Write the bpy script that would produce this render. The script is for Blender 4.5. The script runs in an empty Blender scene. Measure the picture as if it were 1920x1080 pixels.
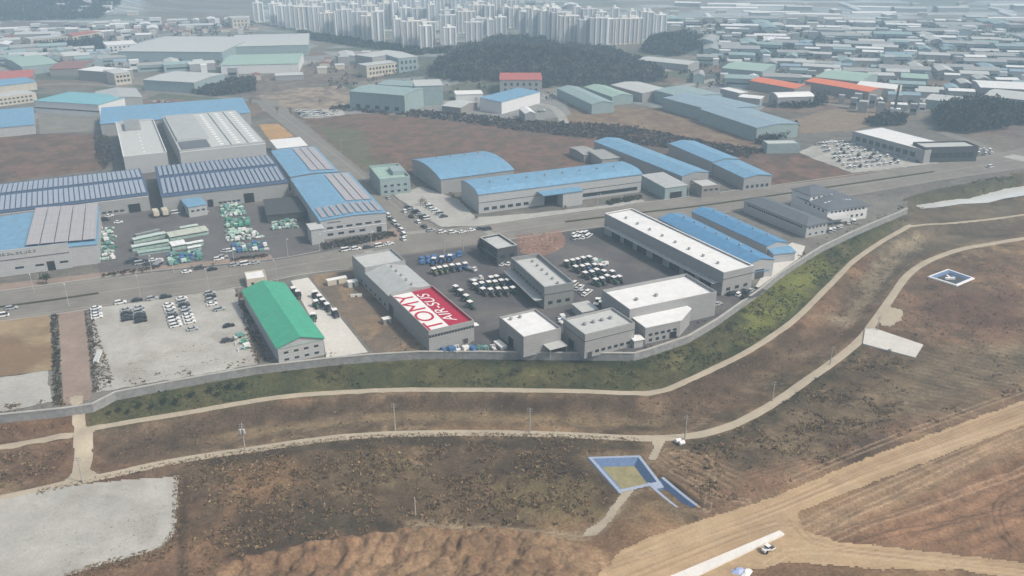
import bpy, math, random
import numpy as np
R = math.radians
random.seed(7)
rng = np.random.default_rng(11)
sc = bpy.context.scene
col = sc.collection

# ------------------------------------------------------------------ camera, sky, sun, exposure
CAM_H = 150.0
F = 1600.0
PITCH = R(23.5)
cam_d = bpy.data.cameras.new("camera")
cam = bpy.data.objects.new("camera", cam_d)
col.objects.link(cam)
cam.location = (0, 0, CAM_H)
cam.rotation_euler = (R(90) - PITCH, 0, 0)
cam_d.sensor_width = 36
cam_d.lens = 36 * F / 1920
cam_d.clip_start = 1
cam_d.clip_end = 9000
sc.camera = cam

SUN_EL, SUN_AZ = 48, 112      # azimuth measured clockwise from +Y (the view direction)
w = bpy.data.worlds.new("World")
sc.world = w
w.use_nodes = True
nt = w.node_tree
bg = nt.nodes["Background"]
sky = nt.nodes.new("ShaderNodeTexSky")
sky.sky_type = 'NISHITA'
sky.sun_disc = False
sky.sun_elevation = R(SUN_EL)
sky.sun_rotation = R(SUN_AZ)
sky.air_density = 1.0
sky.dust_density = 3.0
sky.ozone_density = 1.0
hs = nt.nodes.new("ShaderNodeHueSaturation")
hs.inputs["Saturation"].default_value = 0.38
nt.links.new(sky.outputs[0], hs.inputs["Color"])
nt.links.new(hs.outputs[0], bg.inputs[0])
bg.inputs[1].default_value = 0.105
sd = bpy.data.lights.new("sun", 'SUN')
sd.energy = 2.7
sd.angle = R(6)
sd.color = (1.0, 0.89, 0.74)
sun = bpy.data.objects.new("sun", sd)
col.objects.link(sun)
sun.rotation_euler = (R(90 - SUN_EL), 0, R(180 - SUN_AZ))
sun.location = (400, -200, 900)
sc.view_settings.view_transform = 'Standard'
sc.view_settings.look = 'None'
sc.view_settings.gamma = 1
sc.view_settings.exposure = 0.36
sc.render.engine = 'CYCLES'
sc.cycles.use_denoising = True
sc.cycles.max_bounces = 5
sc.cycles.volume_bounces = 1
sc.cycles.diffuse_bounces = 2
sc.cycles.glossy_bounces = 2

cp, sp = math.cos(PITCH), math.sin(PITCH)
def at(u, v, z=0.0):
    a = (u - 960) / F
    b = (540 - v) / F
    t = (CAM_H - z) / (sp - b * cp)
    return (a * t, (cp + b * sp) * t)
def proj(x, y, z=0.0):
    dz = z - CAM_H
    f = y * cp - dz * sp
    up = y * sp + dz * cp
    return (960 + F * x / f, 540 - F * up / f)

# ------------------------------------------------------------------ materials
MATS = {}
def nmat(name):
    m = bpy.data.materials.new(name)
    m.use_nodes = True
    return m, m.node_tree, m.node_tree.nodes["Principled BSDF"]
def add(nt_, t, **kw):
    n = nt_.nodes.new(t)
    for k, v in kw.items():
        setattr(n, k, v)
    return n
def mat(name, c, rough=0.8, var=0.12, scale=0.35, ribs=None, rib=1.0, metal=0.0, stain=0.0, spec=0.25):
    """plain painted / mineral surface: noise wear, optional ribbed sheet (axis 'x' or 'y')"""
    if name in MATS:
        return MATS[name]
    m, t, b = nmat(name)
    L = t.links
    tc = add(t, "ShaderNodeTexCoord")
    n1 = add(t, "ShaderNodeTexNoise")
    n1.inputs["Scale"].default_value = scale
    n1.inputs["Detail"].default_value = 6
    n1.inputs["Roughness"].default_value = 0.65
    L.new(tc.outputs["Object"], n1.inputs["Vector"])
    mr = add(t, "ShaderNodeMapRange")
    mr.inputs["From Min"].default_value = 0.3
    mr.inputs["From Max"].default_value = 0.7
    mr.inputs["To Min"].default_value = 1 - var
    mr.inputs["To Max"].default_value = 1 + var
    L.new(n1.outputs["Fac"], mr.inputs["Value"])
    mx = add(t, "ShaderNodeMix", data_type='RGBA', blend_type='MULTIPLY')
    mx.inputs[0].default_value = 1
    mx.inputs[6].default_value = (*c, 1)
    L.new(mr.outputs[0], mx.inputs[7])
    outc = mx.outputs[2]
    if stain:
        n2 = add(t, "ShaderNodeTexNoise")
        n2.inputs["Scale"].default_value = 0.12
        n2.inputs["Detail"].default_value = 8
        n2.inputs["Roughness"].default_value = 0.75
        L.new(tc.outputs["Object"], n2.inputs["Vector"])
        r2 = add(t, "ShaderNodeMapRange")
        r2.inputs["From Min"].default_value = 0.5
        r2.inputs["From Max"].default_value = 0.75
        r2.inputs["To Max"].default_value = stain
        L.new(n2.outputs["Fac"], r2.inputs["Value"])
        m2 = add(t, "ShaderNodeMix", data_type='RGBA')
        L.new(r2.outputs[0], m2.inputs[0])
        L.new(outc, m2.inputs[6])
        m2.inputs[7].default_value = (0.17 + c[0] * .2, 0.14 + c[1] * .2, 0.11 + c[2] * .2, 1)
        outc = m2.outputs[2]
    L.new(outc, b.inputs["Base Color"])
    if ribs:
        sx = add(t, "ShaderNodeSeparateXYZ")
        L.new(tc.outputs["Object"], sx.inputs[0])
        mm = add(t, "ShaderNodeMath", operation='MULTIPLY')
        L.new(sx.outputs[{'x': 0, 'y': 1, 'z': 2}[ribs]], mm.inputs[0])
        mm.inputs[1].default_value = 2 * math.pi / rib
        sn = add(t, "ShaderNodeMath", operation='SINE')
        L.new(mm.outputs[0], sn.inputs[0])
        bp = add(t, "ShaderNodeBump")
        bp.inputs["Strength"].default_value = 0.18
        bp.inputs["Distance"].default_value = 0.15
        L.new(sn.outputs[0], bp.inputs["Height"])
        L.new(bp.outputs[0], b.inputs["Normal"])
    b.inputs["Roughness"].default_value = rough
    b.inputs["Metallic"].default_value = metal
    b.inputs["Specular IOR Level"].default_value = spec
    MATS[name] = m
    return m

def ground_mat(name, attr=True, c=(.1, .1, .1), s1=0.9, v1=0.5, s2=0.08, v2=0.2, bump=0.6, rough=0.95, spots=0.0, c2=None, sc2=.05):
    if name in MATS:
        return MATS[name]
    m, t, b = nmat(name)
    L = t.links
    tc = add(t, "ShaderNodeTexCoord")
    if attr:
        a = add(t, "ShaderNodeAttribute", attribute_name="soil")
        base = a.outputs["Color"]
    else:
        rgb = add(t, "ShaderNodeRGB")
        rgb.outputs[0].default_value = (*c, 1)
        base = rgb.outputs[0]
    out = base
    if c2 is not None:
        n0 = add(t, "ShaderNodeTexNoise")
        n0.inputs["Scale"].default_value = sc2
        n0.inputs["Detail"].default_value = 7
        n0.inputs["Roughness"].default_value = 0.6
        n0.inputs["Distortion"].default_value = 0.8
        L.new(tc.outputs["Object"], n0.inputs["Vector"])
        r0 = add(t, "ShaderNodeMapRange")
        r0.inputs["From Min"].default_value = 0.46
        r0.inputs["From Max"].default_value = 0.60
        L.new(n0.outputs["Fac"], r0.inputs["Value"])
        m0 = add(t, "ShaderNodeMix", data_type='RGBA')
        L.new(r0.outputs[0], m0.inputs[0])
        L.new(out, m0.inputs[6])
        m0.inputs[7].default_value = (*c2, 1)
        out = m0.outputs[2]
    for s, v, dt in ((s1, v1, 9), (s2, v2, 6)):
        n1 = add(t, "ShaderNodeTexNoise")
        n1.inputs["Scale"].default_value = s
        n1.inputs["Detail"].default_value = dt
        n1.inputs["Roughness"].default_value = 0.72
        L.new(tc.outputs["Object"], n1.inputs["Vector"])
        mr = add(t, "ShaderNodeMapRange")
        mr.inputs["From Min"].default_value = 0.3
        mr.inputs["From Max"].default_value = 0.7
        mr.inputs["To Min"].default_value = 1 - v
        mr.inputs["To Max"].default_value = 1 + v
        L.new(n1.outputs["Fac"], mr.inputs["Value"])
        mx = add(t, "ShaderNodeMix", data_type='RGBA', blend_type='MULTIPLY')
        mx.inputs[0].default_value = 1
        L.new(out, mx.inputs[6])
        L.new(mr.outputs[0], mx.inputs[7])
        out = mx.outputs[2]
        if s == s1:
            h = n1.outputs["Fac"]
    if spots:
        n2 = add(t, "ShaderNodeTexNoise")
        n2.inputs["Scale"].default_value = 0.22
        n2.inputs["Detail"].default_value = 10
        n2.inputs["Roughness"].default_value = 0.8
        L.new(tc.outputs["Object"], n2.inputs["Vector"])
        r2 = add(t, "ShaderNodeMapRange")
        r2.inputs["From Min"].default_value = 0.56
        r2.inputs["From Max"].default_value = 0.68
        r2.inputs["To Max"].default_value = spots
        L.new(n2.outputs["Fac"], r2.inputs["Value"])
        m2 = add(t, "ShaderNodeMix", data_type='RGBA', blend_type='MULTIPLY')
        L.new(r2.outputs[0], m2.inputs[0])
        L.new(out, m2.inputs[6])
        m2.inputs[7].default_value = (0.45, 0.42, 0.36, 1)
        out = m2.outputs[2]
    L.new(out, b.inputs["Base Color"])
    bp = add(t, "ShaderNodeBump")
    bp.inputs["Strength"].default_value = bump
    bp.inputs["Distance"].default_value = 0.5
    L.new(h, bp.inputs["Height"])
    L.new(bp.outputs[0], b.inputs["Normal"])
    b.inputs["Roughness"].default_value = rough
    b.inputs["Specular IOR Level"].default_value = 0.1
    MATS[name] = m
    return m
def leaf_mat(name, attr="tint"):
    if name in MATS:
        return MATS[name]
    m, t, b = nmat(name)
    a = add(t, "ShaderNodeAttribute", attribute_name=attr)
    t.links.new(a.outputs["Color"], b.inputs["Base Color"])
    b.inputs["Roughness"].default_value = 0.9
    b.inputs["Specular IOR Level"].default_value = 0.05
    MATS[name] = m
    return m

# roofs and walls
def M(k):
    if k in MATS:
        return MATS[k]
    T = {
     'blue_roof': ((.17, .34, .51), dict(ribs='x', rib=1.2, rough=.5, var=.16, stain=.35)),
     'blue_roof_y': ((.17, .34, .51), dict(ribs='y', rib=1.2, rough=.5, var=.16, stain=.35)),
     'deep_blue_roof': ((.10, .26, .46), dict(ribs='y', rib=1.2, rough=.5, var=.16, stain=.3)),
     'cyan_roof': ((.19, .43, .50), dict(ribs='x', rib=1.2, rough=.6, var=.1, stain=.2)),
     'green_roof': ((.065, .36, .235), dict(ribs='y', rib=1.1, rough=.5, var=.12, stain=.12)),
     'mint': ((.32, .45, .40), dict(rough=.8, stain=.15)),
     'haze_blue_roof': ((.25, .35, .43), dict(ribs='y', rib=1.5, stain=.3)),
     'teal_roof': ((.27, .37, .38), dict(ribs='x', rib=1.5, stain=.3)),
     'grey_roof': ((.42, .44, .45), dict(ribs='y', rib=1.2, rough=.6, stain=.25)),
     'grey_roof_x': ((.33, .34, .34), dict(ribs='x', rib=1.2, rough=.6, stain=.25)),
     'pale_roof': ((.50, .52, .52), dict(rough=.7, var=.06, stain=.25)),
     'white_roof': ((.76, .77, .78), dict(rough=.6, var=.06, stain=.22, ribs='y', rib=1.5)),
     'slate_roof': ((.13, .145, .17), dict(rough=.7, ribs='x', rib=.8)),
     'dark_roof': ((.08, .09, .10), dict(rough=.7)),
     'red_roof': ((.45, .13, .11), dict(ribs='x', rib=1.2, stain=.3)),
     'orange_roof': ((.72, .20, .10), dict(ribs='x', rib=1.2, stain=.2)),
     'brick_red': ((.26, .13, .12), dict(rough=.9)),
     'wall': ((.32, .325, .33), dict(ribs='z', rib=1.0, rough=.7, var=.07, stain=.12)),
     'wall_light': ((.41, .42, .43), dict(ribs='z', rib=1.0, rough=.7, var=.06, stain=.12)),
     'wall_v': ((.23, .24, .24), dict(ribs='x', rib=1.0, rough=.7, var=.08, stain=.15)),
     'wall_white': ((.68, .69, .70), dict(rough=.8, var=.05, stain=.12)),
     'wall_brown': ((.27, .25, .24), dict(ribs='z', rib=1.0, rough=.8, stain=.2)),
     'wall_cream': ((.55, .50, .42), dict(rough=.85, stain=.15)),
     'wall_dark': ((.07, .075, .08), dict(rough=.6)),
     'wall_teal': ((.28, .36, .37), dict(ribs='z', rib=1.0, stain=.15)),
     'glass': ((.03, .04, .05), dict(rough=.15, var=.1, spec=.6)),
     'dark': ((.025, .026, .03), dict(rough=.7)),
     'opening': ((.02, .02, .022), dict(rough=.9)),
     'trim': ((.10, .105, .11), dict(rough=.6)),
     'solar_base': ((.07, .11, .19), dict(ribs='x', rib=1.2)),
     'panel': ((.32, .37, .46), dict(rough=.3, var=.1, spec=.6, ribs='x', rib=1.0)),
     'panel_pale': ((.40, .38, .40), dict(rough=.35, var=.06, spec=.6, ribs='x', rib=2.0)),
     'steel': ((.35, .36, .37), dict(rough=.45, metal=.3)),
     'concrete': ((.42, .41, .39), dict(rough=.9, var=.12, stain=.25)),
     'concrete_wall': ((.27, .275, .28), dict(rough=.9, var=.25, scale=.5, stain=.55, ribs='x', rib=5.0)),
     'white': ((.80, .80, .80), dict(rough=.5, var=.03)),
     'crimson': ((.42, .012, .05), dict(rough=.5, var=.06)),
     'tyre': ((.02, .02, .021), dict(rough=.9)),
     'rim': ((.45, .45, .44), dict(rough=.5)),
     'bark': ((.10, .075, .055), dict(rough=.95, scale=3)),
     'pole': ((.42, .40, .36), dict(rough=.9)),
     'tarp_blue': ((.13, .22, .46), dict(rough=.5, var=.2, scale=1.2)),
     'tarp_pale': ((.38, .45, .70), dict(rough=.5, var=.15, scale=1.2)),
     'tower_glass2': ((.3, .3, .3), dict()),
     'wood': ((.34, .24, .15), dict(rough=.9)),
    }
    c, kw = T[k]
    return mat(k, c, **kw)
def paint(name, c, rough=.35):
    return mat('paint_' + name, c, rough=rough, var=.04, spec=.5)

# ------------------------------------------------------------------ mesh builder
class MB:
    def __init__(s):
        s.v, s.f, s.m = [], [], []
    def poly(s, pts, mi=0):
        n = len(s.v)
        s.v += [tuple(p) for p in pts]
        s.f.append(tuple(range(n, n + len(pts))))
        s.m.append(mi)
    def box(s, x0, x1, y0, y1, z0, z1, mi=0, yaw=0, c=None):
        n = len(s.v)
        P = [(x0, y0, z0), (x1, y0, z0), (x1, y1, z0), (x0, y1, z0), (x0, y0, z1), (x1, y0, z1), (x1, y1, z1), (x0, y1, z1)]
        if c:
            ca, sa = math.cos(yaw), math.sin(yaw)
            P = [(c[0] + p[0] * ca - p[1] * sa, c[1] + p[0] * sa + p[1] * ca, p[2] + (c[2] if len(c) > 2 else 0)) for p in P]
        s.v += P
        for q in ((0, 3, 2, 1), (4, 5, 6, 7), (0, 1, 5, 4), (1, 2, 6, 5), (2, 3, 7, 6), (3, 0, 4, 7)):
            s.f.append(tuple(n + i for i in q))
            s.m.append(mi)
        return s
    def prism(s, pts, z0, z1, mi=0, mtop=None):
        n = len(s.v)
        k = len(pts)
        ar = sum(pts[i][0] * pts[(i + 1) % k][1] - pts[(i + 1) % k][0] * pts[i][1] for i in range(k))
        if ar < 0:
            pts = pts[::-1]
        s.v += [(p[0], p[1], z0) for p in pts] + [(p[0], p[1], z1) for p in pts]
        s.f.append(tuple(range(n + k - 1, n - 1, -1)))
        s.m.append(mi)
        s.f.append(tuple(range(n + k, n + 2 * k)))
        s.m.append(mi if mtop is None else mtop)
        for i in range(k):
            j = (i + 1) % k
            s.f.append((n + i, n + j, n + k + j, n + k + i))
            s.m.append(mi)
        return s
    def extr(s, prof, axis, a0, a1, mi=0):
        """closed (u,z) profile extruded along local x ('x': u is y) or y ('y': u is x)"""
        n = len(s.v)
        k = len(prof)
        for a in (a0, a1):
            for u, z in prof:
                s.v.append((a, u, z) if axis == 'x' else (u, a, z))
        s.f.append(tuple(range(n, n + k)))
        s.f.append(tuple(range(n + 2 * k - 1, n + k - 1, -1)))
        s.m += [mi, mi]
        for i in range(k):
            j = (i + 1) % k
            s.f.append((n + i, n + k + i, n + k + j, n + j))
            s.m.append(mi)
        return s
    def cyl(s, p0, p1, r0, r1=None, n=8, mi=0):
        r1 = r0 if r1 is None else r1
        p0, p1 = np.array(p0, float), np.array(p1, float)
        d = p1 - p0
        d /= np.linalg.norm(d) + 1e-9
        a = np.cross(d, (0, 0, 1) if abs(d[2]) < .9 else (1, 0, 0))
        a /= np.linalg.norm(a)
        b = np.cross(d, a)
        k = len(s.v)
        for p, r in ((p0, r0), (p1, r1)):
            for i in range(n):
                t = 2 * math.pi * i / n
                s.v.append(tuple(p + r * (math.cos(t) * a + math.sin(t) * b)))
        s.f.append(tuple(range(k, k + n)))
        s.f.append(tuple(range(k + 2 * n - 1, k + n - 1, -1)))
        s.m += [mi, mi]
        for i in range(n):
            j = (i + 1) % n
            s.f.append((k + i, k + n + i, k + n + j, k + j))
            s.m.append(mi)
        return s
    def mesh(s, name, mats):
        me = bpy.data.meshes.new(name)
        me.from_pydata(s.v, [], s.f)
        for m in (mats if isinstance(mats, (list, tuple)) else [mats]):
            me.materials.append(m)
        if len(me.materials) > 1:
            me.polygons.foreach_set("material_index", s.m)
        import bmesh
        bm = bmesh.new()
        bm.from_mesh(me)
        bmesh.ops.recalc_face_normals(bm, faces=bm.faces)
        bm.to_mesh(me)
        bm.free()
        return me
    def build(s, name, mats, parent=None, label=None):
        return link(name, s.mesh(name, mats), parent, label)
def link(name, me, parent=None, label=None):
    o = bpy.data.objects.new(name, me)
    col.objects.link(o)
    if parent is not None:
        o.parent = parent
    if label:
        o["label"] = label
    return o
def tag(o, label, cat, group=None, kind=None):
    if label:
        o["label"] = label
    if cat:
        o["category"] = cat
    if group:
        o["group"] = group
    if kind:
        o["kind"] = kind
    return o
def thing(name, label, cat, loc=(0, 0, 0), yaw=0, group=None):
    o = bpy.data.objects.new(name, None)
    o.empty_display_size = 1
    col.objects.link(o)
    o.location = loc
    o.rotation_euler = (0, 0, yaw)
    return tag(o, label, cat, group)
def copy_tree(o, parent=None):
    c = o.copy()
    col.objects.link(c)
    if parent is not None:
        c.parent = parent
    for ch in list(o.children):
        copy_tree(ch, c)
    return c
ORD = "first second third fourth fifth sixth seventh eighth ninth tenth eleventh twelfth thirteenth fourteenth fifteenth sixteenth seventeenth eighteenth nineteenth".split()
TEN = {2: "twent", 3: "thirt", 4: "fort", 5: "fift", 6: "sixt", 7: "sevent", 8: "eight", 9: "ninet"}
def ordn(i):
    if i < 19:
        return ORD[i]
    n = i + 1
    if n >= 100:
        return ("hundredth" if n == 100 else "hundred and " + ordn(n - 101))
    t, u = divmod(n, 10)
    return TEN[t] + ("ieth" if u == 0 else "y-" + ORD[u - 1])
def place(i, n):
    if n == 1:
        return "the only one"
    if i == 0:
        return "leftmost"
    if i == n - 1:
        return "rightmost"
    if i < n / 2:
        return ordn(i) + " from left"
    return ordn(n - 1 - i) + " from right"
def rank_labels(objs, fn):
    """objs in one row; the label says which one, counted from the nearer end"""
    objs = sorted(objs, key=lambda o: proj(o.location[0], o.location[1], o.location[2])[0])
    for i, o in enumerate(objs):
        o["label"] = fn(o, place(i, len(objs)))

# ------------------------------------------------------------------ noise (numpy)
def vnoise(x, y, seed=0):
    xi, yi = np.floor(x).astype(np.int64), np.floor(y).astype(np.int64)
    xf, yf = x - xi, y - yi
    def h(a, b):
        n = (a * 374761393 + b * 668265263 + seed * 974711) & 0x7fffffff
        n = ((n ^ (n >> 13)) * 1274126177) & 0x7fffffff
        return ((n ^ (n >> 16)) & 0xffff) / 65535.0
    u, v = xf * xf * (3 - 2 * xf), yf * yf * (3 - 2 * yf)
    return (h(xi, yi) * (1 - u) + h(xi + 1, yi) * u) * (1 - v) + (h(xi, yi + 1) * (1 - u) + h(xi + 1, yi + 1) * u) * v
def fbm(x, y, seed=0, o=4, g=.55):
    s, a, t = 0, 1, 0
    for i in range(o):
        s = s + a * vnoise(x * 2 ** i + i * 17.3, y * 2 ** i - i * 9.1, seed + i)
        t += a
        a *= g
    return s / t
def cells(x, y, seed=0):
    """distance to nearest jittered lattice point, and its random value"""
    xi, yi = np.floor(x).astype(np.int64), np.floor(y).astype(np.int64)
    best = np.full(x.shape, 9.0)
    val = np.zeros(x.shape)
    for i in (-1, 0, 1):
        for j in (-1, 0, 1):
            a, b = xi + i, yi + j
            def h(k):
                n = (a * 374761393 + b * 668265263 + (seed + k) * 974711) & 0x7fffffff
                n = ((n ^ (n >> 13)) * 1274126177) & 0x7fffffff
                return ((n ^ (n >> 16)) & 0xffff) / 65535.0
            d = np.hypot(a + .15 + .7 * h(1) - x, b + .15 + .7 * h(2) - y)
            k = d < best
            best = np.where(k, d, best)
            val = np.where(k, h(3), val)
    return best, val
def inside(P, x, y):
    P = np.asarray(P, float)
    c = np.zeros(x.shape, bool)
    n = len(P)
    for i in range(n):
        x0, y0 = P[i]
        x1, y1 = P[(i + 1) % n]
        if y0 == y1:
            continue
        k = ((y0 > y) != (y1 > y)) & (x < (x1 - x0) * (y - y0) / (y1 - y0) + x0)
        c ^= k
    return c
def pdist(P, x, y, closed=True):
    P = np.asarray(P, float)
    n = len(P)
    d = np.full(x.shape, 1e9)
    for i in range(n if closed else n - 1):
        a = P[i]
        b = P[(i + 1) % n]
        ab = b - a
        t = np.clip(((x - a[0]) * ab[0] + (y - a[1]) * ab[1]) / (ab @ ab + 1e-9), 0, 1)
        d = np.minimum(d, np.hypot(x - a[0] - t * ab[0], y - a[1] - t * ab[1]))
    return d
def sdist(P, x, y):
    return np.where(inside(P, x, y), 1, -1) * pdist(P, x, y)

# ------------------------------------------------------------------ terrain
def W(pts, z):
    return [at(u, v, z) for u, v in pts]
# top of the retaining wall (seen from above), west to east
WALL_PX = [(-150, 800), (0, 777), (120, 765), (172, 757), (215, 735), (340, 711), (480, 687), (610, 672), (700, 664),
           (785, 659), (900, 659), (1040, 661), (1190, 662), (1215, 655), (1290, 630), (1345, 598), (1390, 566), (1425, 542), (1462, 512),
           (1500, 487), (1540, 462), (1590, 438), (1640, 416), (1680, 400), (1702, 390)]
WALL = W(WALL_PX, 0.6)
EDGE = WALL + W([(1700, 383), (1690, 375), (1720, 364), (1780, 350), (1860, 334), (1920, 322), (2000, 304), (2150, 280)], 0)
xs = np.array([p[0] for p in EDGE])
SOUTH = EDGE + [(900, EDGE[-1][1]), (900, -200), (-900, -200), (-900, EDGE[0][1] - 80)]
PATH_UP = [(160, 806), (250, 790), (360, 772), (480, 751), (560, 741), (650, 735), (740, 731), (900, 731), (1000, 732), (1100, 734),
           (1180, 737), (1240, 733), (1290, 713), (1340, 690), (1400, 660), (1460, 622), (1500, 590), (1560, 530), (1600, 490),
           (1650, 455), (1690, 432), (1708, 424)]
PATH_LOW = [(-60, 950), (0, 935), (70, 920), (130, 906), (200, 892), (300, 870), (400, 853), (460, 845), (560, 830), (640, 820), (740, 814),
            (900, 812), (1050, 815), (1200, 822), (1290, 818), (1350, 805), (1400, 785), (1460, 750), (1520, 708), (1560, 680),
            (1610, 640), (1640, 602), (1670, 560), (1700, 518), (1740, 490), (1800, 468), (1860, 457), (1920, 447), (2010, 432)]
STREAM = [(200, 850), (400, 812), (560, 790), (700, 772), (860, 768), (1000, 775), (1120, 790), (1240, 785), (1340, 750), (1440, 700), (1530, 650), (1590, 590),
          (1640, 530), (1680, 480), (1760, 445), (1920, 425)]
WATER_OLD = [(1712, 386), (1780, 372), (1850, 362), (1885, 352), (1920, 348), (2020, 330), (2020, 352), (1920, 372), (1850, 380), (1780, 384), (1725, 390)]
WATER = [(1714, 386), (1750, 380), (1790, 374), (1820, 373), (1850, 364), (1885, 355), (1920, 349), (2020, 330), (2020, 346), (1920, 364), (1880, 370), (1850, 378), (1800, 380), (1760, 386), (1725, 389)]
HAUL = [(1085, 1130), (1135, 1066), (1165, 1032), (1205, 1016), (1250, 1000), (1330, 975), (1450, 935), (1600, 872), (1740, 820), (1920, 752), (2000, 722), (2000, 770), (1920, 800), (1700, 883),
        (1560, 938), (1490, 966), (1505, 996), (1560, 1018), (1700, 1034), (1920, 1058), (2000, 1066), (2000, 1110), (1800, 1072), (1640, 1072), (1480, 1058), (1400, 1075), (1340, 1130)]
ctl = []
def addc(P, z, step=6.0):
    for a, b in zip(P[:-1], P[1:]):
        n = max(1, int(math.hypot(b[0] - a[0], b[1] - a[1]) / step))
        for i in range(n):
            ctl.append((a[0] + (b[0] - a[0]) * i / n, a[1] + (b[1] - a[1]) * i / n, z))
addc(WALL, -2.6)
addc(EDGE[len(WALL) + 1:], 0.0)
addc(W(PATH_UP, -5), -5)
addc(W([(-60, 848), (0, 838), (60, 828), (135, 817)], -5), -5)
addc(W(PATH_LOW, -6.2), -6.2)
addc(W(STREAM, -8), -8)
addc(W([(-100, 870), (130, 850)], -6.5), -6.5)
addc(W([(1725, 392), (1800, 382), (1920, 370), (2020, 350)], -4.6), -4.8)
addc(W([(1710, 424), (1780, 419), (1920, 403), (2000, 392)], -4.5), -4.5)
addc(W([(-100, 1000), (340, 960), (600, 930), (900, 940), (1100, 960)], -6.5), -6.6)
addc(W([(100, 1150), (340, 1090)], -6.5), -6.6)
addc(W([(1500, 830), (1700, 700), (1920, 600)], -6.0), -6.0)
addc(W([(1250, 1010), (1450, 940), (1700, 850), (1920, 770), (2020, 735)], -5), -4.6)
addc(W([(1500, 1010), (1900, 1070)], -5), -4.6)
addc(W([(1200, 1110), (1450, 1040)], -5), -4.6)
addc(W([(1700, 960), (1920, 900)], -6), -5.6)
addc([(-500, 90), (500, 90)], -6)
CT = np.array(ctl)
HILLS = [  # (u, v ground centre, sx, sy, height)
    (965, 138, 80, 55, 17), (1090, 138, 75, 50, 11), (890, 130, 50, 40, 7), (1272, 92, 40, 45, 12), (1840, 224, 62, 30, 4), (60, 14, 210, 130, 30), (-150, 8, 250, 130, 45), (200, 10, 100, 70, 16)]
HW = [(*at(u, v, 0), a, b, h) for u, v, a, b, h in HILLS]
def terrain(x, y, fine=True):
    x = np.asarray(x, float)
    y = np.asarray(y, float)
    shp = x.shape
    x, y = x.ravel(), y.ravel()
    z = np.zeros(x.shape)
    south = (y < 640) & inside(SOUTH, x, y)
    near = (~south) & (y < 640)
    # the drop starts just north of the retaining wall, under the yard surface
    dn = np.full(x.shape, 99.0)
    if near.any():
        dn[near] = pdist(WALL, x[near], y[near], closed=False)
    sel = south | (dn < 1.6)
    idx = np.nonzero(sel)[0]
    for k in range(0, len(idx), 20000):
        q = idx[k:k + 20000]
        d2 = (x[q, None] - CT[None, :, 0]) ** 2 + (y[q, None] - CT[None, :, 1]) ** 2 + 1.0
        wt = d2 ** -1.9
        z[q] = (wt * CT[None, :, 2]).sum(1) / wt.sum(1)
    for hx, hy, a, b, h in HW:
        z += h * np.exp(-(((x - hx) / a) ** 2 + ((y - hy) / b) ** 2) * 1.2) * (y > 640)
    return z.reshape(shp)
def tz(x, y):
    return float(terrain(np.array([x]), np.array([y]))[0])
def gat(u, v, z=-5.5):
    """ground point seen at a pixel (terrain followed)"""
    for _ in range(4):
        x, y = at(u, v, z)
        z = tz(x, y)
    return x, y, z
# ------------------------------------------------------------------ ground
POND_RO = W([(1102, 857), (1200, 854), (1240, 906), (1160, 923)], -5.8)
PIT_RO = W([(1740, 515), (1778, 501), (1828, 518), (1795, 532)], -5.0)
CHAN = W([(1228, 901), (1262, 930), (1294, 955), (1330, 980)], -5.9)
POND_IN = POND_RO
POND_IN_A, PIT_IN_A, CHAN_A = np.array(POND_RO), np.array(PIT_RO), np.array(CHAN)
WATER_A = np.array(W(WATER, -4.4))
_t0 = terrain
def terrain(x, y, fine=True):
    z = _t0(x, y)
    x = np.asarray(x, float)
    y = np.asarray(y, float)
    k = (y > POND_IN_A[:, 1].min() - 8) & (y < POND_IN_A[:, 1].max() + 8) & (x > POND_IN_A[:, 0].min() - 8) & (x < POND_IN_A[:, 0].max() + 30)
    if k.any():
        s = sdist(POND_RO, x[k], y[k])
        z[k] -= 2.9 * np.clip((s + .2) / 1.2, 0, 1)
        s = pdist(CHAN, x[k], y[k], closed=False)
        z[k] = np.minimum(z[k], z[k] - 1.9 * np.clip((3.7 - s) / .9, 0, 1) * (sdist(POND_RO, x[k], y[k]) < 0))
    k = (y > PIT_IN_A[:, 1].min() - 5) & (y < PIT_IN_A[:, 1].max() + 5) & (x > PIT_IN_A[:, 0].min() - 5) & (x < PIT_IN_A[:, 0].max() + 5)
    if k.any():
        s = sdist(PIT_RO, x[k], y[k])
        z[k] -= 2.0 * np.clip((s - .4) / 1.0, 0, 1)
    k = (y > WATER_A[:, 1].min() - 4) & (y < WATER_A[:, 1].max() + 4) & (x > WATER_A[:, 0].min() - 4)
    if k.any():
        s = sdist(WATER_A, x[k], y[k])
        s = s + (fbm(x[k] / 4, y[k] / 4, 71) - .5) * 3
        z[k] = np.where(s > -1, np.minimum(z[k], -4.1 - 1.0 * np.clip(s + 1, 0, 1)), z[k])
    return z
MOUND = W([(330, 1130), (400, 1075), (480, 1050), (600, 1022), (700, 1010), (780, 1002), (900, 1003), (960, 1000), (1060, 1012), (1140, 1040), (1150, 1130)], -6)
NC, NR = 820, 980
Y0G, Y1G = 115.0, 3000.0
yr = Y0G * (Y1G / Y0G) ** (np.arange(NR) / (NR - 1))
uu = np.linspace(-1, 1, NC)
GX = uu[None, :] * (0.60 * yr[:, None] + 70)
GY = np.repeat(yr[:, None], NC, 1)
GZ = terrain(GX, GY)
RS = int((yr < 620).sum())
SO = inside(SOUTH, GX, GY) & (GY < 640)

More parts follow.
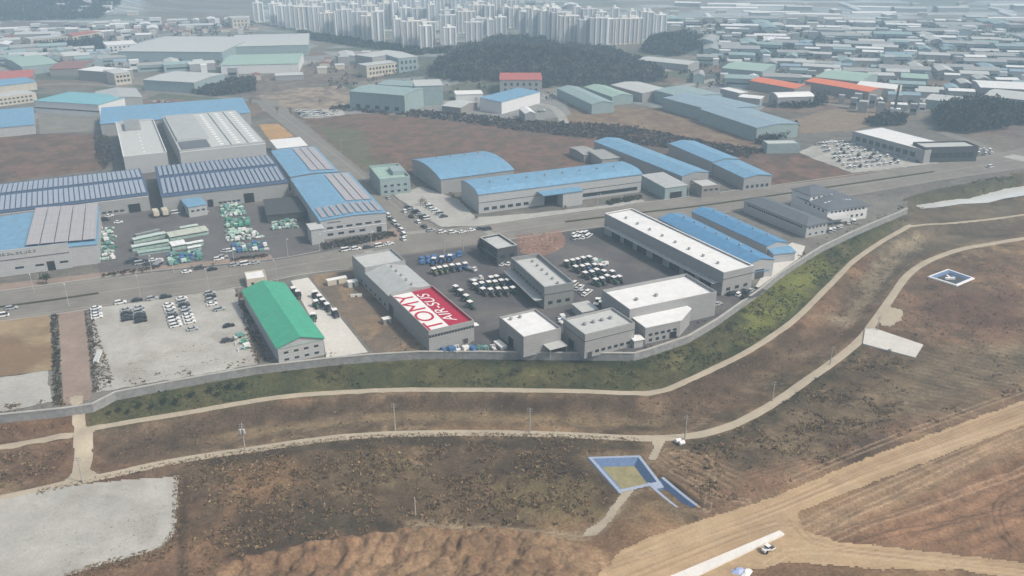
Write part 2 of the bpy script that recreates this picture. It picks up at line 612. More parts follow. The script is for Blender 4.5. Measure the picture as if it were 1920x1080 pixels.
def blend(C, m, c):
    m = np.clip(m, 0, 1)[..., None]
    return C * (1 - m) + np.asarray(c) * m
X, Y = GX, GY
nA = fbm(X / 9, Y / 9, 1)
nB = fbm(X / 30, Y / 30, 2)
nC = fbm(X / 2.5, Y / 2.5, 3)
nD = fbm(X / 70, Y / 45, 5)
S = lambda a, lo, hi: np.clip((a - lo) / (hi - lo), 0, 1)
C = np.zeros(X.shape + (3,)) + np.array((.165, .122, .082))
# southern land: scrub, straw, bare soil
C = blend(C, S(nA, .45, .62), (.10, .074, .050))
C = blend(C, S(nB, .52, .66) * .8, (.24, .165, .095))
C = blend(C, S(nC, .58, .7) * .6, (.28, .22, .14))
C = blend(C, S(nD, .56, .68) * .5, (.19, .105, .07))
def region(P, z, c, feather=2.0, rag=3.0, amt=1.0, c2=None, k=None):
    """soil of one patch of land, with a ragged border"""
    global C
    Pw = np.array(W(P, z))
    x0, y0 = Pw.min(0) - 12
    x1, y1 = Pw.max(0) + 12
    r = np.nonzero((yr > y0) & (yr < y1))[0]
    if len(r) == 0:
        return
    r0, r1 = r[0], r[-1] + 1
    xs_, ys_ = X[r0:r1], Y[r0:r1]
    sel = (xs_ > x0) & (xs_ < x1)
    if not sel.any():
        return
    xx, yy = xs_[sel], ys_[sel]
    n = fbm(xx / 6, yy / 6, 9)
    d = sdist(Pw, xx, yy) + (n - .5) * 2 * rag
    m = np.clip(d / feather + .5, 0, 1) * amt
    cc = np.repeat(np.asarray(c, float)[None], len(xx), 0)
    if c2 is not None:
        q = S(fbm(xx / 8 + 5, yy / 8, 14), .4, .62)[:, None]
        cc = cc * (1 - q) + np.asarray(c2) * q
    if k is not None:
        cc = cc * k(xx, yy)[:, None]
    sub = C[r0:r1]
    sub[sel] = sub[sel] * (1 - m[:, None]) + cc * m[:, None]
# grass bank between wall and the upper track
region(WALL_PX[3:] + [(1706, 424)] + PATH_UP[::-1], -4, (.055, .068, .030), 3, 3, .95, (.10, .10, .045))
region([(860, 664), (1200, 668), (1200, 690), (860, 690)], -4, (.03, .045, .026), 5, 4, .7)
region([(1390, 580), (1470, 520), (1540, 480), (1560, 500), (1480, 590), (1400, 640)], -4, (.15, .175, .04), 5, 6, .8)
region([(1640, 372), (1920, 328), (1920, 350), (1720, 385), (1690, 400)], -1, (.085, .085, .055), 3, 3, 1)
region([(1700, 392), (1920, 376), (1920, 440), (1740, 470), (1690, 500), (1640, 560), (1600, 560), (1640, 470)], -5, (.125, .11, .085), 6, 5, .8)
# strip between the tracks
region([(180, 815), (480, 765), (740, 745), (1200, 750), (1500, 640), (1600, 520), (1620, 560), (1560, 650), (1400, 760), (1200, 810), (740, 800), (460, 830), (200, 880)], -7,
       (.15, .112, .08), 6, 5, .6, (.10, .08, .06))
region([(400, 800), (560, 792), (700, 772), (860, 766), (1000, 772), (1120, 790), (1240, 785), (1240, 800), (1000, 792), (860, 785), (700, 790), (560, 806), (400, 820)], -7.5,
       (.24, .19, .115), 4, 5, .65)
region([(1560, 600), (1600, 570), (1650, 480), (1720, 440), (1740, 450), (1670, 500), (1640, 560), (1600, 620)], -7, (.24, .205, .15), 3, 5, .8)
# scrub below the lower track
region([(340, 880), (700, 830), (1100, 830), (1130, 930), (1000, 990), (700, 1000), (400, 1060), (340, 1060)], -6.5, (.115, .087, .058), 8, 8, .7, (.062, .05, .036))
region([(420, 880), (540, 860), (560, 900), (440, 960)], -6.5, (.25, .155, .085), 8, 6, .7)
region([(340, 1010), (480, 950), (560, 970), (500, 1050), (360, 1075)], -6.5, (.20, .12, .075), 8, 6, .6)
region([(760, 975), (900, 985), (1100, 1000), (1180, 925), (1200, 930), (1130, 1010), (1000, 1012), (760, 990)], -6.5, (.25, .205, .145), 2, 2, .9)
region([(1200, 830), (1500, 760), (1560, 800), (1450, 920), (1300, 990), (1200, 900)], -6.3, (.17, .13, .09), 8, 8, .8, (.10, .08, .055))
region([(1180, 880), (1230, 840), (1340, 850), (1420, 930), (1320, 985)], -6.3, (.20, .145, .095), 4, 3, .8)
region([(1235, 850), (1330, 845), (1400, 900), (1330, 975), (1270, 920)], -6.3, (.21, .15, .10), 5, 4, .8, (.15, .11, .075), k=lambda x, y: 1 + .35 * np.sin((x * .8 + y * .6) * 2 * math.pi / 2.6 + 3 * fbm(x / 7, y / 7, 3)))
region([(1330, 940), (1600, 800), (1920, 700), (1920, 755), (1600, 872), (1330, 985)], -5.5, (.205, .13, .088), 5, 5, .85)
# right hand fields
region([(1700, 520), (1920, 460), (1920, 660), (1760, 640), (1690, 600)], -6, (.19, .122, .085), 8, 8, .85, (.125, .09, .065))
region([(1420, 800), (1640, 650), (1720, 690), (1660, 850), (1480, 900)], -6, (.165, .13, .088), 8, 10, .8, (.095, .072, .05))
fd = math.atan2(*(np.array(at(1500, 950, -6)) - np.array(at(1400, 800, -6)))[::-1])
region([(1720, 670), (1920, 640), (1990, 630), (1990, 700), (1920, 730), (1720, 800), (1680, 790)], -6, (.195, .160, .112), 16, 9, .95, (.145, .12, .085),
       k=lambda x, y: 1 + .22 * np.sin((x * .55 + y * .84) * 2 * math.pi / 3.4 + 2 * fbm(x / 9, y / 9, 3)))
region([(560, 832), (740, 817), (1200, 826), (1200, 846), (1000, 842), (740, 838), (560, 852), (340, 880), (345, 868)], -6.4, (.055, .045, .033), 3, 3, .8)
region([(450, 950), (700, 930), (760, 1000), (600, 1015), (420, 1050)], -6.5, (.06, .05, .036), 6, 6, .75)
region([(830, 870), (1110, 858), (1130, 900), (960, 915), (840, 905)], -6.5, (.065, .05, .036), 6, 7, .7)
region([(900, 905), (1100, 905), (1130, 965), (960, 975)], -6.5, (.20, .165, .085), 6, 8, .6)
region([(640, 850), (780, 850), (800, 900), (660, 905)], -6.5, (.21, .17, .10), 6, 8, .5)
region([(180, 830), (480, 768), (740, 745), (1190, 748), (1190, 768), (740, 763), (480, 790), (200, 850)], -6.5, (.07, .052, .038), 3, 3, .75)
region([(1250, 745), (1400, 675), (1500, 610), (1510, 640), (1420, 700), (1270, 768)], -6.5, (.075, .055, .04), 4, 4, .75)
region([(1290, 830), (1400, 795), (1560, 690), (1640, 615), (1650, 640), (1560, 715), (1420, 815), (1300, 850)], -6.3, (.07, .062, .04), 3, 4, .75)
region([(1320, 800), (1450, 735), (1560, 655), (1630, 575), (1650, 580), (1600, 640), (1500, 715), (1380, 785)], -6.5, (.085, .075, .045), 3, 3, .6)
region([(1590, 850), (1660, 800), (1680, 860), (1600, 880)], -6, (.08, .055, .042), 5, 6, .8)
region([(1730, 560), (1920, 540), (1920, 620), (1740, 600)], -6, (.12, .07, .055), 6, 8, .6)
region([(330, 1000), (345, 895), (352, 895), (350, 1080), (335, 1080)], -6.5, (.07, .05, .035), 1.5, 1, .8)
# worked earth, bottom right
region([(1480, 1000), (1560, 950), (1920, 810), (2000, 780), (2000, 1070), (1920, 1056), (1700, 1032), (1560, 1016)], -5, (.245, .135, .088), 3, 3, 1, (.20, .115, .078),
       k=lambda x, y: 1 + .16 * np.sin((x * .42 - y * .9) * 2 * math.pi / 5 + 5 * fbm(x / 14, y / 14, 3)))
region([(1500, 975), (1700, 890), (1920, 805), (1920, 850), (1700, 940), (1560, 1000), (1520, 1010)], -5, (.30, .235, .16), 3, 2, .85,
       k=lambda x, y: 1 + .22 * np.sin((x * .55 - y * .83) * 2 * math.pi / 6))
region([(1080, 1100), (1130, 1015), (1300, 980), (1460, 925), (1700, 840), (1930, 750), (2010, 720), (2010, 1110)], -5, (.26, .17, .105), 4, 5, .55)
mm = sdist(MOUND, X, Y)
C = blend(C, S(mm + (nA - .5) * 3, -1, 1.0), (.25, .165, .105))
C = blend(C, S(mm, 0, 1) * S(nB, .45, .65) * .7, (.33, .235, .15))
C = blend(C, S(mm, 0, 1) * S(nC, .52, .7) * .6, (.17, .10, .068))
# northern land
NOR = ~SO
C[NOR] = (np.array((.165, .155, .14)) * (0.75 + .5 * nA[..., None]))[NOR]
cd, cv = cells(X / 55, Y / 38, 4)
far = NOR & (Y > 690)
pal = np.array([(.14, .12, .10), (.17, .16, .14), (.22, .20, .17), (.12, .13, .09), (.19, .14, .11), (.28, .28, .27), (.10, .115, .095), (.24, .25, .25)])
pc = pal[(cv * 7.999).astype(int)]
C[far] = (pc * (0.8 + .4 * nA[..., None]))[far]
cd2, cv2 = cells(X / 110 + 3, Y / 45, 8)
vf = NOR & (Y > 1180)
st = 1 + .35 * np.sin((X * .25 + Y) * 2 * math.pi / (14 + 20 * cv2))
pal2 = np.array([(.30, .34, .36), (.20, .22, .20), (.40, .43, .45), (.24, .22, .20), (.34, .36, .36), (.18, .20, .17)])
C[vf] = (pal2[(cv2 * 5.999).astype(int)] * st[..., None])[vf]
BR = (.185, .115, .086)
BR2 = (.13, .095, .072)
region([(-40, 250), (185, 252), (192, 318), (0, 342), (-60, 345)], 0, BR, 3, 2, 1, (.12, .085, .062))
region([(560, 218), (700, 212), (860, 228), (1000, 240), (1150, 262), (1300, 290), (1200, 330), (900, 330), (700, 330), (640, 290)], 0, BR, 3, 3, 1, BR2)
region([(590, 235), (680, 245), (700, 300), (740, 330), (690, 320), (640, 285)], 0, (.13, .135, .085), 4, 3, .8)
region([(1050, 205), (1100, 195), (1240, 205), (1330, 225), (1440, 265), (1500, 280), (1300, 285), (1150, 250), (1050, 230)], 0, (.185, .125, .09), 3, 3, 1, (.24, .18, .12))
region([(1370, 285), (1500, 282), (1600, 300), (1650, 325), (1450, 350), (1390, 320)], 0, BR, 3, 3, 1, (.11, .08, .065))
region([(1480, 225), (1560, 205), (1640, 205), (1665, 225), (1600, 245), (1500, 250)], 0, (.25, .19, .14), 3, 2, 1)
region([(480, 180), (560, 165), (640, 160), (700, 190), (640, 205), (520, 205)], 0, (.33, .27, .21), 3, 3, 1, (.2, .16, .13))
region([(430, 160), (520, 135), (680, 118), (700, 150), (560, 165), (450, 185)], 0, (.15, .12, .105), 3, 3, 1, (.2, .17, .14))
region([(250, 0), (480, 0), (490, 40), (300, 50)], 0, (.20, .15, .13), 10, 14, .7, (.14, .12, .11))
region([(0, 40), (300, 45), (420, 30), (430, 60), (200, 75), (0, 60)], 0, (.17, .14, .14), 8, 6, 1)
region([(1730, 210), (1920, 190), (1920, 260), (1840, 262)], 0, (.16, .12, .10), 8, 6, .8)
region([(1640, 225), (1740, 228), (1870, 285), (1920, 300), (1920, 262), (1800, 240), (1700, 215)], 0, (.20, .17, .14), 3, 2, .7)
region([(960, 425), (1060, 432), (1040, 480), (990, 475)], 0, (.30, .17, .13), 3, 2, 1)
region([(800, 150), (860, 90), (1000, 62), (1120, 82), (1200, 120), (1250, 155), (1150, 162), (1020, 166), (930, 160)], 0, (.06, .06, .05), 12, 8, 1)
big = fbm(X / 22, Y / 13, 61)
C[SO] = (C * (.56 + .88 * big[..., None]))[SO]
def track_line(P, z, c, amt=.8, wd=.45, gap=.95):
    global C
    L_ = smooth_line(W(P, z), 3.0)
    x0, y0 = L_.min(0) - 3
    x1, y1 = L_.max(0) + 3
    k = (X > x0) & (X < x1) & (Y > y0) & (Y < y1)
    d_ = pdist(L_, X[k], Y[k], closed=False)
    m_ = np.clip(1 - np.abs(d_ - gap) / wd, 0, 1) * amt * (.5 + .8 * fbm(X[k] / 5, Y[k] / 5, 81))
    C[k] = C[k] * (1 - m_[:, None]) + np.array(c) * m_[:, None]
def smooth_line(P, step=2.0):
    P = [np.array(p, float) for p in P]
    P = [2 * P[0] - P[1]] + P + [2 * P[-1] - P[-2]]
    out = []
    for i in range(1, len(P) - 2):
        p0, p1, p2, p3 = P[i - 1:i + 3]
        n = max(2, int(np.linalg.norm(p2 - p1) / step))
        for k in range(n):
            t = k / n
            out.append(.5 * ((2 * p1) + (-p0 + p2) * t + (2 * p0 - 5 * p1 + 4 * p2 - p3) * t * t + (-p0 + 3 * p1 - 3 * p2 + p3) * t ** 3))
    out.append(P[-2])
    return np.array(out)
DK, LT = (.10, .062, .045), (.42, .33, .24)
for P_, c_ in (([(1935, 905), (1885, 930), (1868, 960), (1888, 1010), (1925, 1050)], DK), ([(1520, 1012), (1650, 945), (1800, 872), (1935, 815)], LT), ([(1545, 1022), (1700, 960), (1925, 880)], LT),
               ([(1600, 1026), (1750, 985), (1925, 950)], DK), ([(1232, 850), (1290, 900), (1335, 955), (1355, 985)], DK), ([(1250, 842), (1318, 850), (1335, 890), (1326, 960)], LT), ([(1262, 880), (1340, 930), (1400, 945)], LT),
               ([(1225, 870), (1275, 925), (1310, 955)], DK), ([(780, 985), (950, 990), (1100, 1008)], LT), ([(1400, 900), (1550, 850), (1700, 780)], DK), ([(1480, 905), (1650, 835), (1920, 735)], LT), ([(1500, 990), (1620, 930), (1925, 800)], LT)):
    track_line(P_, -5.5, c_)
C[SO] *= np.array((1.03, .965, .865))
lum = C.mean(-1, keepdims=True)
C[SO] = np.clip(lum + (C - lum) * .93, .01, 1)[SO]
# relief that belongs to the soil
rough = np.where(SO, (fbm(X / 4, Y / 4, 21) - .5) * .7 + (nB - .5) * 1.6, 0)
dpath = np.full(X.shape, 99.0)
zone = SO & (Y < 700)
lines = [W(PATH_UP, -5), W(PATH_LOW, -6.2), W([(-60, 848), (0, 838), (60, 828), (135, 817)], -5), W([(1710, 424), (1780, 419), (1920, 403), (2000, 392)], -4.5), W([(148, 770), (155, 905)], -5.5)]
for P in lines:
    dpath[zone] = np.minimum(dpath[zone], pdist(P, X[zone], Y[zone], closed=False))
for P in (W(HAUL, -5), W([(1620, 612), (1740, 645), (1720, 675), (1615, 645)], -6), W([(-60, 935), (140, 908), (340, 893), (330, 1000), (310, 1040), (120, 1090), (-60, 1090)], -6.4)):
    dpath[zone] = np.minimum(dpath[zone], np.maximum(0, -sdist(P, X[zone], Y[zone])))
dpath[zone] = np.minimum(dpath[zone], pdist(WALL, X[zone], Y[zone], closed=False) + 1)
dpath[zone] = np.minimum(dpath[zone], np.maximum(0, -sdist(POND_RO, X[zone], Y[zone])))
dpath[zone] = np.minimum(dpath[zone], np.maximum(0, -sdist(PIT_RO, X[zone], Y[zone])))
hd = np.array(at(1920, 752, -5)) - np.array(at(1450, 935, -5))
hd /= np.linalg.norm(hd)
SA, TA = X * hd[0] + Y * hd[1], -X * hd[1] + Y * hd[0]
rutA = fbm(SA / 40, TA / .9, 51, 3)
rutB = fbm((X * .985 - Y * .17) / 40, (X * .17 + Y * .985) / .9, 57, 3)
lowb = np.clip((TA - (-at(1500, 985, -5)[0] * hd[1] + at(1500, 985, -5)[1] * hd[0])) / -6, 0, 1)
rut = rutA * (1 - lowb) + rutB * lowb
rough *= np.clip((dpath - 3) / 5, 0, 1)
cm, cvm = cells(X / 5.2 + 1.3 * nA + .6 * nC, Y / 6.5 + 1.2 * nB, 31)
hm = np.clip((mm) / 2.5, 0, 1) * np.clip((at(1130, 1030, -6)[0] - X) / 22, 0, 1)
GZ = GZ + rough + hm * (3.6 * np.exp(-np.maximum(mm, 0) / 16) + .5 + 1.7 * (1 - cm * 1.3) + .6 * (cvm - .5) + 1.4 * (nC - .5)) * (mm > 0) + np.where(mm > 0, (nC - .5) * .5, 0)
fz = sdist(W([(1720, 670), (1920, 640), (1920, 730), (1720, 800), (1680, 790)], -6), X, Y)
GZ += np.clip(fz / 4, 0, 1) * .22 * np.sin((X * .55 + Y * .84) * 2 * math.pi / 3.4)
ez = sdist(W([(1500, 1000), (1600, 950), (1920, 820), (2000, 790), (2000, 1070), (1920, 1050), (1700, 1026), (1560, 1010)], -5), X, Y)
GZ += np.clip(ez / 4, 0, 1) * (.22 * np.sin((X * .42 - Y * .9) * 2 * math.pi / 5 + 5 * fbm(X / 14, Y / 14, 3)) + (nC - .5) * .5)
def grid_mesh(name, rows, cols, keep=None, lift=0.0, colour=True):
    r0, r1 = rows
    c0, c1 = cols
    h, wd = r1 - r0, c1 - c0
    co = np.stack([GX[r0:r1, c0:c1], GY[r0:r1, c0:c1], GZ[r0:r1, c0:c1] + lift], -1).reshape(-1, 3)
    i = np.arange(h * wd).reshape(h, wd)
    q = np.stack([i[:-1, :-1], i[:-1, 1:], i[1:, 1:], i[1:, :-1]], -1).reshape(-1, 4)
    Cc = C[r0:r1, c0:c1].reshape(-1, 3)
    if keep is not None:
        q = q[keep[r0:r1 - 1, c0:c1 - 1].ravel()]
        used = np.unique(q)
        mp = np.full(len(co), -1)
        mp[used] = np.arange(len(used))
        co, q, Cc = co[used], mp[q], Cc[used]
    me = bpy.data.meshes.new(name)
    me.vertices.add(len(co))
    me.vertices.foreach_set("co", co.ravel())
    me.loops.add(q.size)
    me.loops.foreach_set("vertex_index", q.ravel().astype(np.int32))
    me.polygons.add(len(q))
    me.polygons.foreach_set("loop_start", np.arange(0, q.size, 4, dtype=np.int32))
    me.update(calc_edges=True)
    me.polygons.foreach_set("use_smooth", np.ones(len(q), bool))
    if colour:
        a = me.color_attributes.new("soil", 'FLOAT_COLOR', 'POINT')
        a.data.foreach_set("color", np.concatenate([Cc, np.ones((len(Cc), 1))], 1).ravel().astype(np.float32))
    return me
g = link("ground", grid_mesh("ground", (0, NR), (0, NC)))
g.data.materials.append(ground_mat("soil", v1=.42, s1=1.1, s2=.15, v2=.28, spots=.5, bump=.8))
tag(g, "brown scrubland and bare soil with grass bank and far fields", None, kind="structure")

def struct(o, label=None):
    return tag(o, label, None, kind="structure")
def gz_at(x, y):
    """height of the built ground mesh"""
    r = math.log(y / Y0G) / math.log(Y1G / Y0G) * (NR - 1)
    r0 = min(max(int(r), 0), NR - 2)
    t = r - r0
    c = (x / (0.60 * y + 70) + 1) / 2 * (NC - 1)
    c0 = min(max(int(c), 0), NC - 2)
    s = c - c0
    return float((GZ[r0, c0] * (1 - s) + GZ[r0, c0 + 1] * s) * (1 - t) + (GZ[r0 + 1, c0] * (1 - s) + GZ[r0 + 1, c0 + 1] * s) * t)
def patch(name, P, z, m, lift=.07, rag=.6, label=None, kind=True, colour=False):
    """ragged area laid over the rolling southern ground"""
    Pw = W(P, z)
    s = sdist(Pw, X[:RS], Y[:RS]) + (nC[:RS] - .5) * 2 * rag
    keep = np.zeros(X.shape, bool)
    keep[:RS] = s > 0
    rr = np.nonzero(keep.any(1))[0]
    cc = np.nonzero(keep.any(0))[0]
    o = link(name, grid_mesh(name, (rr[0], min(rr[-1] + 2, NR)), (cc[0], min(cc[-1] + 2, NC)), keep, lift, colour))
    o.data.materials.append(m)
    return struct(o, label) if kind else o
def smooth_line(P, step=2.0):
    P = [np.array(p, float) for p in P]
    P = [2 * P[0] - P[1]] + P + [2 * P[-1] - P[-2]]
    out = []
    for i in range(1, len(P) - 2):
        p0, p1, p2, p3 = P[i - 1:i + 3]
        n = max(2, int(np.linalg.norm(p2 - p1) / step))
        for k in range(n):
            t = k / n
            out.append(.5 * ((2 * p1) + (-p0 + p2) * t + (2 * p0 - 5 * p1 + 4 * p2 - p3) * t * t + (-p0 + 3 * p1 - 3 * p2 + p3) * t ** 3))
    out.append(P[-2])
    return np.array(out)
def ribbon(name, P, z, wd, m, lift=.1, drape=True, wob=.15, skirt=.5, label=None, kind=True, thick=None):
    L = smooth_line(W(P, z) if len(P[0]) == 2 and z is not None else P)
    d = np.gradient(L, axis=0)
    d /= np.linalg.norm(d, axis=1)[:, None] + 1e-9
    nrm = np.stack([-d[:, 1], d[:, 0]], 1)
    b = MB()
    prev = None
    for i, (p, n) in enumerate(zip(L, nrm)):
        k1 = wd / 2 * (1 + wob * (fbm(np.array([p[0] / 7]), np.array([p[1] / 7]), 3)[0] - .5) * 2)
        k2 = wd / 2 * (1 + wob * (fbm(np.array([p[0] / 6 + 9]), np.array([p[1] / 6]), 4)[0] - .5) * 2)
        a, c = p + n * k1, p - n * k2
        if drape:
            za, zm, zc = gz_at(*a), gz_at(*p), gz_at(*c)
            zt = max(za, zm, zc) + lift
            hs = (zt, zt + .05, zt)
        else:
            hs = (lift, lift, lift)
        n0 = len(b.v)
        b.v += [(*(a + n * .3), hs[0] - skirt), (*a, hs[0]), (*p, hs[1]), (*c, hs[2]), (*(c - n * .3), hs[2] - skirt)]
        if prev is not None:
            for j in range(4):
                b.f.append((prev + j, prev + j + 1, n0 + j + 1, n0 + j))
                b.m.append(0)
        prev = n0
    o = b.build(name, m)
    return struct(o, label) if kind else o
def sheet(name, P, layer, m, z=0.0, label=None, rag=0.0):
    b = MB()
    Q = [np.array(p) for p in W(P, z)]
    if rag:
        out = []
        for i, p in enumerate(Q):
            q = Q[(i + 1) % len(Q)]
            n = max(1, int(np.linalg.norm(q - p) / 1.2))
            for k in range(n):
                r = p + (q - p) * k / n
                f = fbm(np.array([r[0] / 3.0, r[0] / 3.0 + 40]), np.array([r[1] / 3.0, r[1] / 3.0]), 77)
                out.append(r + (f - .5) * 2 * rag)
        Q = out
    b.poly([(*p, z + .03 + .03 * layer) for p in Q])
    o = b.build(name, m)
    return struct(o, label)
G = ground_mat
m_road = G('asphalt_road', False, (.225, .21, .19), s1=1.5, v1=.12, s2=.05, v2=.18, bump=.1, spots=.15)
m_yard = G('asphalt_yard', False, (.105, .102, .108), s1=1.2, v1=.15, s2=.05, v2=.15, bump=.1, spots=.3, c2=(.145, .135, .13), sc2=.03)
m_yard2 = G('asphalt_factory', False, (.135, .128, .13), s1=1.2, v1=.15, s2=.05, v2=.22, bump=.1, spots=.3)
m_conc = G('concrete_ground', False, (.60, .585, .55), s1=.8, v1=.08, s2=.05, v2=.12, bump=.1, spots=.12)
m_conc2 = G('concrete_lot', False, (.40, .395, .375), s1=.8, v1=.12, s2=.05, v2=.15, bump=.1, spots=.25)
m_gravel = G('gravel', False, (.42, .415, .39), s1=1.8, v1=.16, s2=.05, v2=.20, bump=.3, spots=.5, c2=(.36, .345, .315), sc2=.04)
m_track = G('track_dust', False, (.42, .365, .285), s1=1.5, v1=.14, s2=.1, v2=.15, bump=.2, spots=.1)
m_dirt = G('dirt_lot', False, (.17, .135, .105), s1=.6, v1=.22, s2=.07, v2=.25, bump=.5, spots=.6, c2=(.31, .22, .14), sc2=.045)
m_haul = G('haul_dirt', False, (.42, .305, .20), s1=.7, v1=.10, s2=.06, v2=.18, bump=.35, spots=.12)
m_pave = G('pavement_blocks', False, (.29, .225, .19), s1=1.5, v1=.15, bump=.2, spots=.2)
m_field = G('tan_field', False, (.22, .15, .095), s1=.5, v1=.12, s2=.05, v2=.15, bump=.2, spots=.2, c2=(.33, .255, .16), sc2=.03)
m_water = mat('water', (.62, .64, .64), rough=.15, var=.1, scale=.05, spec=.8)  # whitish base colour carries the bright sky reflection on the pond

# general compound base reaching the wall
sheet("compound_ground", [(-150, 622), (0, 603), (170, 580), (440, 540), (560, 516), (660, 503), (760, 478), (905, 458), (1000, 442), (1130, 425), (1300, 408), (1440, 392), (1620, 366), (1700, 372)]
      + [(u, v - 1) for u, v in WALL_PX[::-1]], 0, G('compound_dirt', False, (.185, .175, .16), s1=.6, v1=.25, s2=.07, v2=.3, bump=.4, spots=.4), label="dusty ground behind the grey perimeter wall")
UP = [(-100, 560), (0, 547), (190, 522), (300, 508), (512, 487), (600, 472), (690, 452), (745, 437), (835, 432), (905, 424), (1000, 410), (1130, 392), (1290, 370), (1440, 350), (1600, 330), (1700, 315), (1860, 290), (1930, 275), (2050, 255)]
LO = [(2050, 290), (1920, 316), (1760, 339), (1620, 364), (1440, 391), (1300, 407), (1130, 424), (1000, 441), (905, 457), (760, 477), (660, 502), (560, 515), (440, 539), (170, 579), (0, 602), (-100, 616)]
sheet("road", UP + LO, 3, m_road, label="wide grey main road crossing from left to right")
sheet("road", [(485, 198), (600, 292), (730, 400), (745, 440), (835, 435), (775, 405), (700, 340), (560, 225), (520, 192), (500, 186)], 2, m_road, label="straight grey side road running away from the junction")
ribbon("road", [(505, 194), (430, 184), (300, 172), (200, 160), (100, 158), (-40, 168)], 0, 9, m_road, lift=.1, drape=False, wob=0, skirt=0, label="grey back road behind the blue roofed factories")
ribbon("road", [(1875, 290), (1830, 270), (1740, 240), (1640, 210), (1560, 196), (1480, 190)], 0, 9, m_road, lift=.1, drape=False, wob=0, skirt=0, label="grey country road leading off to the upper right")
ribbon("road", [(1890, 292), (1925, 300), (2000, 318)], 0, 12, m_conc2, lift=.14, drape=False, wob=0, skirt=0, label="pale slip road joining the main road at far right")
for P, wd, l_ in (([(1250, 168), (1400, 140), (1560, 124), (1760, 112), (1990, 98)], 10, "pale street through the near part of the distant town"),
                ([(1300, 66), (1500, 78), (1700, 92), (1990, 122)], 12, "pale avenue slanting through the distant town"),
                ([(1480, 190), (1420, 150), (1370, 110), (1330, 70), (1310, 40)], 10, "street running away through the distant town"),
                ([(1760, 212), (1700, 160), (1640, 110), (1600, 70), (1570, 40)], 10, "second street running away through the distant town"),
                ([(1240, 44), (1500, 50), (1990, 62)], 14, "far pale highway beyond the distant town"),
                ([(-60, 100), (150, 92), (300, 66), (480, 52)], 9, "pale street through the works at upper left"),
                ([(1060, 232), (1040, 205), (1000, 195), (860, 192), (640, 196)], 7, "lane past the yards below the wooded hill")):
    ribbon("road", P, 0, wd, G('far_road', False, (.34, .33, .31), s1=.5, v1=.1, bump=0), lift=.25, drape=False, wob=0, skirt=0, label=l_)
sheet("yard", [(150, 410), (290, 392), (580, 380), (600, 455), (735, 432), (760, 447), (690, 455), (600, 475), (512, 489), (300, 510), (190, 520), (180, 480)], 4, m_yard2, label="dark asphalt yard of the solar roofed factory")
sheet("yard", [(742, 482), (905, 459), (1000, 443), (1130, 426), (1290, 500), (1440, 545), (1400, 562), (1345, 594), (1290, 626), (1215, 652), (1190, 659), (880, 656), (890, 610), (800, 530)], 4, m_yard, label="dark asphalt yard full of parked tractors")
sheet("dirt_bed", [(968, 443), (1050, 432), (1062, 452), (1046, 472), (1010, 482), (975, 474)], 5, G('red_soil', False, (.25, .155, .12), s1=.9, v1=.35, bump=.4, spots=.4), label="reddish soil bed beside the black office", rag=2.2)
sheet("slab", [(545, 527), (578, 521), (690, 661), (612, 673), (607, 640)], 4, m_conc, label="bright concrete apron beside the green roofed shed")
sheet("dirt_lot", [(582, 518), (660, 505), (672, 512), (803, 657), (700, 662)], 4, m_dirt, label="brown dirt lot between concrete apron and grey hall", rag=0.8)
sheet("parking_lot", [(172, 580), (438, 542), (462, 600), (482, 684), (340, 708), (215, 731), (182, 737), (176, 660)], 4, m_gravel, label="pale gravel parking lot with rows of cars", rag=1.2)
sheet("footpath", [(108, 588), (158, 581), (173, 741), (168, 751), (119, 760)], 5, m_pave, label="pinkish paved strip between the two lots", rag=0.5)
sheet("field", [(-60, 612), (0, 602), (93, 590), (100, 694), (0, 708), (-60, 716)], 4, m_field, label="tan bare plot at the left edge", rag=1.0)
sheet("slab", [(-60, 717), (0, 707), (88, 695), (98, 755), (0, 773), (-60, 783)], 4, m_conc2, label="pale concrete slab at the left edge by the wall", rag=0.9)
sheet("pavement", [(0, 533), (190, 512), (300, 499), (508, 478), (512, 486), (300, 507), (190, 521), (0, 546)], 5, m_pave, label="pinkish pavement along the factory yard")
sheet("pavement", [(690, 452), (740, 425), (752, 438), (748, 450), (700, 462)], 6, m_pave, label="reddish paved corner at the junction")
sheet("parking_lot", [(738, 366), (790, 350), (860, 375), (892, 408), (1000, 400), (1130, 386), (1200, 372), (1210, 378), (1130, 391), (1000, 409), (905, 423), (828, 426), (800, 410)], 4, m_conc2, label="light concrete forecourt of the blue roofed halls", rag=0.7)
sheet("parking_lot", [(1495, 285), (1560, 262), (1620, 272), (1740, 300), (1800, 300), (1720, 311), (1600, 325), (1530, 300)], 4, m_gravel, label="pale yard crowded with vehicles by the dark showroom", rag=1.5)
sheet("yard", [(1460, 470), (1485, 455), (1510, 462), (1502, 482), (1462, 510), (1425, 538), (1412, 545), (1440, 500)], 4, m_conc, label="bright concrete yard corner behind the blue sheds")
sheet("yard", [(250, 305), (300, 300), (320, 390), (280, 395)], 3, m_yard2, label="grey lane between the two solar roofed sheds")
sheet("yard", [(70, 205), (175, 200), (190, 245), (75, 252)], 3, G('lane', False, (.22, .21, .19), s1=1, v1=.1, bump=.1), label="grey brown yard behind the blue roofed hall")
sheet("yard", [(640, 205), (660, 195), (960, 185), (1060, 190), (1070, 215), (980, 232), (860, 222)], 2, G('lane2', False, (.24, .24, .235), s1=1, v1=.12, bump=.1, spots=.2), label="grey yards of the factories below the wooded hill", rag=2.5)
sheet("parking_lot", [(275, 100), (560, 80), (600, 85), (560, 100), (410, 112), (300, 118)], 2, G('lane3', False, (.26, .26, .26), s1=1, v1=.12, bump=.1), label="distant grey car park beside the long factory", rag=2)
sheet("parking_lot", [(560, 205), (640, 205), (650, 215), (600, 222), (570, 222)], 2, m_gravel, label="grey lot with parked vehicles beside the side road", rag=1.5)
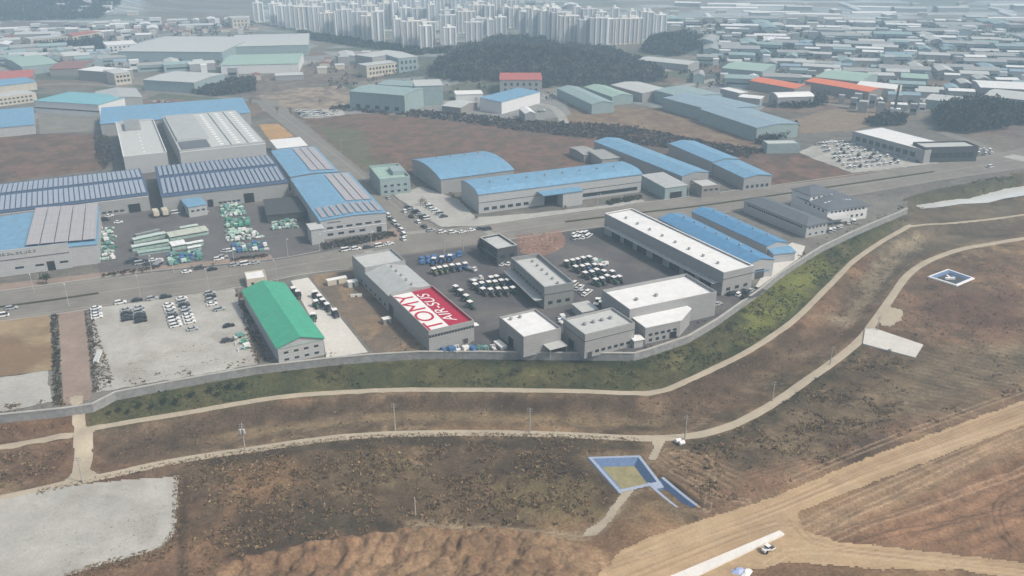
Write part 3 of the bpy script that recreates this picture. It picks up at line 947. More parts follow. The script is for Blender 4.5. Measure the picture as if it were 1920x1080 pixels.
sheet("soil_patch", [(484, 234), (522, 232), (552, 256), (506, 264)], 4, G('orange_soil', False, (.42, .26, .12), s1=.8, v1=.15, bump=.2), label="orange soil patch by the side road", rag=1.0)
# tracks and slabs of the southern land
ribbon("path", PATH_UP, -5, 2.7, m_track, label="pale upper track below the grass bank")
ribbon("path", [(-60, 848), (0, 838), (60, 828), (138, 816)], -5, 2.4, m_track, label="pale upper track left of the crossing")
ribbon("path", PATH_LOW, -6.2, 3.3, m_track, label="pale lower track curving across the fields")
ribbon("path", [(1706, 425), (1740, 421), (1780, 419), (1850, 412), (1920, 403), (2000, 392)], -4.6, 2.0, m_track, label="thin pale track at the right below the water")
patch("path", [(137, 772), (160, 770), (161, 808), (176, 812), (170, 835), (168, 880), (190, 892), (150, 908), (112, 908), (134, 885), (138, 820)], -5.6, m_track, lift=.2, rag=.15, label="pale crossing that links the two tracks")
patch("path", [(1216, 822), (1250, 822), (1240, 840), (1228, 866), (1214, 862), (1224, 840)], -6.3, m_track, lift=.1, rag=.3, label="short pale spur towards the blue pond")
patch("path", [(1168, 922), (1186, 926), (1150, 975), (1120, 1008), (1090, 1012), (1100, 996), (1130, 975)], -6.5, m_track, lift=.1, rag=.5, label="dusty spur leading down from the blue pond")
patch("gravel_lot", [(-70, 950), (0, 940), (130, 913), (240, 902), (332, 895), (330, 960), (326, 1000), (300, 1030), (190, 1060), (120, 1082), (60, 1150), (-70, 1150)], -6.4, m_gravel, lift=.12, rag=.5, label="pale gravel lot in the lower left corner")
_C = C
C = np.array((.45, .325, .20)) * (.88 + .5 * (rut[..., None] - .28)) * (.85 + .3 * nB[..., None])
C = blend(C, S(nA, .55, .68) * .5, (.46, .35, .23))
C = blend(C, S(rut, .60, .68) * .3, (.24, .155, .10))
for P_, c_ in (([(1150, 1062), (1300, 1012), (1460, 952), (1700, 852), (1935, 765)], (.27, .18, .11)), ([(1180, 1085), (1400, 1000), (1485, 985), (1560, 1028), (1925, 1066)], (.28, .19, .12)),
               ([(1200, 1045), (1450, 960), (1640, 885), (1935, 785)], (.55, .42, .29)), ([(1440, 1060), (1530, 1035), (1925, 1078)], (.55, .42, .29)), ([(1560, 905), (1750, 828), (1935, 760)], (.27, .18, .11))):
    track_line(P_, -5, c_)
GZ += np.where(mm < 0, (rut - .5) * .25 * (sdist(W(HAUL, -5), X, Y) > 1), 0)
patch("haul_road", HAUL, -5, ground_mat('haul_soil', v1=.10, s1=1.3, s2=.12, v2=.14, spots=.15, bump=.5), lift=.12, rag=.8, colour=True, label="broad tan dirt haul road in the lower right")
C = _C
patch("rubble_patch", [(1650, 595), (1660, 575), (1690, 582), (1690, 600), (1668, 614), (1650, 612)], -6.2, m_track, lift=.2, rag=1.0, label="spread of pale rubble beside the lower track")
b = MB()
P = W([(1622, 616), (1642, 616), (1731, 646), (1716, 670), (1640, 650), (1618, 644)], -5.6)
b.prism(P, -7.5, -5.6)
struct(b.build("slab", m_conc), "bright rectangular concrete pad beside the lower track")
b = MB()
P = W([(1232, 1090), (1462, 994), (1471, 1001), (1284, 1090)], -4)
b.prism(P, -6, -4.0)
struct(b.build("slab", G('fresh_concrete', False, (.74, .72, .69), s1=.8, v1=.06, s2=.05, v2=.08, bump=.1, spots=.1)), "long white concrete strip beside the haul road")
b = MB()
Q = np.array(W(WATER, -4.4))
for p in (Q,):
    N_ = (p - p.mean(0)) * 1.0
t1, t2 = Q[:8], Q[8:][::-1]
b.poly([(q[0], q[1] + 2.2, -4.4) for q in t1] + [(q[0], q[1] - 2.2, -4.4) for q in t2[::-1]])
struct(b.build("water", m_water), "pale shining pond at the right edge")
# road paint, kerbs
m_line = mat('road_paint', (.42, .41, .38), rough=.8, var=.1)
def line_px(P, wd, z=0.0):
    return smooth_line(W(P, z), 1.0)
b = MB()
def dashes(P, wd, on, off, z):
    L = smooth_line(W(P, 0), 1.0)
    acc = 0
    for p, q in zip(L[:-1], L[1:]):
        if acc % (on + off) < on:
            d = (q - p) / (np.linalg.norm(q - p) + 1e-9)
            n = np.array((-d[1], d[0])) * wd / 2
            b.poly([(*(p - n), z), (*(q - n), z), (*(q + n), z), (*(p + n), z)])
        acc += np.linalg.norm(q - p)
mid = lambda t: [(u, 1e-9 + v) for u, v in t]
def between(t, us):
    up = sorted(UP)
    lo = sorted(LO)
    return [(u, np.interp(u, [p[0] for p in up], [p[1] for p in up]) * (1 - t) + np.interp(u, [p[0] for p in lo], [p[1] for p in lo]) * t) for u in us]
US1 = list(range(-80, 641, 80))
US2 = list(range(920, 1950, 100))
for us in (US1, US2):
    dashes(between(.06, us), .2, 9e9, 1, .135)
    dashes(between(.94, us), .2, 9e9, 1, .135)
    dashes(between(.30, us), .18, 4, 6, .135)
    dashes(between(.72, us), .18, 4, 6, .135)
    dashes(between(.50, us), .3, 9e9, 1, .135)
dashes([(505, 200), (640, 300), (740, 385), (785, 425)], .25, 9e9, 1, .135)
for a, c in (((760, 438), (800, 434)), ((690, 470), (706, 490)), ((905, 428), (940, 452))):
    A, B_ = np.array(at(*a)), np.array(at(*c))
    n = int(np.linalg.norm(B_ - A) / 1.0)
    d = (B_ - A) / np.linalg.norm(B_ - A)
    q = np.array((-d[1], d[0])) * 2
    for i in range(n):
        p = A + d * i * 1.0
        b.poly([(*(p - q), .137), (*(p + d * .5 - q), .137), (*(p + d * .5 + q), .137), (*(p + q), .137)])
struct(b.build("road_markings", m_line), "worn white lines and crossings painted on the roads")
def kerb(P, label, hgt=.28, wd=.35, m=None, name="kerb"):
    L = smooth_line(W(P, 0), 4.0)
    b_ = MB()
    for p, q in zip(L[:-1], L[1:]):
        d = (q - p) / (np.linalg.norm(q - p) + 1e-9)
        n = np.array((-d[1], d[0])) * wd / 2
        b_.prism([tuple(p - n), tuple(q - n), tuple(q + n), tuple(p + n)], 0, hgt)
    return struct(b_.build(name, m or M('concrete')), label)
kerb([(-80, 557), (0, 546), (190, 521), (300, 507), (512, 486), (600, 471)], "pale kerb between pavement and main road at left")
kerb([(-80, 614), (0, 603), (170, 580), (440, 540), (560, 516), (655, 504)], "pale kerb on the near side of the main road")
kerb([(835, 431), (905, 423), (1000, 409), (1130, 391), (1290, 369), (1440, 349), (1700, 314)], "pale kerb on the far side of the main road")
kerb([(905, 458), (1000, 442), (1130, 425), (1300, 408)], "pale kerb along the tractor yard")
kerb([(560, 224), (700, 339), (775, 404), (800, 418), (835, 431)], "pale kerb on the right of the side road")
m_grass = G('verge', False, (.07, .072, .04), s1=1.5, v1=.4, bump=.6)
kerb([(0, 577), (90, 565), (185, 551)], "dark hedge strip in the middle of the main road at left", .7, .8, m_grass, "median_strip")
kerb([(1060, 417), (1200, 400), (1320, 386), (1440, 369), (1560, 351), (1750, 323)], "dark hedge strip along the middle of the main road", .7, .9, m_grass, "median_strip")
# perimeter wall
L = np.array(WALL)
L = np.array([L[0]] + [tuple(p) for p in L[1:]])
seg = MB()
wall = thing("retaining_wall", "long grey concrete retaining wall around the industrial yard", "wall", (*L[10], -3))
L = L - L[10]
n = []
for i in range(len(L)):
    a = L[max(i - 1, 0)]
    c = L[min(i + 1, len(L) - 1)]
    d = (c - a) / np.linalg.norm(c - a)
    n.append((-d[1], d[0]))
n = np.array(n)
face, cap, rail = MB(), MB(), MB()
def wall_run(b_, o0, o1, z0, z1):
    k = len(b_.v)
    for p, q in zip(L, n):
        b_.v += [(*(p - q * o0), z0), (*(p + q * o1), z0), (*(p + q * o1), z1), (*(p - q * o0), z1)]
    for i in range(len(L) - 1):
        for j in range(4):
            b_.f.append((k + 4 * i + j, k + 4 * i + (j + 1) % 4, k + 4 * i + 4 + (j + 1) % 4, k + 4 * i + 4 + j))
            b_.m.append(0)
    b_.f += [(k, k + 1, k + 2, k + 3), (k + 4 * len(L) - 1, k + 4 * len(L) - 2, k + 4 * len(L) - 3, k + 4 * len(L) - 4)]
    b_.m += [0, 0]
wall_run(face, .2, .35, -1.5, 3.45)
wall_run(cap, .35, .5, 3.45, 3.75)
face.build("wall_face", M('concrete_wall'), wall)
cap.build("coping", M('concrete'), wall)
# ------------------------------------------------------------------ buildings
GRID = math.atan2(-.911, .412)  # unused reference of the street grid
FOOT = []
def footprint_of(FL, FR, BK, h, side='L'):
    A, B_, K = (np.array(at(*p, h)) for p in (FL, FR, BK))
    ex = (B_ - A) / np.linalg.norm(B_ - A)
    ey = np.array((-ex[1], ex[0]))
    o = A if side == 'L' else B_
    W0, D0 = float(np.linalg.norm(B_ - A)), float((K - o) @ ey)
    ya = math.atan2(ex[1], ex[0])
    sd_ = K - o
    yb = math.atan2(-sd_[0], sd_[1])
    k = D0 ** 1.5 / (D0 ** 1.5 + W0 ** 1.5)
    dy = max(-.25, min(.25, yb - ya)) * k
    ya += dy
    ex = np.array((math.cos(ya), math.sin(ya)))
    ey = np.array((-ex[1], ex[0]))
    W1, D1 = abs((B_ - A) @ ex), float(sd_ @ ey)
    mid_ = (A + B_) / 2
    return mid_ - ex * W1 / 2, ya, W1, D1
def roof_profile(kind, D, h, rise):
    if kind == 'gable':
        return [(0, h), (D / 2, h + rise), (D, h)]
    if kind == 'mono':
        return [(0, h), (D, h + rise)]
    if kind == 'monor':
        return [(0, h + rise), (D, h)]
    if kind == 'arch':
        return [(D * i / 12, h + rise * math.sin(math.pi * i / 12) ** .8) for i in range(13)]
    if kind == 'saddle':
        return [(0, h), (D * .15, h + rise * .8), (D * .5, h + rise), (D * .85, h + rise * .8), (D, h)]
def prof_z(P, u):
    return float(np.interp(u, [p[0] for p in P], [p[1] for p in P]))
class Bld:
    def __init__(s, name, label, FL, FR, BK, h, roof='gable', axis='x', rm='blue_roof', wm='wall', side='L', rise=1.5, par=1.0, over=.4,
                 cat='building', group=None, real=None, yaw=None, z0=0.0, cap=None, zb=None):
        if real is None:
            o, ya, Wd, D = footprint_of(FL, FR, BK, h, side)
        else:
            o, ya, Wd, D = real
        s.W, s.D, s.h, s.kind, s.axis, s.par = Wd, D, h, roof, axis, par
        s.root = thing(name, label, cat, (o[0], o[1], z0), ya, group)
        s.o, s.yaw = o, ya
        c_ = np.array(o) + .5 * Wd * np.array((math.cos(ya), math.sin(ya))) + .5 * D * np.array((-math.sin(ya), math.cos(ya)))
        FOOT.append((c_[0], c_[1], math.hypot(Wd, D) / 2))
        b = MB()
        if roof in ('flat', 'slab'):
            if par > 0:
                t = .35
                b.prism([(0, 0), (Wd, 0), (Wd, t), (0, t)], 0, h)
                b.prism([(0, D - t), (Wd, D - t), (Wd, D), (0, D)], 0, h)
                b.prism([(0, t), (t, t), (t, D - t), (0, D - t)], 0, h)
                b.prism([(Wd - t, t), (Wd, t), (Wd, D - t), (Wd - t, D - t)], 0, h)
                s.wall = b.build('wall', M(wm), s.root)
                r = MB()
                r.box(t, Wd - t, t, D - t, h - par - .3, h - par)
                s.roof = r.build('roof', M(rm), s.root)
                s.rz = lambda x, y: h - par
                if cap:
                    c = MB()
                    c.box(-.08, Wd + .08, -.08, t + .08, h + .003, h + .18)
                    c.box(-.08, Wd + .08, D - t - .08, D + .08, h + .003, h + .18)
                    c.box(-.08, t + .08, t + .08, D - t - .08, h + .003, h + .18)
                    c.box(Wd - t - .08, Wd + .08, t + .08, D - t - .08, h + .003, h + .18)
                    c.build('coping', M(cap), s.root)
            else:
                b.box(0, Wd, 0, D, 0, h)
                s.wall = b.build('wall', M(wm), s.root)
                r = MB()
                r.box(-over, Wd + over, -over, D + over, h + .01, h + .35)
                s.roof = r.build('roof', M(rm), s.root)
                s.rz = lambda x, y: h + .35
        elif roof == 'hip':
            b.box(0, Wd, 0, D, 0, h)
            s.wall = b.build('wall', M(wm), s.root)
            r = MB()
            e = over
            k = min(Wd, D) / 2
            if Wd >= D:
                rd = [(k * .9, D / 2), (Wd - k * .9, D / 2)]
            else:
                rd = [(Wd / 2, k * .9), (Wd / 2, D - k * .9)]
            E = [(-e, -e), (Wd + e, -e), (Wd + e, D + e), (-e, D + e)]
            lo = [(*p, h + .02) for p in E]
            mi = [(*p, h + .3) for p in E]
            up = [(*p, h + rise) for p in rd]
            r.poly(lo[::-1])
            for i in range(4):
                r.poly([lo[i], lo[(i + 1) % 4], mi[(i + 1) % 4], mi[i]])
            if Wd >= D:
                r.poly([mi[0], mi[1], up[1], up[0]]); r.poly([mi[1], mi[2], up[1]]); r.poly([mi[2], mi[3], up[0], up[1]]); r.poly([mi[3], mi[0], up[0]])
            else:
                r.poly([mi[0], mi[1], up[0]]); r.poly([mi[1], mi[2], up[1], up[0]]); r.poly([mi[2], mi[3], up[1]]); r.poly([mi[3], mi[0], up[0], up[1]])
            s.roof = r.build('roof', M(rm), s.root)
            s.rz = lambda x, y: h + .3 + (rise - .3) * min(1, min(x, y, Wd - x, D - y) / k)
        else:
            dim, ln = (D, Wd) if axis == 'x' else (Wd, D)
            P = roof_profile(roof, dim, h, rise)
            b.extr([(0, 0)] + P + [(dim, 0)], axis, 0, ln)
            s.wall = b.build('wall', M(wm), s.root)
            sl0 = (P[1][1] - P[0][1]) / (P[1][0] - P[0][0])
            sl1 = (P[-1][1] - P[-2][1]) / (P[-1][0] - P[-2][0])
            Q = [(-over, P[0][1] - over * sl0)] + P[1:-1] + [(dim + over, P[-1][1] + over * sl1)]
            r = MB()
            r.extr([(u, z + .02) for u, z in Q] + [(u, z + .28) for u, z in Q[::-1]], axis, -over, ln + over)
            s.roof = r.build('roof', M(rm), s.root)
            s.rz = (lambda x, y: prof_z(P, y) + .28) if axis == 'x' else (lambda x, y: prof_z(P, x) + .28)
    def fbox(s, b, face, a0, a1, z0, z1, out=.06, inn=0.0, mi=0):
        """box lying on a wall face: a along the wall seen from outside, left to right"""
        Wd, D = s.W, s.D
        if face == 'F':
            b.box(a0, a1, -out, -.003 + inn, z0, z1, mi)
        elif face == 'B':
            b.box(Wd - a1, Wd - a0, D + .003 - inn, D + out, z0, z1, mi)
        elif face == 'L':
            b.box(-out, -.003 + inn, D - a1, D - a0, z0, z1, mi)
        else:
            b.box(Wd + .003 - inn, Wd + out, a0, a1, z0, z1, mi)
    def ln(s, face):
        return s.W if face in 'FB' else s.D
    def windows(s, face, z0, z1, n, w_=1.8, a0=None, a1=None, m='glass', frame=True):
        ln_ = s.ln(face)
        a0 = ln_ * .06 if a0 is None else a0 * ln_
        a1 = ln_ * .94 if a1 is None else a1 * ln_
        for i in range(n):
            c = a0 + (a1 - a0) * (i + .5) / n
            b = MB()
            s.fbox(b, face, c - w_ / 2, c + w_ / 2, z0, z1, .07)
            o = b.build('window', M(m), s.root)
        return s
    def door(s, face, c, w_, hgt, m='opening', name='door'):
        b = MB()
        c *= s.ln(face)
        s.fbox(b, face, c - w_ / 2, c + w_ / 2, 0.05, hgt, .09)
        d = b.build(name, M(m), s.root)
        f = MB()
        t = .18
        s.fbox(f, face, c - w_ / 2 - t, c - w_ / 2 - .003, 0.05, hgt + t, .16)
        s.fbox(f, face, c + w_ / 2 + .003, c + w_ / 2 + t, 0.05, hgt + t, .16)
        s.fbox(f, face, c - w_ / 2, c + w_ / 2, hgt + .003, hgt + t, .16)
        f.build('door_frame', M('steel'), d)
        return s
    def band(s, faces, z0, z1, m='trim', out=.13, name='trim_band', a0=0, a1=1):
        for fc in faces:
            b = MB()
            l_ = s.ln(fc)
            s.fbox(b, fc, a0 * l_ + (.003 if fc in 'LR' else -out if a0 == 0 else 0), a1 * l_ - (.003 if fc in 'LR' else -out if a1 == 1 else 0), z0, z1, out)
            b.build(name, M(m), s.root)
        return s
    def vents(s, n, line='ridge', r=.55, a0=.06, a1=.94, f=.5, m='steel'):
        ref = None
        for i in range(n):
            t = a0 + (a1 - a0) * (i + .5) / n
            x, y = (t * s.W, f * s.D) if s.axis == 'x' else (f * s.W, t * s.D)
            z = s.rz(x, y) - .12
            b = MB()
            b.cyl((0, 0, 0), (0, 0, .7), r * .7, n=8)
            b.cyl((0, 0, .7), (0, 0, 1.1), r * 1.1, r * .9, n=10)
            b.cyl((0, 0, 1.1), (0, 0, 1.3), r * .9, r * .3, n=10)
            if ref is None:
                ref = b.mesh('roof_vent', M(m))
            o = link('roof_vent', ref, s.roof)
            o.location = (x, y, z)
        return s
    def panels(s, nx, ny, x0, x1, y0, y1, gx=.12, gy=.06, up=.35, m='panel', name='solar_panel', tilt=0.0):
        """arrays of solar modules following the roof slope; fractions of width and depth"""
        for i in range(nx):
            for j in range(ny):
                a0, a1 = x0 + (x1 - x0) * (i + gx / 2) / nx, x0 + (x1 - x0) * (i + 1 - gx / 2) / nx
                c0, c1 = y0 + (y1 - y0) * (j + gy / 2) / ny, y0 + (y1 - y0) * (j + 1 - gy / 2) / ny
                X0, X1, Y0, Y1 = a0 * s.W, a1 * s.W, c0 * s.D, c1 * s.D
                q = [(X0, Y0), (X1, Y0), (X1, Y1), (X0, Y1)]
                zz = [s.rz(*p) + up + (tilt if k in (1, 2) else 0) for k, p in enumerate(q)]
                b = MB()
                lo = [(*p, z) for p, z in zip(q, zz)]
                hi = [(*p, z + .10) for p, z in zip(q, zz)]
                b.poly(lo[::-1]); b.poly(hi)
                for k in range(4):
                    b.poly([lo[k], lo[(k + 1) % 4], hi[(k + 1) % 4], hi[k]])
                for px_, py_ in ((.1, .1), (.9, .1), (.1, .9), (.9, .9)):
                    xx, yy = X0 + (X1 - X0) * px_, Y0 + (Y1 - Y0) * py_
                    b.box(xx - .05, xx + .05, yy - .05, yy + .05, s.rz(xx, yy) - .02, s.rz(xx, yy) + up)
                b.build(name, M(m), s.roof)
        return s
    def skylights(s, n, x0=.1, x1=.9, f=.25, w_=1.0, l_=5, m='white', along='x'):
        for i in range(n):
            t = x0 + (x1 - x0) * (i + .5) / n
            x, y = (t * s.W, f * s.D) if along == 'x' else (f * s.W, t * s.D)
            b = MB()
            dx, dy = (w_ / 2, l_ / 2)
            q = [(x - dx, y - dy), (x + dx, y - dy), (x + dx, y + dy), (x - dx, y + dy)]
            lo = [(*p, s.rz(*p) - .02) for p in q]
            hi = [(*p, s.rz(*p) + .12) for p in q]
            b.poly(lo[::-1]); b.poly(hi)
            for k in range(4):
                b.poly([lo[k], lo[(k + 1) % 4], hi[(k + 1) % 4], hi[k]])
            b.build('skylight', M(m), s.roof)
        return s
    def box(s, name, x0, x1, y0, y1, z0, z1, m):
        b = MB()
        b.box(x0 * s.W, x1 * s.W, y0 * s.D, y1 * s.D, z0, z1)
        return b.build(name, M(m), s.root)
    def canopy(s, face, a0, a1, z, out, m='blue_roof', legs=True, name='canopy'):
        l_ = s.ln(face)
        b = MB()
        if face == 'F':
            b.box(a0 * l_, a1 * l_, -out, -.01, z, z + .25)
        elif face == 'L':
            b.box(-out, -.01, (1 - a1) * l_, (1 - a0) * l_, z, z + .25)
        elif face == 'R':
            b.box(s.W + .01, s.W + out, a0 * l_, a1 * l_, z, z + .25)
        c = b.build(name, M(m), s.root)
        if legs and face == 'F':
            for t in (a0 * l_ + .4, a1 * l_ - .4):
                b = MB()
                b.box(t - .12, t + .12, -out + .2, -out + .44, 0, z - .003)
                b.build('canopy_post', M('steel'), c)
        return s
def report(b, tag_):
    print(f"{tag_:28s} W={b.W:6.1f} D={b.D:6.1f} yaw={math.degrees(b.yaw):6.1f} h={b.h}")

# ---- signed hall with roof lettering
FLp, FRp, BLp = (805, 622), (887, 599), (664, 484)
o_, ya_, W_, D_ = footprint_of(FLp, FRp, BLp, 9)
t_root = Bld('factory_hall', "long grey hall whose front roof carries big red and white lettering", FLp, FRp, BLp, 9, 'flat', rm='white_roof', wm='wall', par=1.6, real=(o_, ya_, W_, D_))
hall = t_root
report(hall, "hall")
hall.roof.name = 'roof'
# front flat part ends at 0.40 of the depth; middle gabled part; rear flat part
for ob in (hall.roof, hall.wall):
    bpy.data.objects.remove(ob)
Wd, D = hall.W, hall.D
y1, y2 = D * .46, D * .80
t = .35
b = MB()
for (ya0, ya1, hh) in ((0, y1, 9), (y2, D, 10.2)):
    b.box(0, Wd, ya0, ya0 + t, 0, hh); b.box(0, Wd, ya1 - t, ya1, 0, hh)
    b.box(0, t, ya0 + t, ya1 - t, 0, hh); b.box(Wd - t, Wd, ya0 + t, ya1 - t, 0, hh)
b.extr([(0, 0), (0, 7.6), (Wd / 2, 9.8), (Wd, 7.6), (Wd, 0)], 'y', y1 + .003, y2 - .003)
hall.wall = b.build('wall', M('wall'), hall.root)
b = MB()
b.box(t, Wd - t, t, y1 - t, 7.4, 7.9)
hall.roof = b.build('roof', M('white'), hall.root)
b = MB()
b.extr([(-.3, 7.55), (Wd / 2, 9.85), (Wd + .3, 7.55), (Wd + .3, 7.8), (Wd / 2, 10.1), (-.3, 7.8)], 'y', y1 + .01, y2 - .01)
mid_roof = b.build('roof', M('grey_roof'), hall.root, "grey ribbed gable roof with a row of small vents")
b = MB()
b.box(t, Wd - t, y2 + t, D - t, 9.0, 9.2)
b.build('roof', M('pale_roof'), hall.root, "pale flat rear roof behind a parapet")
hall.axis = 'y'
hall.rz = lambda x, y: 10.0
hall.roof, keep_roof = mid_roof, hall.roof
hall.vents(5, a0=.45, a1=.78, f=.56)
hall.roof = keep_roof
b = MB()
b.box(Wd * .50, Wd - t - .01, t + .01, y1 - t - .01, 7.905, 7.93)
b.box(Wd - t - .08, Wd - t - .01, t + .01, y1 - t - .01, 7.931, 8.98)
b.build('sign_field', M('crimson'), hall.roof)
m_red = mat('sign_red', (.50, .012, .045), rough=.5, var=.05)
def text_mesh(name, body, size, m, parent, loc, rot, sx=1.0, shear=0.0, ext=.03, align='CENTER', font_w=0.0):
    cu = bpy.data.curves.new(name, 'FONT')
    cu.body = body
    cu.size = size
    cu.shear = shear
    cu.extrude = 0
    cu.align_x = align
    cu.align_y = 'CENTER'
    ob = bpy.data.objects.new('tmp', cu)
    col.objects.link(ob)
    bpy.context.view_layer.update()
    me = bpy.data.meshes.new_from_object(ob)
    bpy.data.objects.remove(ob)
    me.name = name
    me.materials.clear()
    me.materials.append(m)
    o = link(name, me, parent)
    o.location = loc
    o.rotation_euler = rot
    o.scale = (sx, 1, 1)
    return o
# the words run from the front wall towards the back, tops towards the left wall
cy = (t + y1) / 2
text_mesh('sign_lettering', "TOMY", Wd * .54, m_red, hall.roof, (Wd * .27, cy, 7.97), (0, 0, R(90)), sx=(y1 - 2 * t) * .92 / (Wd * .54 * 2.75), font_w=.05)
text_mesh('sign_lettering', "AIR-SUS", Wd * .34, M('white'), hall.roof, (Wd * .66, cy, 7.99), (0, 0, R(90)), sx=(y1 - 2 * t) * .86 / (Wd * .34 * 3.95), shear=.25, font_w=.06)
hall.h = 9
for i in range(16):
    b = MB()
    c = Wd * (i + .5) / 16
    b.box(c - Wd / 40, c + Wd / 40, -.07, -.003, 6.0, 6.7)
    b.build('window', M('glass'), hall.root)
hall.band('F', 6.85, 7.05, 'trim')
hall.door('L', .55, 5, 4.5, 'wall_dark').door('F', .8, 2, 2.2, 'wall_dark')
hall.windows('L', 1.2, 2.4, 6, 1.6, .1, .5)
b = MB()
b.poly([(Wd + .05, 0, 6.5), (Wd + 3, 1.5, 5.6), (Wd + 3, 4, 5.6), (Wd + .05, 5, 6.5)]); b.poly([(Wd + .05, 5, 6.4), (Wd + 3, 4, 5.5), (Wd + 3, 1.5, 5.5), (Wd + .05, 0, 6.4)])
b.build('canopy', M('white'), hall.root)

# ---- green roofed shed
g1 = Bld('warehouse', "long shed with bright green gabled roof beside the white apron", (520, 652), (606, 634), (455, 545), 7, 'gable', 'y', 'green_roof', 'wall_light', rise=2.6, over=.6)
report(g1, "green")
g1.windows('F', 1.2, 2.0, 4, 1.7).windows('F', 4.0, 4.8, 4, 1.7)
g1.band('F', 6.4, 6.75, 'mint', out=.16)
g1.windows('R', 1.5, 2.6, 10, 2.2).door('R', .3, 4.5, 4.2, 'wall_dark').door('R', .7, 4.5, 4.2, 'wall_dark')
k = Bld('gatehouse', "small white roofed hut tucked behind the green roofed shed", (462, 524), (500, 519), (457, 510), 4, 'flat', rm='white_roof', wm='wall_cream', par=.5)
k.windows('F', 1.2, 2.2, 2, 1.2)

# ---- compound on the right of the lettered hall
c1 = Bld('warehouse', "very long hall with a glaring white roof and open dark bays", (1357, 511), (1413, 498), (1134, 400), 11, 'flat', rm='white_roof', wm='wall', par=.7, cap='white')
report(c1, "c1"); c1.axis = 'y'
c1.rz = lambda x, y: 10.3
c1.vents(8, f=.35, r=.7)
c1.band('L', 5.0, 5.25, 'trim').band('F', 7.6, 7.85, 'trim')
for f_ in (.12, .24, .36, .50, .64, .76, .88):
    c1.door('L', f_, 7.5, 4.4, 'opening', 'loading_bay')
c1.windows('F', 2, 3.4, 3, 2.2).canopy('L', .04, .97, 5.3, 3.2, 'grey_roof')
c1.box('brick_plinth', -.12, -.01, .9, 1, 0, 2.2, 'red_roof') if False else None
c2 = Bld('warehouse', "blue roofed shed directly right of the long white roofed hall", (1402, 497), (1450, 486), (1238, 410), 8, 'gable', 'y', 'deep_blue_roof', 'wall_light', rise=1.8)
report(c2, "c2")
c2.vents(7, f=.62, r=.6).door('F', .5, 5, 4.5, 'wall_dark')
c3 = Bld('warehouse', "narrower blue roofed shed second right of the white roofed hall", (1438, 462), (1476, 454), (1298, 397), 7, 'gable', 'y', 'deep_blue_roof', 'wall_light', rise=1.5)
report(c3, "c3")
c3.vents(5, f=.6, r=.5)
c4 = Bld('shed', "small low blue roofed shed at the wall end of the blue sheds", (1452, 478), (1490, 472), (1440, 464), 4.5, 'gable', 'x', 'blue_roof', 'wall_light', rise=.9)
c4b = Bld('shed', "little blue roofed lean-to below the wall corner", (1410, 512), (1440, 505), (1400, 498), 3.5, 'mono', 'x', 'blue_roof', 'wall_light', rise=.5)
c5 = Bld('warehouse', "long dark hip roofed building with a row of small windows", (1513, 424), (1552, 416), (1396, 377), 6.5, 'hip', rm='slate_roof', wm='wall_light', rise=2.4, over=.8)
report(c5, "c5")
c5.windows('L', 4.6, 5.5, 26, 1.2).windows('F', 4.6, 5.5, 5, 1.2).windows('F', 1.2, 2.2, 3, 1.4)
c6 = Bld('office_building', "two tiered building with slate hip roofs beside the main road", (1556, 396), (1624, 383), (1500, 366), 7.5, 'hip', rm='slate_roof', wm='wall_white', rise=2.2, over=1.0)
report(c6, "c6")
c6.windows('F', 5.6, 6.6, 9, 1.3).windows('F', 1.8, 3.2, 7, 1.4).windows('L', 5.6, 6.6, 7, 1.3).skylights(8, .15, .85, .3, 1.2, 1.0)
c6.canopy('F', 0.0, .45, 3.6, 5, 'pale_roof')
u = MB(); zz = 9.4
c6t = Bld('pavilion', "small upper pavilion with tiered slate roof behind the hip roofed office", (1520, 367), (1562, 359), (1487, 355), 11, 'hip', rm='slate_roof', wm='wall_white', rise=2.5, over=1.0)
c6t.windows('F', 8.6, 9.8, 4, 1.2)
c7 = Bld('factory_hall', "broad hall with white roof behind tall grey parapets near the wall", (1183, 582), (1342, 545), (1140, 543), 11, 'flat', rm='white_roof', wm='wall', par=1.3)
report(c7, "c7")
c7.vents(2, f=.42, r=.8, a0=.1, a1=.55).windows('R', 5, 6, 4, 1.6).door('L', .4, 4.5, 4.2, 'opening')
c7b = Bld('annex', "white roofed annex with slanting corner in front of the broad hall", (1212, 616), (1314, 592), (1188, 592), 7, 'flat', rm='white_roof', wm='wall', par=.25)
report(c7b, "c7b")
# cut the slanting corner: rebuild as a five sided block
for ob in (c7b.wall, c7b.roof):
    bpy.data.objects.remove(ob)
Wd, D = c7b.W, c7b.D
P5 = [(0, 0), (Wd * .62, 0), (Wd, D * .62), (Wd, D - .01), (0, D - .01)]
b = MB(); b.prism(P5, 0, 7)
c7b.wall = b.build('wall', M('wall'), c7b.root)
b = MB(); b.prism([(p[0] + (-.25 if p[0] < 1 else .25), p[1] + (-.25 if p[1] < D * .6 else -.1)) for p in P5], 7.003, 7.35)
c7b.roof = b.build('roof', M('white_roof'), c7b.root)
c7b.windows('F', 3.2, 4.2, 5, 1.6, .04, .58).windows('F', .8, 2, 3, 1.4, .04, .4).door('F', .5, 3, 3, 'opening')
c8 = Bld('factory_hall', "squat hall with beige roof and a line of four vents", (1098, 628), (1190, 604), (1060, 597), 10, 'flat', rm='pale_roof', wm='wall', par=.9)
report(c8, "c8")
c8.vents(4, f=.55, r=.8, a0=.15, a1=.85).band('F', 7.0, 7.25, 'trim').band('L', 7.0, 7.2, 'trim').windows('F', 1.5, 2.6, 7, 1.6)
c8.door('F', .1, 2, 2.4, 'wall_dark').door('L', .4, 4, 4, 'wall_dark')
c9 = Bld('factory_hall', "smaller square hall with white roof and side canopy", (983, 633), (1051, 614), (941, 594), 8.5, 'flat', rm='white_roof', wm='wall', par=.9)
report(c9, "c9")
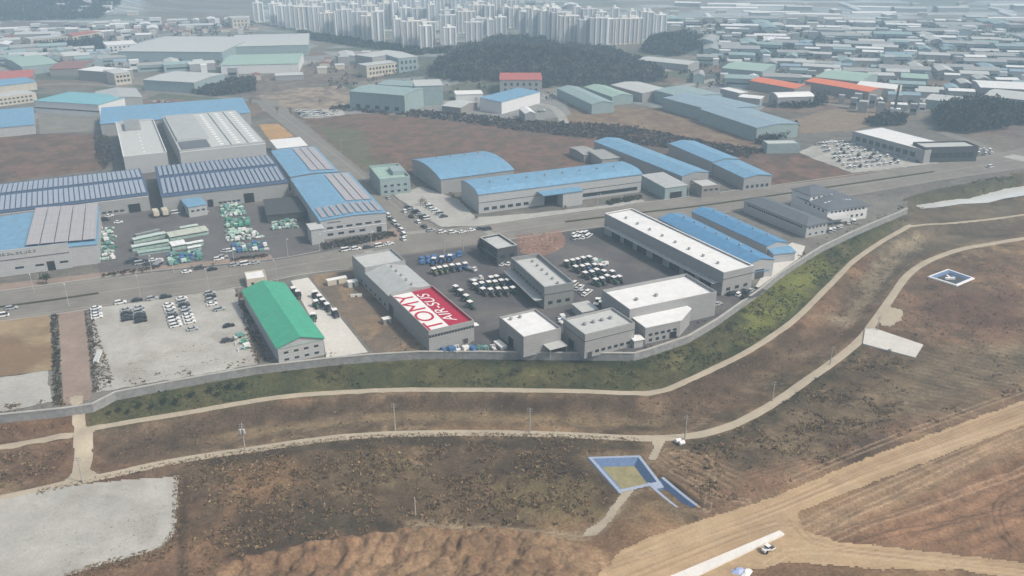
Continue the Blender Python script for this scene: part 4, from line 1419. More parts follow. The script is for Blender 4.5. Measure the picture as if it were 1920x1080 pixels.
c9.vents(2, f=.85, r=.7, a0=.1, a1=.6).canopy('F', .52, 1.0, 3.2, 5, 'pale_roof').door('L', .5, 4, 4, 'opening')
c10 = Bld('office_building', "grey two storey hall with roof vents amid the tractors", (1023, 541), (1074, 528), (966, 484), 10, 'flat', rm='pale_roof', wm='wall_v', par=1.6, cap='steel')
report(c10, "c10"); c10.axis = 'y'
c10.rz = lambda x, y: 8.4
c10.vents(6, f=.62, r=.6).band('F', 6.5, 6.8, 'trim').canopy('L', .02, .98, 4.2, 4, 'grey_roof', legs=False)
c10.windows('L', 5.2, 6.2, 9, 2).door('L', .3, 5, 3.6, 'opening').door('L', .6, 5, 3.6, 'opening').windows('F', 2, 3.4, 3, 2)
c11 = Bld('office_building', "small black and grey office with pale roof at the yard gate", (933, 467), (969, 459), (902, 445), 9, 'flat', rm='pale_roof', wm='wall_dark', par=.9, cap='pale_roof')
report(c11, "c11")
c11.windows('L', 1, 7.4, 5, 1.4).band('L', 4.2, 4.5, 'steel').windows('F', 3.8, 5.4, 2, 2.5)
k = Bld('utility_hut', "tiny pale hut behind the beige roofed hall near the wall", (1190, 640), (1206, 636), (1184, 632), 3.2, 'flat', rm='white', wm='wall_light', par=0)
k = Bld('utility_hut', "low white roofed store in the yard behind the beige roofed hall", (1092, 586), (1120, 580), (1075, 571), 3.5, 'flat', rm='pale_roof', wm='wall_light', par=0)

# ---- blue roofed halls beyond the main road
b3 = Bld('factory_hall', "longest blue roofed hall facing the main road with grey walls", (896, 364), (1205, 327), (851, 341), 11, 'saddle', 'x', 'blue_roof', 'wall_light', rise=2.2)
report(b3, "b3")
b3.vents(8, f=.45, r=.6).band('F', 6.0, 6.35, 'trim').windows('F', 1.5, 3.6, 9, 5, .62, .97).windows('F', 1.5, 3.2, 6, 3, .02, .3)
b3.door('F', .43, 9, 5, 'opening', 'loading_bay').door('F', .58, 3, 3, 'wall_dark')
b3.box('entrance_block', .46, .58, -.30, -.02, 0, 8.2, 'wall_light')
b3.box('canopy', .34, .585, -.32, -.01, 8.25, 8.6, 'blue_roof')
b2 = Bld('factory_hall', "wide blue barrel roofed hall behind the longest blue roofed hall", (826, 336), (964, 319), (768, 300), 9, 'arch', 'x', 'blue_roof', 'wall', rise=3.0)
report(b2, "b2")
b2.vents(4, f=.75, r=.6, a0=.15, a1=.95)
b1 = Bld('office_building', "mint green flat roofed office block on the corner of the side road", (712, 336), (769, 331), (690, 311), 10, 'flat', rm='mint', wm='wall_teal', par=1.2, cap='mint')
report(b1, "b1")
b1.windows('F', 1.5, 2.7, 4, 1.8).windows('F', 5, 6.2, 4, 1.8).box('stair_tower', .55, .98, .3, .7, 8.8, 11.2, 'wall_teal')
b5 = Bld('warehouse', "long narrow blue roofed shed running back from the grey shed", (1283, 332), (1325, 321), (1122, 266), 9, 'gable', 'y', 'blue_roof_y', 'wall', rise=1.6)
report(b5, "b5")
b5.skylights(6, .08, .92, .55, 2.2, 1.4, 'steel', along='y')
b6 = Bld('warehouse', "rear section of the blue roofed shed second from the grey shed", (1338, 305), (1382, 297), (1262, 270), 8.5, 'gable', 'y', 'blue_roof_y', 'wall', rise=1.5)
b6.skylights(3, .1, .9, .55, 2.2, 1.4, 'steel', along='y')
b7 = Bld('warehouse', "front section of the blue roofed shed nearest the dark showroom", (1397, 335), (1446, 328), (1341, 306), 7.5, 'gable', 'y', 'blue_roof_y', 'wall', rise=1.4)
report(b7, "b7")
b7.skylights(2, .1, .9, .55, 2.2, 1.4, 'steel', along='y').windows('F', 1, 2.8, 5, 1.8)
b4 = Bld('shed', "plain grey roofed shed at the right end of the longest blue hall", (1248, 353), (1288, 347), (1205, 331), 7, 'mono', 'x', 'grey_roof', 'wall_teal', rise=.8)
b4.door('F', .5, 8, 4, 'opening')
k = Bld('office_building', "small flat roofed office with pale roof beyond the grey shed", (1318, 350), (1350, 345), (1308, 337), 7, 'flat', rm='pale_roof', wm='wall_brown', par=.6)
k.windows('F', 3.8, 5, 3, 2)
k = Bld('shed', "grey roofed shed at the back edge of the brown field", (1095, 291), (1122, 288), (1068, 277), 5, 'gable', 'x', 'grey_roof_x', 'wall_brown', rise=.8)
k = Bld('shed', "grey lean-to behind the right end of the longest blue hall", (1130, 300), (1180, 293), (1115, 285), 6, 'mono', 'x', 'grey_roof_x', 'wall', rise=.8)
b9 = Bld('showroom', "white roofed showroom wing with grey wall in the crowded vehicle yard", (1738, 283), (1790, 272), (1605, 246), 9, 'flat', rm='white_roof', wm='wall', par=.5)
report(b9, "b9")
b9.windows('L', 3, 6, 9, 4, .05, .9)
b9b = Bld('showroom', "black glossy showroom block at the end of the white roofed wing", (1736, 277), (1834, 273), (1742, 266), 10.5, 'flat', rm='pale_roof', wm='wall_dark', par=1.0)
report(b9b, "b9b")
b9b.windows('F', 3, 6.5, 7, 4)
k = Bld('storage_building', "plain pale grey block at the corner of the vehicle yard", (1440, 270), (1500, 268), (1437, 263), 7, 'flat', rm='pale_roof', wm='wall_teal', par=.5)

# ---- solar roofed factory on the left
a2 = Bld('factory_hall', "solar roofed hall at the left edge with two rows of panels", (-120, 414), (278, 366), (256, 318), 9, 'gable', 'x', 'solar_base', 'wall', side='R', rise=1.6)
report(a2, "a2")
a2.panels(38, 1, .02, .995, .04, .46, gx=.22).panels(38, 1, .02, .995, .54, .96, gx=.22)
a2.door('F', .92, 6, 5, 'opening').windows('F', 1.5, 2.6, 4, 2.2, .75, .87).band('F', 8.2, 8.5, 'white')
a3 = Bld('factory_hall', "solar roofed hall in the middle of the factory with two panel rows", (303, 368), (541, 344), (279, 313), 9, 'gable', 'x', 'solar_base', 'wall', rise=1.6)
report(a3, "a3")
a3.panels(24, 1, .01, .99, .04, .46, gx=.35, tilt=.4).panels(24, 1, .01, .99, .54, .96, gx=.35, tilt=.4)
a3.door('F', .36, 3, 4.5, 'opening').door('F', .67, 5.5, 5.5, 'opening').windows('F', 1.5, 2.5, 5, 2, .42, .6)
k = Bld('annex', "light blue roofed annex with porch against the middle solar hall", (352, 388), (388, 384), (320, 371), 6, 'mono', 'x', 'blue_roof', 'wall_light', rise=.5)
k.door('L', .5, 4, 3.6, 'opening').windows('F', 3, 4, 3, 1.6)
a4 = Bld('factory_hall', "L-shaped front hall with striped solar panels facing the junction", (601, 415), (723, 398), (548, 336), 10, 'gable', 'y', 'blue_roof_y', 'wall_light', rise=.9)
report(a4, "a4")
a4.panels(9, 1, .02, .98, .02, .24, gx=.4, tilt=.4, m='panel_pale').panels(3, 1, .55, .97, .27, .99, gx=.12, m='panel_pale')
a4.windows('F', 5.2, 6.2, 6, 3.2).windows('F', 1.6, 2.8, 4, 3, .05, .7).band('F', 8.4, 8.7, 'trim', a0=.1, a1=.3).door('F', .88, 2.5, 3, 'opening').door('L', .85, 4, 4.5, 'opening').band('F', 4.2, 4.4, 'white')
a4b = Bld('factory_hall', "rear blue hall with pale solar strips behind the L-shaped front hall", (545, 332), (634, 322), (509, 284), 9, 'gable', 'y', 'blue_roof_y', 'wall_light', rise=.9)
report(a4b, "a4b")
a4b.panels(3, 1, .45, .96, .04, .99, gx=.12, m='panel_pale')
k = Bld('shed', "pale roofed shed behind the rear blue hall by the side road", (520, 279), (576, 273), (508, 264), 6, 'mono', 'x', 'white_roof', 'wall_white', rise=.3)
a6 = Bld('factory_hall', "large grey hall with broad pale roof stripes behind the solar halls", (336, 281), (498, 266), (298, 218), 12, 'flat', 'y', 'pale_roof', 'wall_light', par=.35)
report(a6, "a6")
a6.skylights(14, .03, .97, .50, 2.6, 3.4, 'white', along='y').skylights(14, .03, .97, .70, 2.6, 3.4, 'white', along='y').skylights(14, .03, .97, .90, 2.6, 3.4, 'white', along='y')
a6.band('F', 10.5, 10.9, 'white').box('roof_section', .03, .40, .22, .97, 11.66, 12.9, 'grey_roof')
a6.box('roof_section', .03, .36, .02, .2, 11.66, 12.3, 'slate_roof').name = 'roof_section'
for f_ in (.60, .80):
    a6.box('roof_seam', f_, f_ + .008, .02, .98, 11.66, 11.95, 'trim')
a5 = Bld('factory_hall', "tall grey hall with open steel rack on its roof beside a lane", (231, 293), (313, 286), (214, 229), 12, 'flat', rm='pale_roof', wm='wall_light', par=.9, cap='white')
report(a5, "a5")
a5.box('cooling_unit', .2, .6, .72, .95, 11.1, 14.5, 'steel')
a5.skylights(6, .05, .65, .5, 1.2, 2, 'white', along='y')
a7 = Bld('factory_hall', "very long bright blue roofed hall behind the grey halls", (188, 232), (470, 212), (178, 206), 9, 'mono', 'x', 'blue_roof', 'wall', rise=1.5)
report(a7, "a7")
a8 = Bld('factory_hall', "cyan roofed hall with white striped wall far left", (68, 188), (180, 198), (105, 170), 10, 'hip', rm='cyan_roof', wm='wall_white', rise=1.5)
report(a8, "a8")
a8.band('F', 4, 5, 'trim')
k = Bld('factory_hall', "dull violet grey roofed hall right of the cyan roofed hall", (188, 190), (266, 182), (186, 172), 9, 'gable', 'y', 'grey_roof', 'wall', rise=2)
a1 = Bld('factory_hall', "front hall at the left edge with slanted rack of pale solar panels", (-90, 488), (181, 462), (160, 395), 9.5, 'gable', 'y', 'blue_roof_y', 'wall_light', side='R', rise=1.2)
report(a1, "a1")
a1.panels(5, 4, .50, 1.0, .06, 1.05, gx=.06, gy=.015, up=1.2, m='panel_pale')
a1.box('parapet', -.005, .80, -.02, -.001, 0.05, 12.2, 'wall_light').name = 'facade_wall'
fw = -.02 * a1.D
for c in (.42, .56, .73):
    for kx in range(3):
        b = MB(); x = (c + kx * .018) * a1.W
        b.box(x - .7, x + .7, fw - .07, fw - .003, 3.0, 3.9); b.build('window', M('glass'), a1.root)
b = MB(); b.box(.655 * a1.W - 1.6, .655 * a1.W + 1.6, fw - .1, fw - .003, .1, 4.6); b.build('door', M('opening'), a1.root)
b = MB(); b.box(0, .80 * a1.W, fw - .14, fw - .003, 7.6, 7.9); b.build('trim_band', M('trim'), a1.root)
b = MB()
for i in range(9):       # facade lettering too coarse in the photo to read: nine dark block strokes
    x = .315 * a1.W + i * 1.75
    b.box(x, x + 1.2, fw - .12, fw - .003, 9.9, 10.2); b.box(x + (.0 if i % 2 else .9), x + (.3 if i % 2 else 1.2), fw - .12, fw - .003, 10.22, 10.9)
    if i % 3: b.box(x + .35, x + .85, fw - .12, fw - .003, 10.7, 11.1)
b.build('sign_lettering', M('trim'), a1.root)
k = Bld('canopy_shelter', "dark netted shelter between the solar halls and the front hall", (500, 404), (572, 398), (492, 375), 4.5, 'flat', rm='wall_dark', wm='wall_dark', par=0)
k = Bld('guard_tower', "small square pale booth raised at the factory gate", (583, 432), (606, 428), (578, 421), 8, 'flat', rm='pale_roof', wm='wall_light', par=0)
k = Bld('factory_hall', "bright blue ribbed roof at the left edge beside a brown yard", (-60, 244), (64, 235), (52, 205), 7, 'mono', 'x', 'blue_roof', 'wall_light', side='R', rise=1.0)
k = Bld('factory_hall', "low blue grey roofed shed at the left edge below a red roof", (-60, 168), (68, 154), (40, 145), 7, 'gable', 'x', 'blue_roof', 'wall_cream', side='R', rise=.8)
k = Bld('factory_hall', "faded red roofed shed at the left edge", (-60, 152), (60, 146), (20, 134), 7, 'gable', 'x', 'red_roof', 'wall_brown', side='R', rise=1.2)
k = Bld('office_building', "long cream two storey block at the left edge above the blue roof", (-60, 190), (66, 173), (60, 166), 8, 'flat', rm='pale_roof', wm='wall_cream', side='R', par=.4)
k.windows('F', 1.5, 3, 14, 2).windows('F', 4.8, 6.2, 14, 2)

# ---- middle distance
def far_b(name, label, FL, FR, BK, h, roof='gable', axis='x', rm='grey_roof', wm='wall', win=0, **kw):
    b_ = Bld(name, label, FL, FR, BK, h, roof, axis, rm, wm, **kw)
    if win:
        b_.windows('F', h * .25, h * .45, win, 2.2).windows('F', h * .62, h * .82, win, 2.2)
    return b_
k = far_b('factory_hall', "big pale teal hall above the brown field with white end wall", (656, 171), (757, 180), (690, 158), 15, 'gable', 'x', 'teal_roof', 'wall_teal', rise=1.2)
k.windows('F', 2, 5, 5, 4)
far_b('factory_hall', "taller pale block joined right of the big pale teal hall", (778, 162), (830, 160), (776, 151), 17, 'flat', rm='pale_roof', wm='wall_teal', par=0)
far_b('factory_hall', "long low dark green roofed hall behind the big pale teal hall", (710, 158), (775, 163), (720, 149), 10, 'gable', 'x', 'teal_roof', 'wall_teal', rise=1)
far_b('house', "small pale gabled warehouse below the wooded hill", (830, 198), (862, 203), (858, 187), 6, 'gable', 'x', 'pale_roof', 'wall_brown', rise=1.5)
far_b('factory_hall', "red topped grey block in front of the wooded hill", (937, 150), (1016, 150), (938, 137), 14, 'flat', rm='red_roof', wm='wall', par=0, win=6)
far_b('factory_hall', "blue roofed white walled hall in front of the red topped block", (943, 192), (1010, 172), (925, 180), 10, 'mono', 'x', 'blue_roof', 'wall_white', rise=1).windows('R', 2, 6, 4, 3)
far_b('school_building', "long cream school like block near the bright apartment towers", (688, 124), (748, 116), (684, 119), 12, 'flat', rm='pale_roof', wm='wall_cream', par=0, win=9)
far_b('office_building', "pale corner block with dark glass next to the wooded hill", (748, 110), (782, 106), (745, 101), 16, 'flat', rm='pale_roof', wm='wall_teal', par=0, win=4)
far_b('office_building', "flat grey box building left of the wooded hill foot", (700, 108), (756, 98), (690, 100), 10, 'flat', rm='pale_roof', wm='wall', par=0)
far_b('office_building', "white walled low court below the wooded hill", (855, 178), (905, 176), (856, 171), 6, 'flat', rm='white', wm='wall_white', par=0)
far_b('warehouse', "teal grey roofed shed right of the red topped block", (1112, 197), (1150, 192), (1052, 166), 8, 'gable', 'y', 'teal_roof', 'wall_teal', rise=2)
far_b('warehouse', "pale green roofed shed behind the teal grey shed", (1150, 183), (1185, 178), (1112, 163), 7, 'gable', 'y', 'mint', 'wall_teal', rise=2)
far_b('warehouse', "pink roofed small shed amid the pale green sheds", (1160, 180), (1184, 177), (1148, 169), 5, 'gable', 'y', 'red_roof', 'wall_cream', rise=1)
far_b('warehouse', "pale twin roofed shed below the wooded hill edge", (1208, 176), (1255, 168), (1178, 157), 8, 'gable', 'y', 'pale_roof', 'wall', rise=1.5)
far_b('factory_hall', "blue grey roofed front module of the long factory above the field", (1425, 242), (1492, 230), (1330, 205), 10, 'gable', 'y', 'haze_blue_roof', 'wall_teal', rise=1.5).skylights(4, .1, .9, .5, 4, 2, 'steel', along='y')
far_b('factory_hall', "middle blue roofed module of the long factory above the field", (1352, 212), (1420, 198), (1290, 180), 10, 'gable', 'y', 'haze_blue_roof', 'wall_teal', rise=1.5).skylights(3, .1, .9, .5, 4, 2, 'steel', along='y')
far_b('factory_hall', "rear teal grey module of the long factory above the field", (1292, 186), (1350, 176), (1250, 168), 10, 'gable', 'y', 'teal_roof', 'wall_teal', rise=1.5)
far_b('warehouse', "bright white narrow roof behind the long blue grey factory", (1352, 166), (1385, 175), (1362, 163), 7, 'flat', rm='white', wm='wall', par=0)
far_b('warehouse', "bright white stepped roof right of the narrow white roof", (1385, 182), (1425, 186), (1392, 177), 7, 'flat', rm='white', wm='wall', par=0)
far_b('warehouse', "white arched roof rising behind dark trees", (1460, 183), (1525, 180), (1470, 175), 9, 'arch', 'x', 'white', 'wall', rise=2)
far_b('factory_hall', "orange roofed hall at the left of the orange pair", (1408, 151), (1488, 167), (1425, 144), 8, 'gable', 'x', 'orange_roof', 'wall_brown', rise=2)
far_b('factory_hall', "larger orange roofed hall at the right of the orange pair", (1512, 152), (1628, 173), (1530, 145), 8, 'gable', 'x', 'orange_roof', 'wall_brown', rise=2)
far_b('factory_hall', "cream roofed hall behind the larger orange roofed hall", (1606, 160), (1678, 168), (1618, 152), 9, 'gable', 'x', 'white', 'wall_cream', rise=2)
far_b('factory_hall', "mint teal roofed hall behind the orange roofed pair", (1530, 144), (1612, 154), (1560, 130), 10, 'gable', 'x', 'mint', 'wall_teal', rise=2)
far_b('factory_hall', "pale mint roofed hall left of the mint teal hall", (1352, 128), (1430, 134), (1385, 116), 8, 'gable', 'x', 'mint', 'wall_teal', rise=1.5)
far_b('warehouse', "long pale roof beyond the wooded hill's right end", (1195, 112), (1290, 122), (1215, 106), 8, 'gable', 'x', 'pale_roof', 'wall', rise=1)
far_b('warehouse', "long silver roofed hall above the dark grove at right", (1735, 187), (1870, 200), (1760, 178), 8, 'gable', 'x', 'pale_roof', 'wall_teal', rise=1.5)
far_b('warehouse', "bright silver hall at the right edge", (1840, 165), (1940, 168), (1862, 153), 9, 'gable', 'x', 'white_roof', 'wall', rise=1.5)
far_b('warehouse', "second silver grey hall below the bright one at right edge", (1845, 180), (1960, 192), (1870, 168), 8, 'gable', 'x', 'pale_roof', 'wall_teal', rise=1.5)
far_b('warehouse', "yellowish green roofed shed in the distance at right", (1690, 146), (1740, 148), (1705, 138), 7, 'gable', 'x', 'mint', 'wall', rise=1)
far_b('factory_hall', "huge pale grey factory roof at upper left", (215, 98), (420, 96), (330, 70), 12, 'gable', 'x', 'pale_roof', 'wall_teal', rise=2)
far_b('factory_hall', "huge pale grey factory roof right of its twin at upper left", (425, 88), (578, 84), (440, 66), 12, 'gable', 'x', 'pale_roof', 'wall_teal', rise=2)
far_b('factory_hall', "mint roofed hall with white wall below the huge factory", (412, 124), (560, 118), (450, 104), 9, 'gable', 'x', 'mint', 'wall_white', rise=1.5)
far_b('factory_hall', "white roofed brown walled hall at upper left", (148, 131), (214, 137), (160, 123), 10, 'flat', rm='white', wm='wall_brown', par=0)
far_b('office_building', "cream windowed block joined to the white roofed brown hall", (215, 139), (243, 135), (214, 130), 11, 'flat', rm='pale_roof', wm='wall_cream', par=0, win=4)
far_b('factory_hall', "grey green roofed hall right of the cream windowed block", (268, 150), (364, 155), (330, 134), 10, 'gable', 'x', 'pale_roof', 'wall_teal', rise=1)
far_b('office_building', "row of cream offices right of the grey green roofed hall", (366, 152), (416, 143), (362, 146), 8, 'flat', rm='pale_roof', wm='wall_cream', par=0, win=5)
far_b('factory_hall', "dark maroon roofed hall at upper left", (92, 130), (152, 128), (120, 115), 7, 'gable', 'x', 'brick_red', 'wall_brown', rise=1.5)
far_b('factory_hall', "mint grey roofed hall above the faded red roof", (42, 126), (108, 118), (60, 105), 8, 'gable', 'x', 'mint', 'wall_teal', rise=1.5)
far_b('office_building', "white low office with green stair tower at upper left", (200, 86), (256, 82), (196, 79), 9, 'flat', rm='white', wm='wall_white', par=0, win=6)
far_b('school_building', "long cream building with window row at far upper left", (57, 74), (134, 67), (58, 70), 10, 'flat', rm='pale_roof', wm='wall_cream', par=0, win=12)
far_b('school_building', "second cream building with window row right of the first", (137, 68), (187, 59), (138, 63), 10, 'flat', rm='red_roof', wm='wall_cream', par=0, win=9)
far_b('office_building', "pale windowed block by the upper edge left of the towers", (435, 35), (465, 33), (434, 31), 14, 'flat', rm='pale_roof', wm='wall_cream', par=0, win=4)
# ------------------------------------------------------------------ retention pond and lined pit
def ring(b, P, offs, zs, mi=0):
    """concentric strips of a polygon: each outline pushed out by offs[i] metres, at height zs[i]"""
    P = np.array(P)
    ar = sum(P[i][0] * P[(i + 1) % len(P)][1] - P[(i + 1) % len(P)][0] * P[i][1] for i in range(len(P)))
    if ar < 0:
        P = P[::-1]
    n = len(P)
    N = []
    for i in range(n):
        d0 = P[i] - P[i - 1]; d1 = P[(i + 1) % n] - P[i]
        d0 /= np.linalg.norm(d0); d1 /= np.linalg.norm(d1)
        q = np.array((d0[1] + d1[1], -d0[0] - d1[0]))
        q /= max(.35, 1 + d0 @ d1)
        N.append(q)
    N = np.array(N)
    k = len(b.v)
    for o_, z in zip(offs, zs):
        for i in range(n):
            b.v.append((*(P[i] + N[i] * o_), z))
    for j in range(len(offs) - 1):
        for i in range(n):
            b.f.append((k + j * n + i, k + j * n + (i + 1) % n, k + (j + 1) * n + (i + 1) % n, k + (j + 1) * n + i))
            b.m.append(mi)
    return P
m_tb = mat('liner_blue', (.12, .19, .34), rough=.5, var=.2, scale=1.2)
m_tp = mat('liner_pale', (.34, .40, .52), rough=.6, var=.15, scale=1.2, stain=.2)
org = np.array(POND_RO[0])
pond = thing("retention_pond", "blue lined rectangular pond dug into the scrub below the track", "pond", (*org, -5.8), 0)
BL = [tuple(np.array(p) - org) for p in POND_RO]
b = MB(); ring(b, BL, [-1.0, -3.0], [.10, -1.9]); b.build('lining', m_tb, pond)
b = MB(); ring(b, BL, [0, -1.0], [.05, .10]); ring(b, BL, [.7, 0], [-1.2, .05]); b.build('rim', m_tp, pond)
b = MB(); Q = ring(MB(), BL, [0], [0]); b2_ = MB(); ring(b2_, BL, [-2.9], [-1.82]); b.poly(b2_.v); b.build('pond_floor', mat('pond_silt', (.29, .26, .14), rough=.5, var=.25, scale=.3), pond)
oc = CHAN_A[0]
ch = thing("drain_channel", "blue lined drain running from the pond to the haul road", "channel", (*oc, -5.95), 0)
A_ = smooth_line(CHAN_A, 3) - oc
d = np.gradient(A_, axis=0); d /= np.linalg.norm(d, axis=1)[:, None]
nn = np.stack([-d[:, 1], d[:, 0]], 1)
def chan(o0, z0, o1, z1, name, m, rng_):
    b_ = MB()
    for i in range(*rng_):
        p, q, a, c = A_[i], A_[i + 1], nn[i], nn[i + 1]
        for s_ in (1, -1):
            b_.poly([(*(p + a * o0 * s_), z0), (*(q + c * o0 * s_), z0), (*(q + c * o1 * s_), z1), (*(p + a * o1 * s_), z1)])
    return b_.build(name, m, ch)
h2 = len(A_) * 3 // 5
chan(0, -1.3, 1.0, -1.3, 'channel_floor', m_tb, (0, len(A_) - 1))
chan(1.0, -1.3, 2.3, .25, 'lining', m_tb, (0, h2))
chan(1.0, -1.3, 2.3, .25, 'lining', m_dirt, (h2, len(A_) - 1))
chan(2.3, .25, 3.2, .3, 'rim', m_tp, (0, h2))
chan(2.3, .25, 3.2, .2, 'rim', m_haul, (h2, len(A_) - 1))
chan(3.2, .3, 4.0, -.9, 'outer_bank', m_tp, (0, h2))
chan(3.2, .2, 4.2, -.9, 'outer_bank', m_haul, (h2, len(A_) - 1))
oq = np.array(PIT_RO[0])
zq = float(np.mean([gz_at(*p) for p in PIT_RO]))
pit = thing("excavation_pit", "white framed pit with blue sheeting in the right hand field", "pit", (*oq, zq + .3), 0)
PL = [tuple(np.array(p) - oq) for p in PIT_RO]
b = MB(); ring(b, PL, [-1.0, -2.6], [.2, -.6]); b.build('lining', m_tb, pit)
b = MB(); ring(b, PL, [0, -1.0], [.15, .2]); ring(b, PL, [.4, 0], [-1.0, .15]); b.build('frame', M('white'), pit)
b2_ = MB(); ring(b2_, PL, [-2.5], [-.55]); b = MB(); b.poly(b2_.v); b.build('pit_floor', M('wall_dark'), pit)
cx_ = np.mean(PL, 0)
b = MB(); b.box(cx_[0] - 3.5, cx_[0] + 1, cx_[1] - 1.6, cx_[1] - .4, -.5, .3); b.box(cx_[0] - 1.5, cx_[0] - .5, cx_[1] - .39, cx_[1] + 2.6, -.5, .25); b.build('cover_sheet', M('white'), pit)
b = MB(); b.box(cx_[0] + .2, cx_[0] + 2.6, cx_[1] + .1, cx_[1] + 1.8, -.5, .1); b.build('blue_sheet', m_tb, pit)
# ------------------------------------------------------------------ poles and lamps
def pole(u, v, H, label, z=None, boxes=False, arms=2, r=.24, name='utility_pole'):
    x, y, zz = gat(u, v) if z is None else (*at(u, v, z), z)
    zz = gz_at(x, y) if z is None else z
    p = thing(name, label, 'pole', (x, y, zz - .1))
    b = MB(); b.cyl((0, 0, 0), (0, 0, H), r, r * .65, 8); b.build('mast', M('trim' if name == 'mast_tower' else 'pole'), p)
    for i in range(arms):
        b = MB(); b.box(-.9, .9, -.06, .06, H - .5 - i * .8, H - .38 - i * .8)
        for s_ in (-.8, 0, .8):
            b.cyl((s_, 0, H - .38 - i * .8), (s_, 0, H - .12 - i * .8), .07, n=6)
        b.build('crossarm', M('steel'), p)
    if boxes:
        for s_ in (-.55, .55):
            b = MB(); b.cyl((s_, -.35, H - 3.4), (s_, -.35, H - 2.0), .42, n=10)
            b.cyl((s_, -.35, H - 2.0), (s_, -.35, H - 1.85), .42, .2, n=10)
            b.build('transformer', M('rim'), p)
        b = MB(); b.box(-1.2, 1.2, -.6, .1, H - 3.55, H - 3.42); b.build('platform', M('steel'), p)
    return p
pole(460, 846, 10.5, "concrete pole with twin transformers beside the lower track", boxes=True)
pole(741, 808, 10.5, "plain concrete pole on the lower track left of the middle")
pole(993, 811, 9.5, "plain concrete pole on the lower track near the middle")
pole(1284, 823, 9.0, "plain concrete pole by the lower track above the blue pond")
pole(1448, 752, 8.0, "thin pole where the lower track starts to climb right")
pole(1556, 684, 8.0, "thin pole beside the lower track below the concrete pad")
pole(156, 906, 9.5, "thin pole standing at the track crossing at left")
pole(779, 968, 6.5, "short pole in the dark scrub at the bottom", arms=0)
pole(1644, 622, 7.0, "thin pole beside the bright concrete pad")
pole(1675, 222, 27, "very tall dark mast rising over the far yards at right", z=0, r=1.3, arms=1, name='mast_tower')
pole(833, 480, 9, "slim grey pole at the edge of the tractor yard", z=0, arms=1)
pole(868, 470, 6, "short grey pole beside the road by the tractor yard", z=0, arms=1)
def lamp_proto():
    p = thing('street_lamp', '', 'street lamp', (0, 0, 0))
    b = MB(); b.cyl((0, 0, 0), (0, 0, 9), .13, .08, 8); b.cyl((0, 0, 0), (0, 0, .5), .22, .2, 8); b.build('mast', M('rim'), p)
    b = MB(); b.cyl((0, 0, 8.9), (0, -2.2, 9.4), .06, .05, 6); b.build('arm', M('rim'), p)
    b = MB(); b.box(-.16, .16, -3.0, -2.1, 9.32, 9.46); b.build('lamp_head', M('white'), p)
    return p
lp = lamp_proto()
LAMPS = [(130, 575, 0), (264, 558, 0), (64, 548, 1), (285, 512, 1), (326, 512, 1), (440, 500, 1), (540, 480, 1), (392, 545, 0), (520, 528, 0), (600, 470, 1), (697, 465, 1), (1000, 440, 0), (1120, 392, 1), (1290, 371, 1), (1440, 350, 1), (1600, 330, 1), (550, 215, 1), (640, 285, 1), (730, 370, 1), (810, 428, 1)]
lamps = []
for i, (u, v, s_) in enumerate(LAMPS):
    o = lp if i == 0 else copy_tree(lp)
    x, y = at(u, v, 0)
    o.location = (x, y, .05)
    o.rotation_euler = (0, 0, R(30) + (R(180) if not s_ else 0))
    o['group'] = 'street lamps along the roads'
    lamps.append(o)
rank_labels(lamps, lambda o, t: f"tall pale street lamp beside the road, {t} of the street lamps")

# ------------------------------------------------------------------ vehicles
def wheel(b, x, y, r, wd, mi=0):
    b.cyl((x, y - wd / 2, r), (x, y + wd / 2, r), r, n=10, mi=mi)
def car_proto(cname, c, kind='car'):
    p = thing('parked_car', '', 'car', (0, 0, 0))
    pm = paint(cname, c)
    Lh = 2.25 if kind == 'car' else 2.4
    b = MB()
    b.extr([(-Lh, .32), (-Lh, .78), (-Lh + .35, .92), (-1.1, .95), (1.0, .95), (Lh - .4, .88), (Lh, .7), (Lh, .32)], 'y', -.88, .88)
    b.build('body', pm, p)
    b = MB()
    if kind == 'car':
        prof = [(-1.75, .955), (-1.15, 1.40), (.25, 1.43), (1.05, .955)]
    elif kind == 'suv':
        prof = [(-2.2, .955), (-2.0, 1.6), (.2, 1.68), (1.1, .955)]
    else:
        prof = [(-2.3, .955), (-2.2, 1.9), (1.2, 1.9), (2.0, .955)]
    b.extr(prof, 'y', -.76, .76)
    b.build('windows', M('glass'), p)
    b = MB()
    t = [q for q in prof[1:3]]
    b.extr([(t[0][0] - .08, t[0][1] + .003), (t[1][0] + .05, t[1][1] + .003), (t[1][0], t[1][1] + .06), (t[0][0], t[0][1] + .06)], 'y', -.74, .74)
    b.build('car_roof', pm, p)
    for x in (-1.4, 1.4):
        for y in (-.82, .82):
            b = MB(); wheel(b, x, y, .33, .2); w_ = b.build('wheel', M('tyre'), p)
    return p
CARS = {}
for nm, c in (('white', (.78, .79, .80)), ('silver', (.42, .44, .46)), ('black', (.015, .016, .02)), ('dark grey', (.06, .065, .075)), ('red', (.35, .03, .03)), ('blue', (.04, .10, .28))):
    for kd in ('car', 'suv', 'van'):
        CARS[nm, kd] = (nm, c, kd)
CPROTO = {}
used_c = set()
def place_car(u, v, colr, kd='car', yaw=None, z=0.08, group=None, ground=None):
    key = (colr, kd)
    if key not in CPROTO:
        CPROTO[key] = car_proto(*CARS[key])
        o = CPROTO[key]
    else:
        o = copy_tree(CPROTO[key])
    if ground:
        x, y = ground
    else:
        x, y = at(u, v, .5)
    o.location = (x, y, z)
    o.rotation_euler = (0, 0, yaw)
    o['kindname'] = colr + ' ' + {'car': 'saloon car', 'suv': 'tall car', 'van': 'van'}[kd]
    if group:
        o['group'] = group
    return o
def finish(objs, where):
    rank_labels(objs, lambda o, t: f"{o['kindname']} {where}, {t}")
    for o in objs:
        del o['kindname']
YX = R(29)          # along the main road
YY = R(29 + 90)     # across it
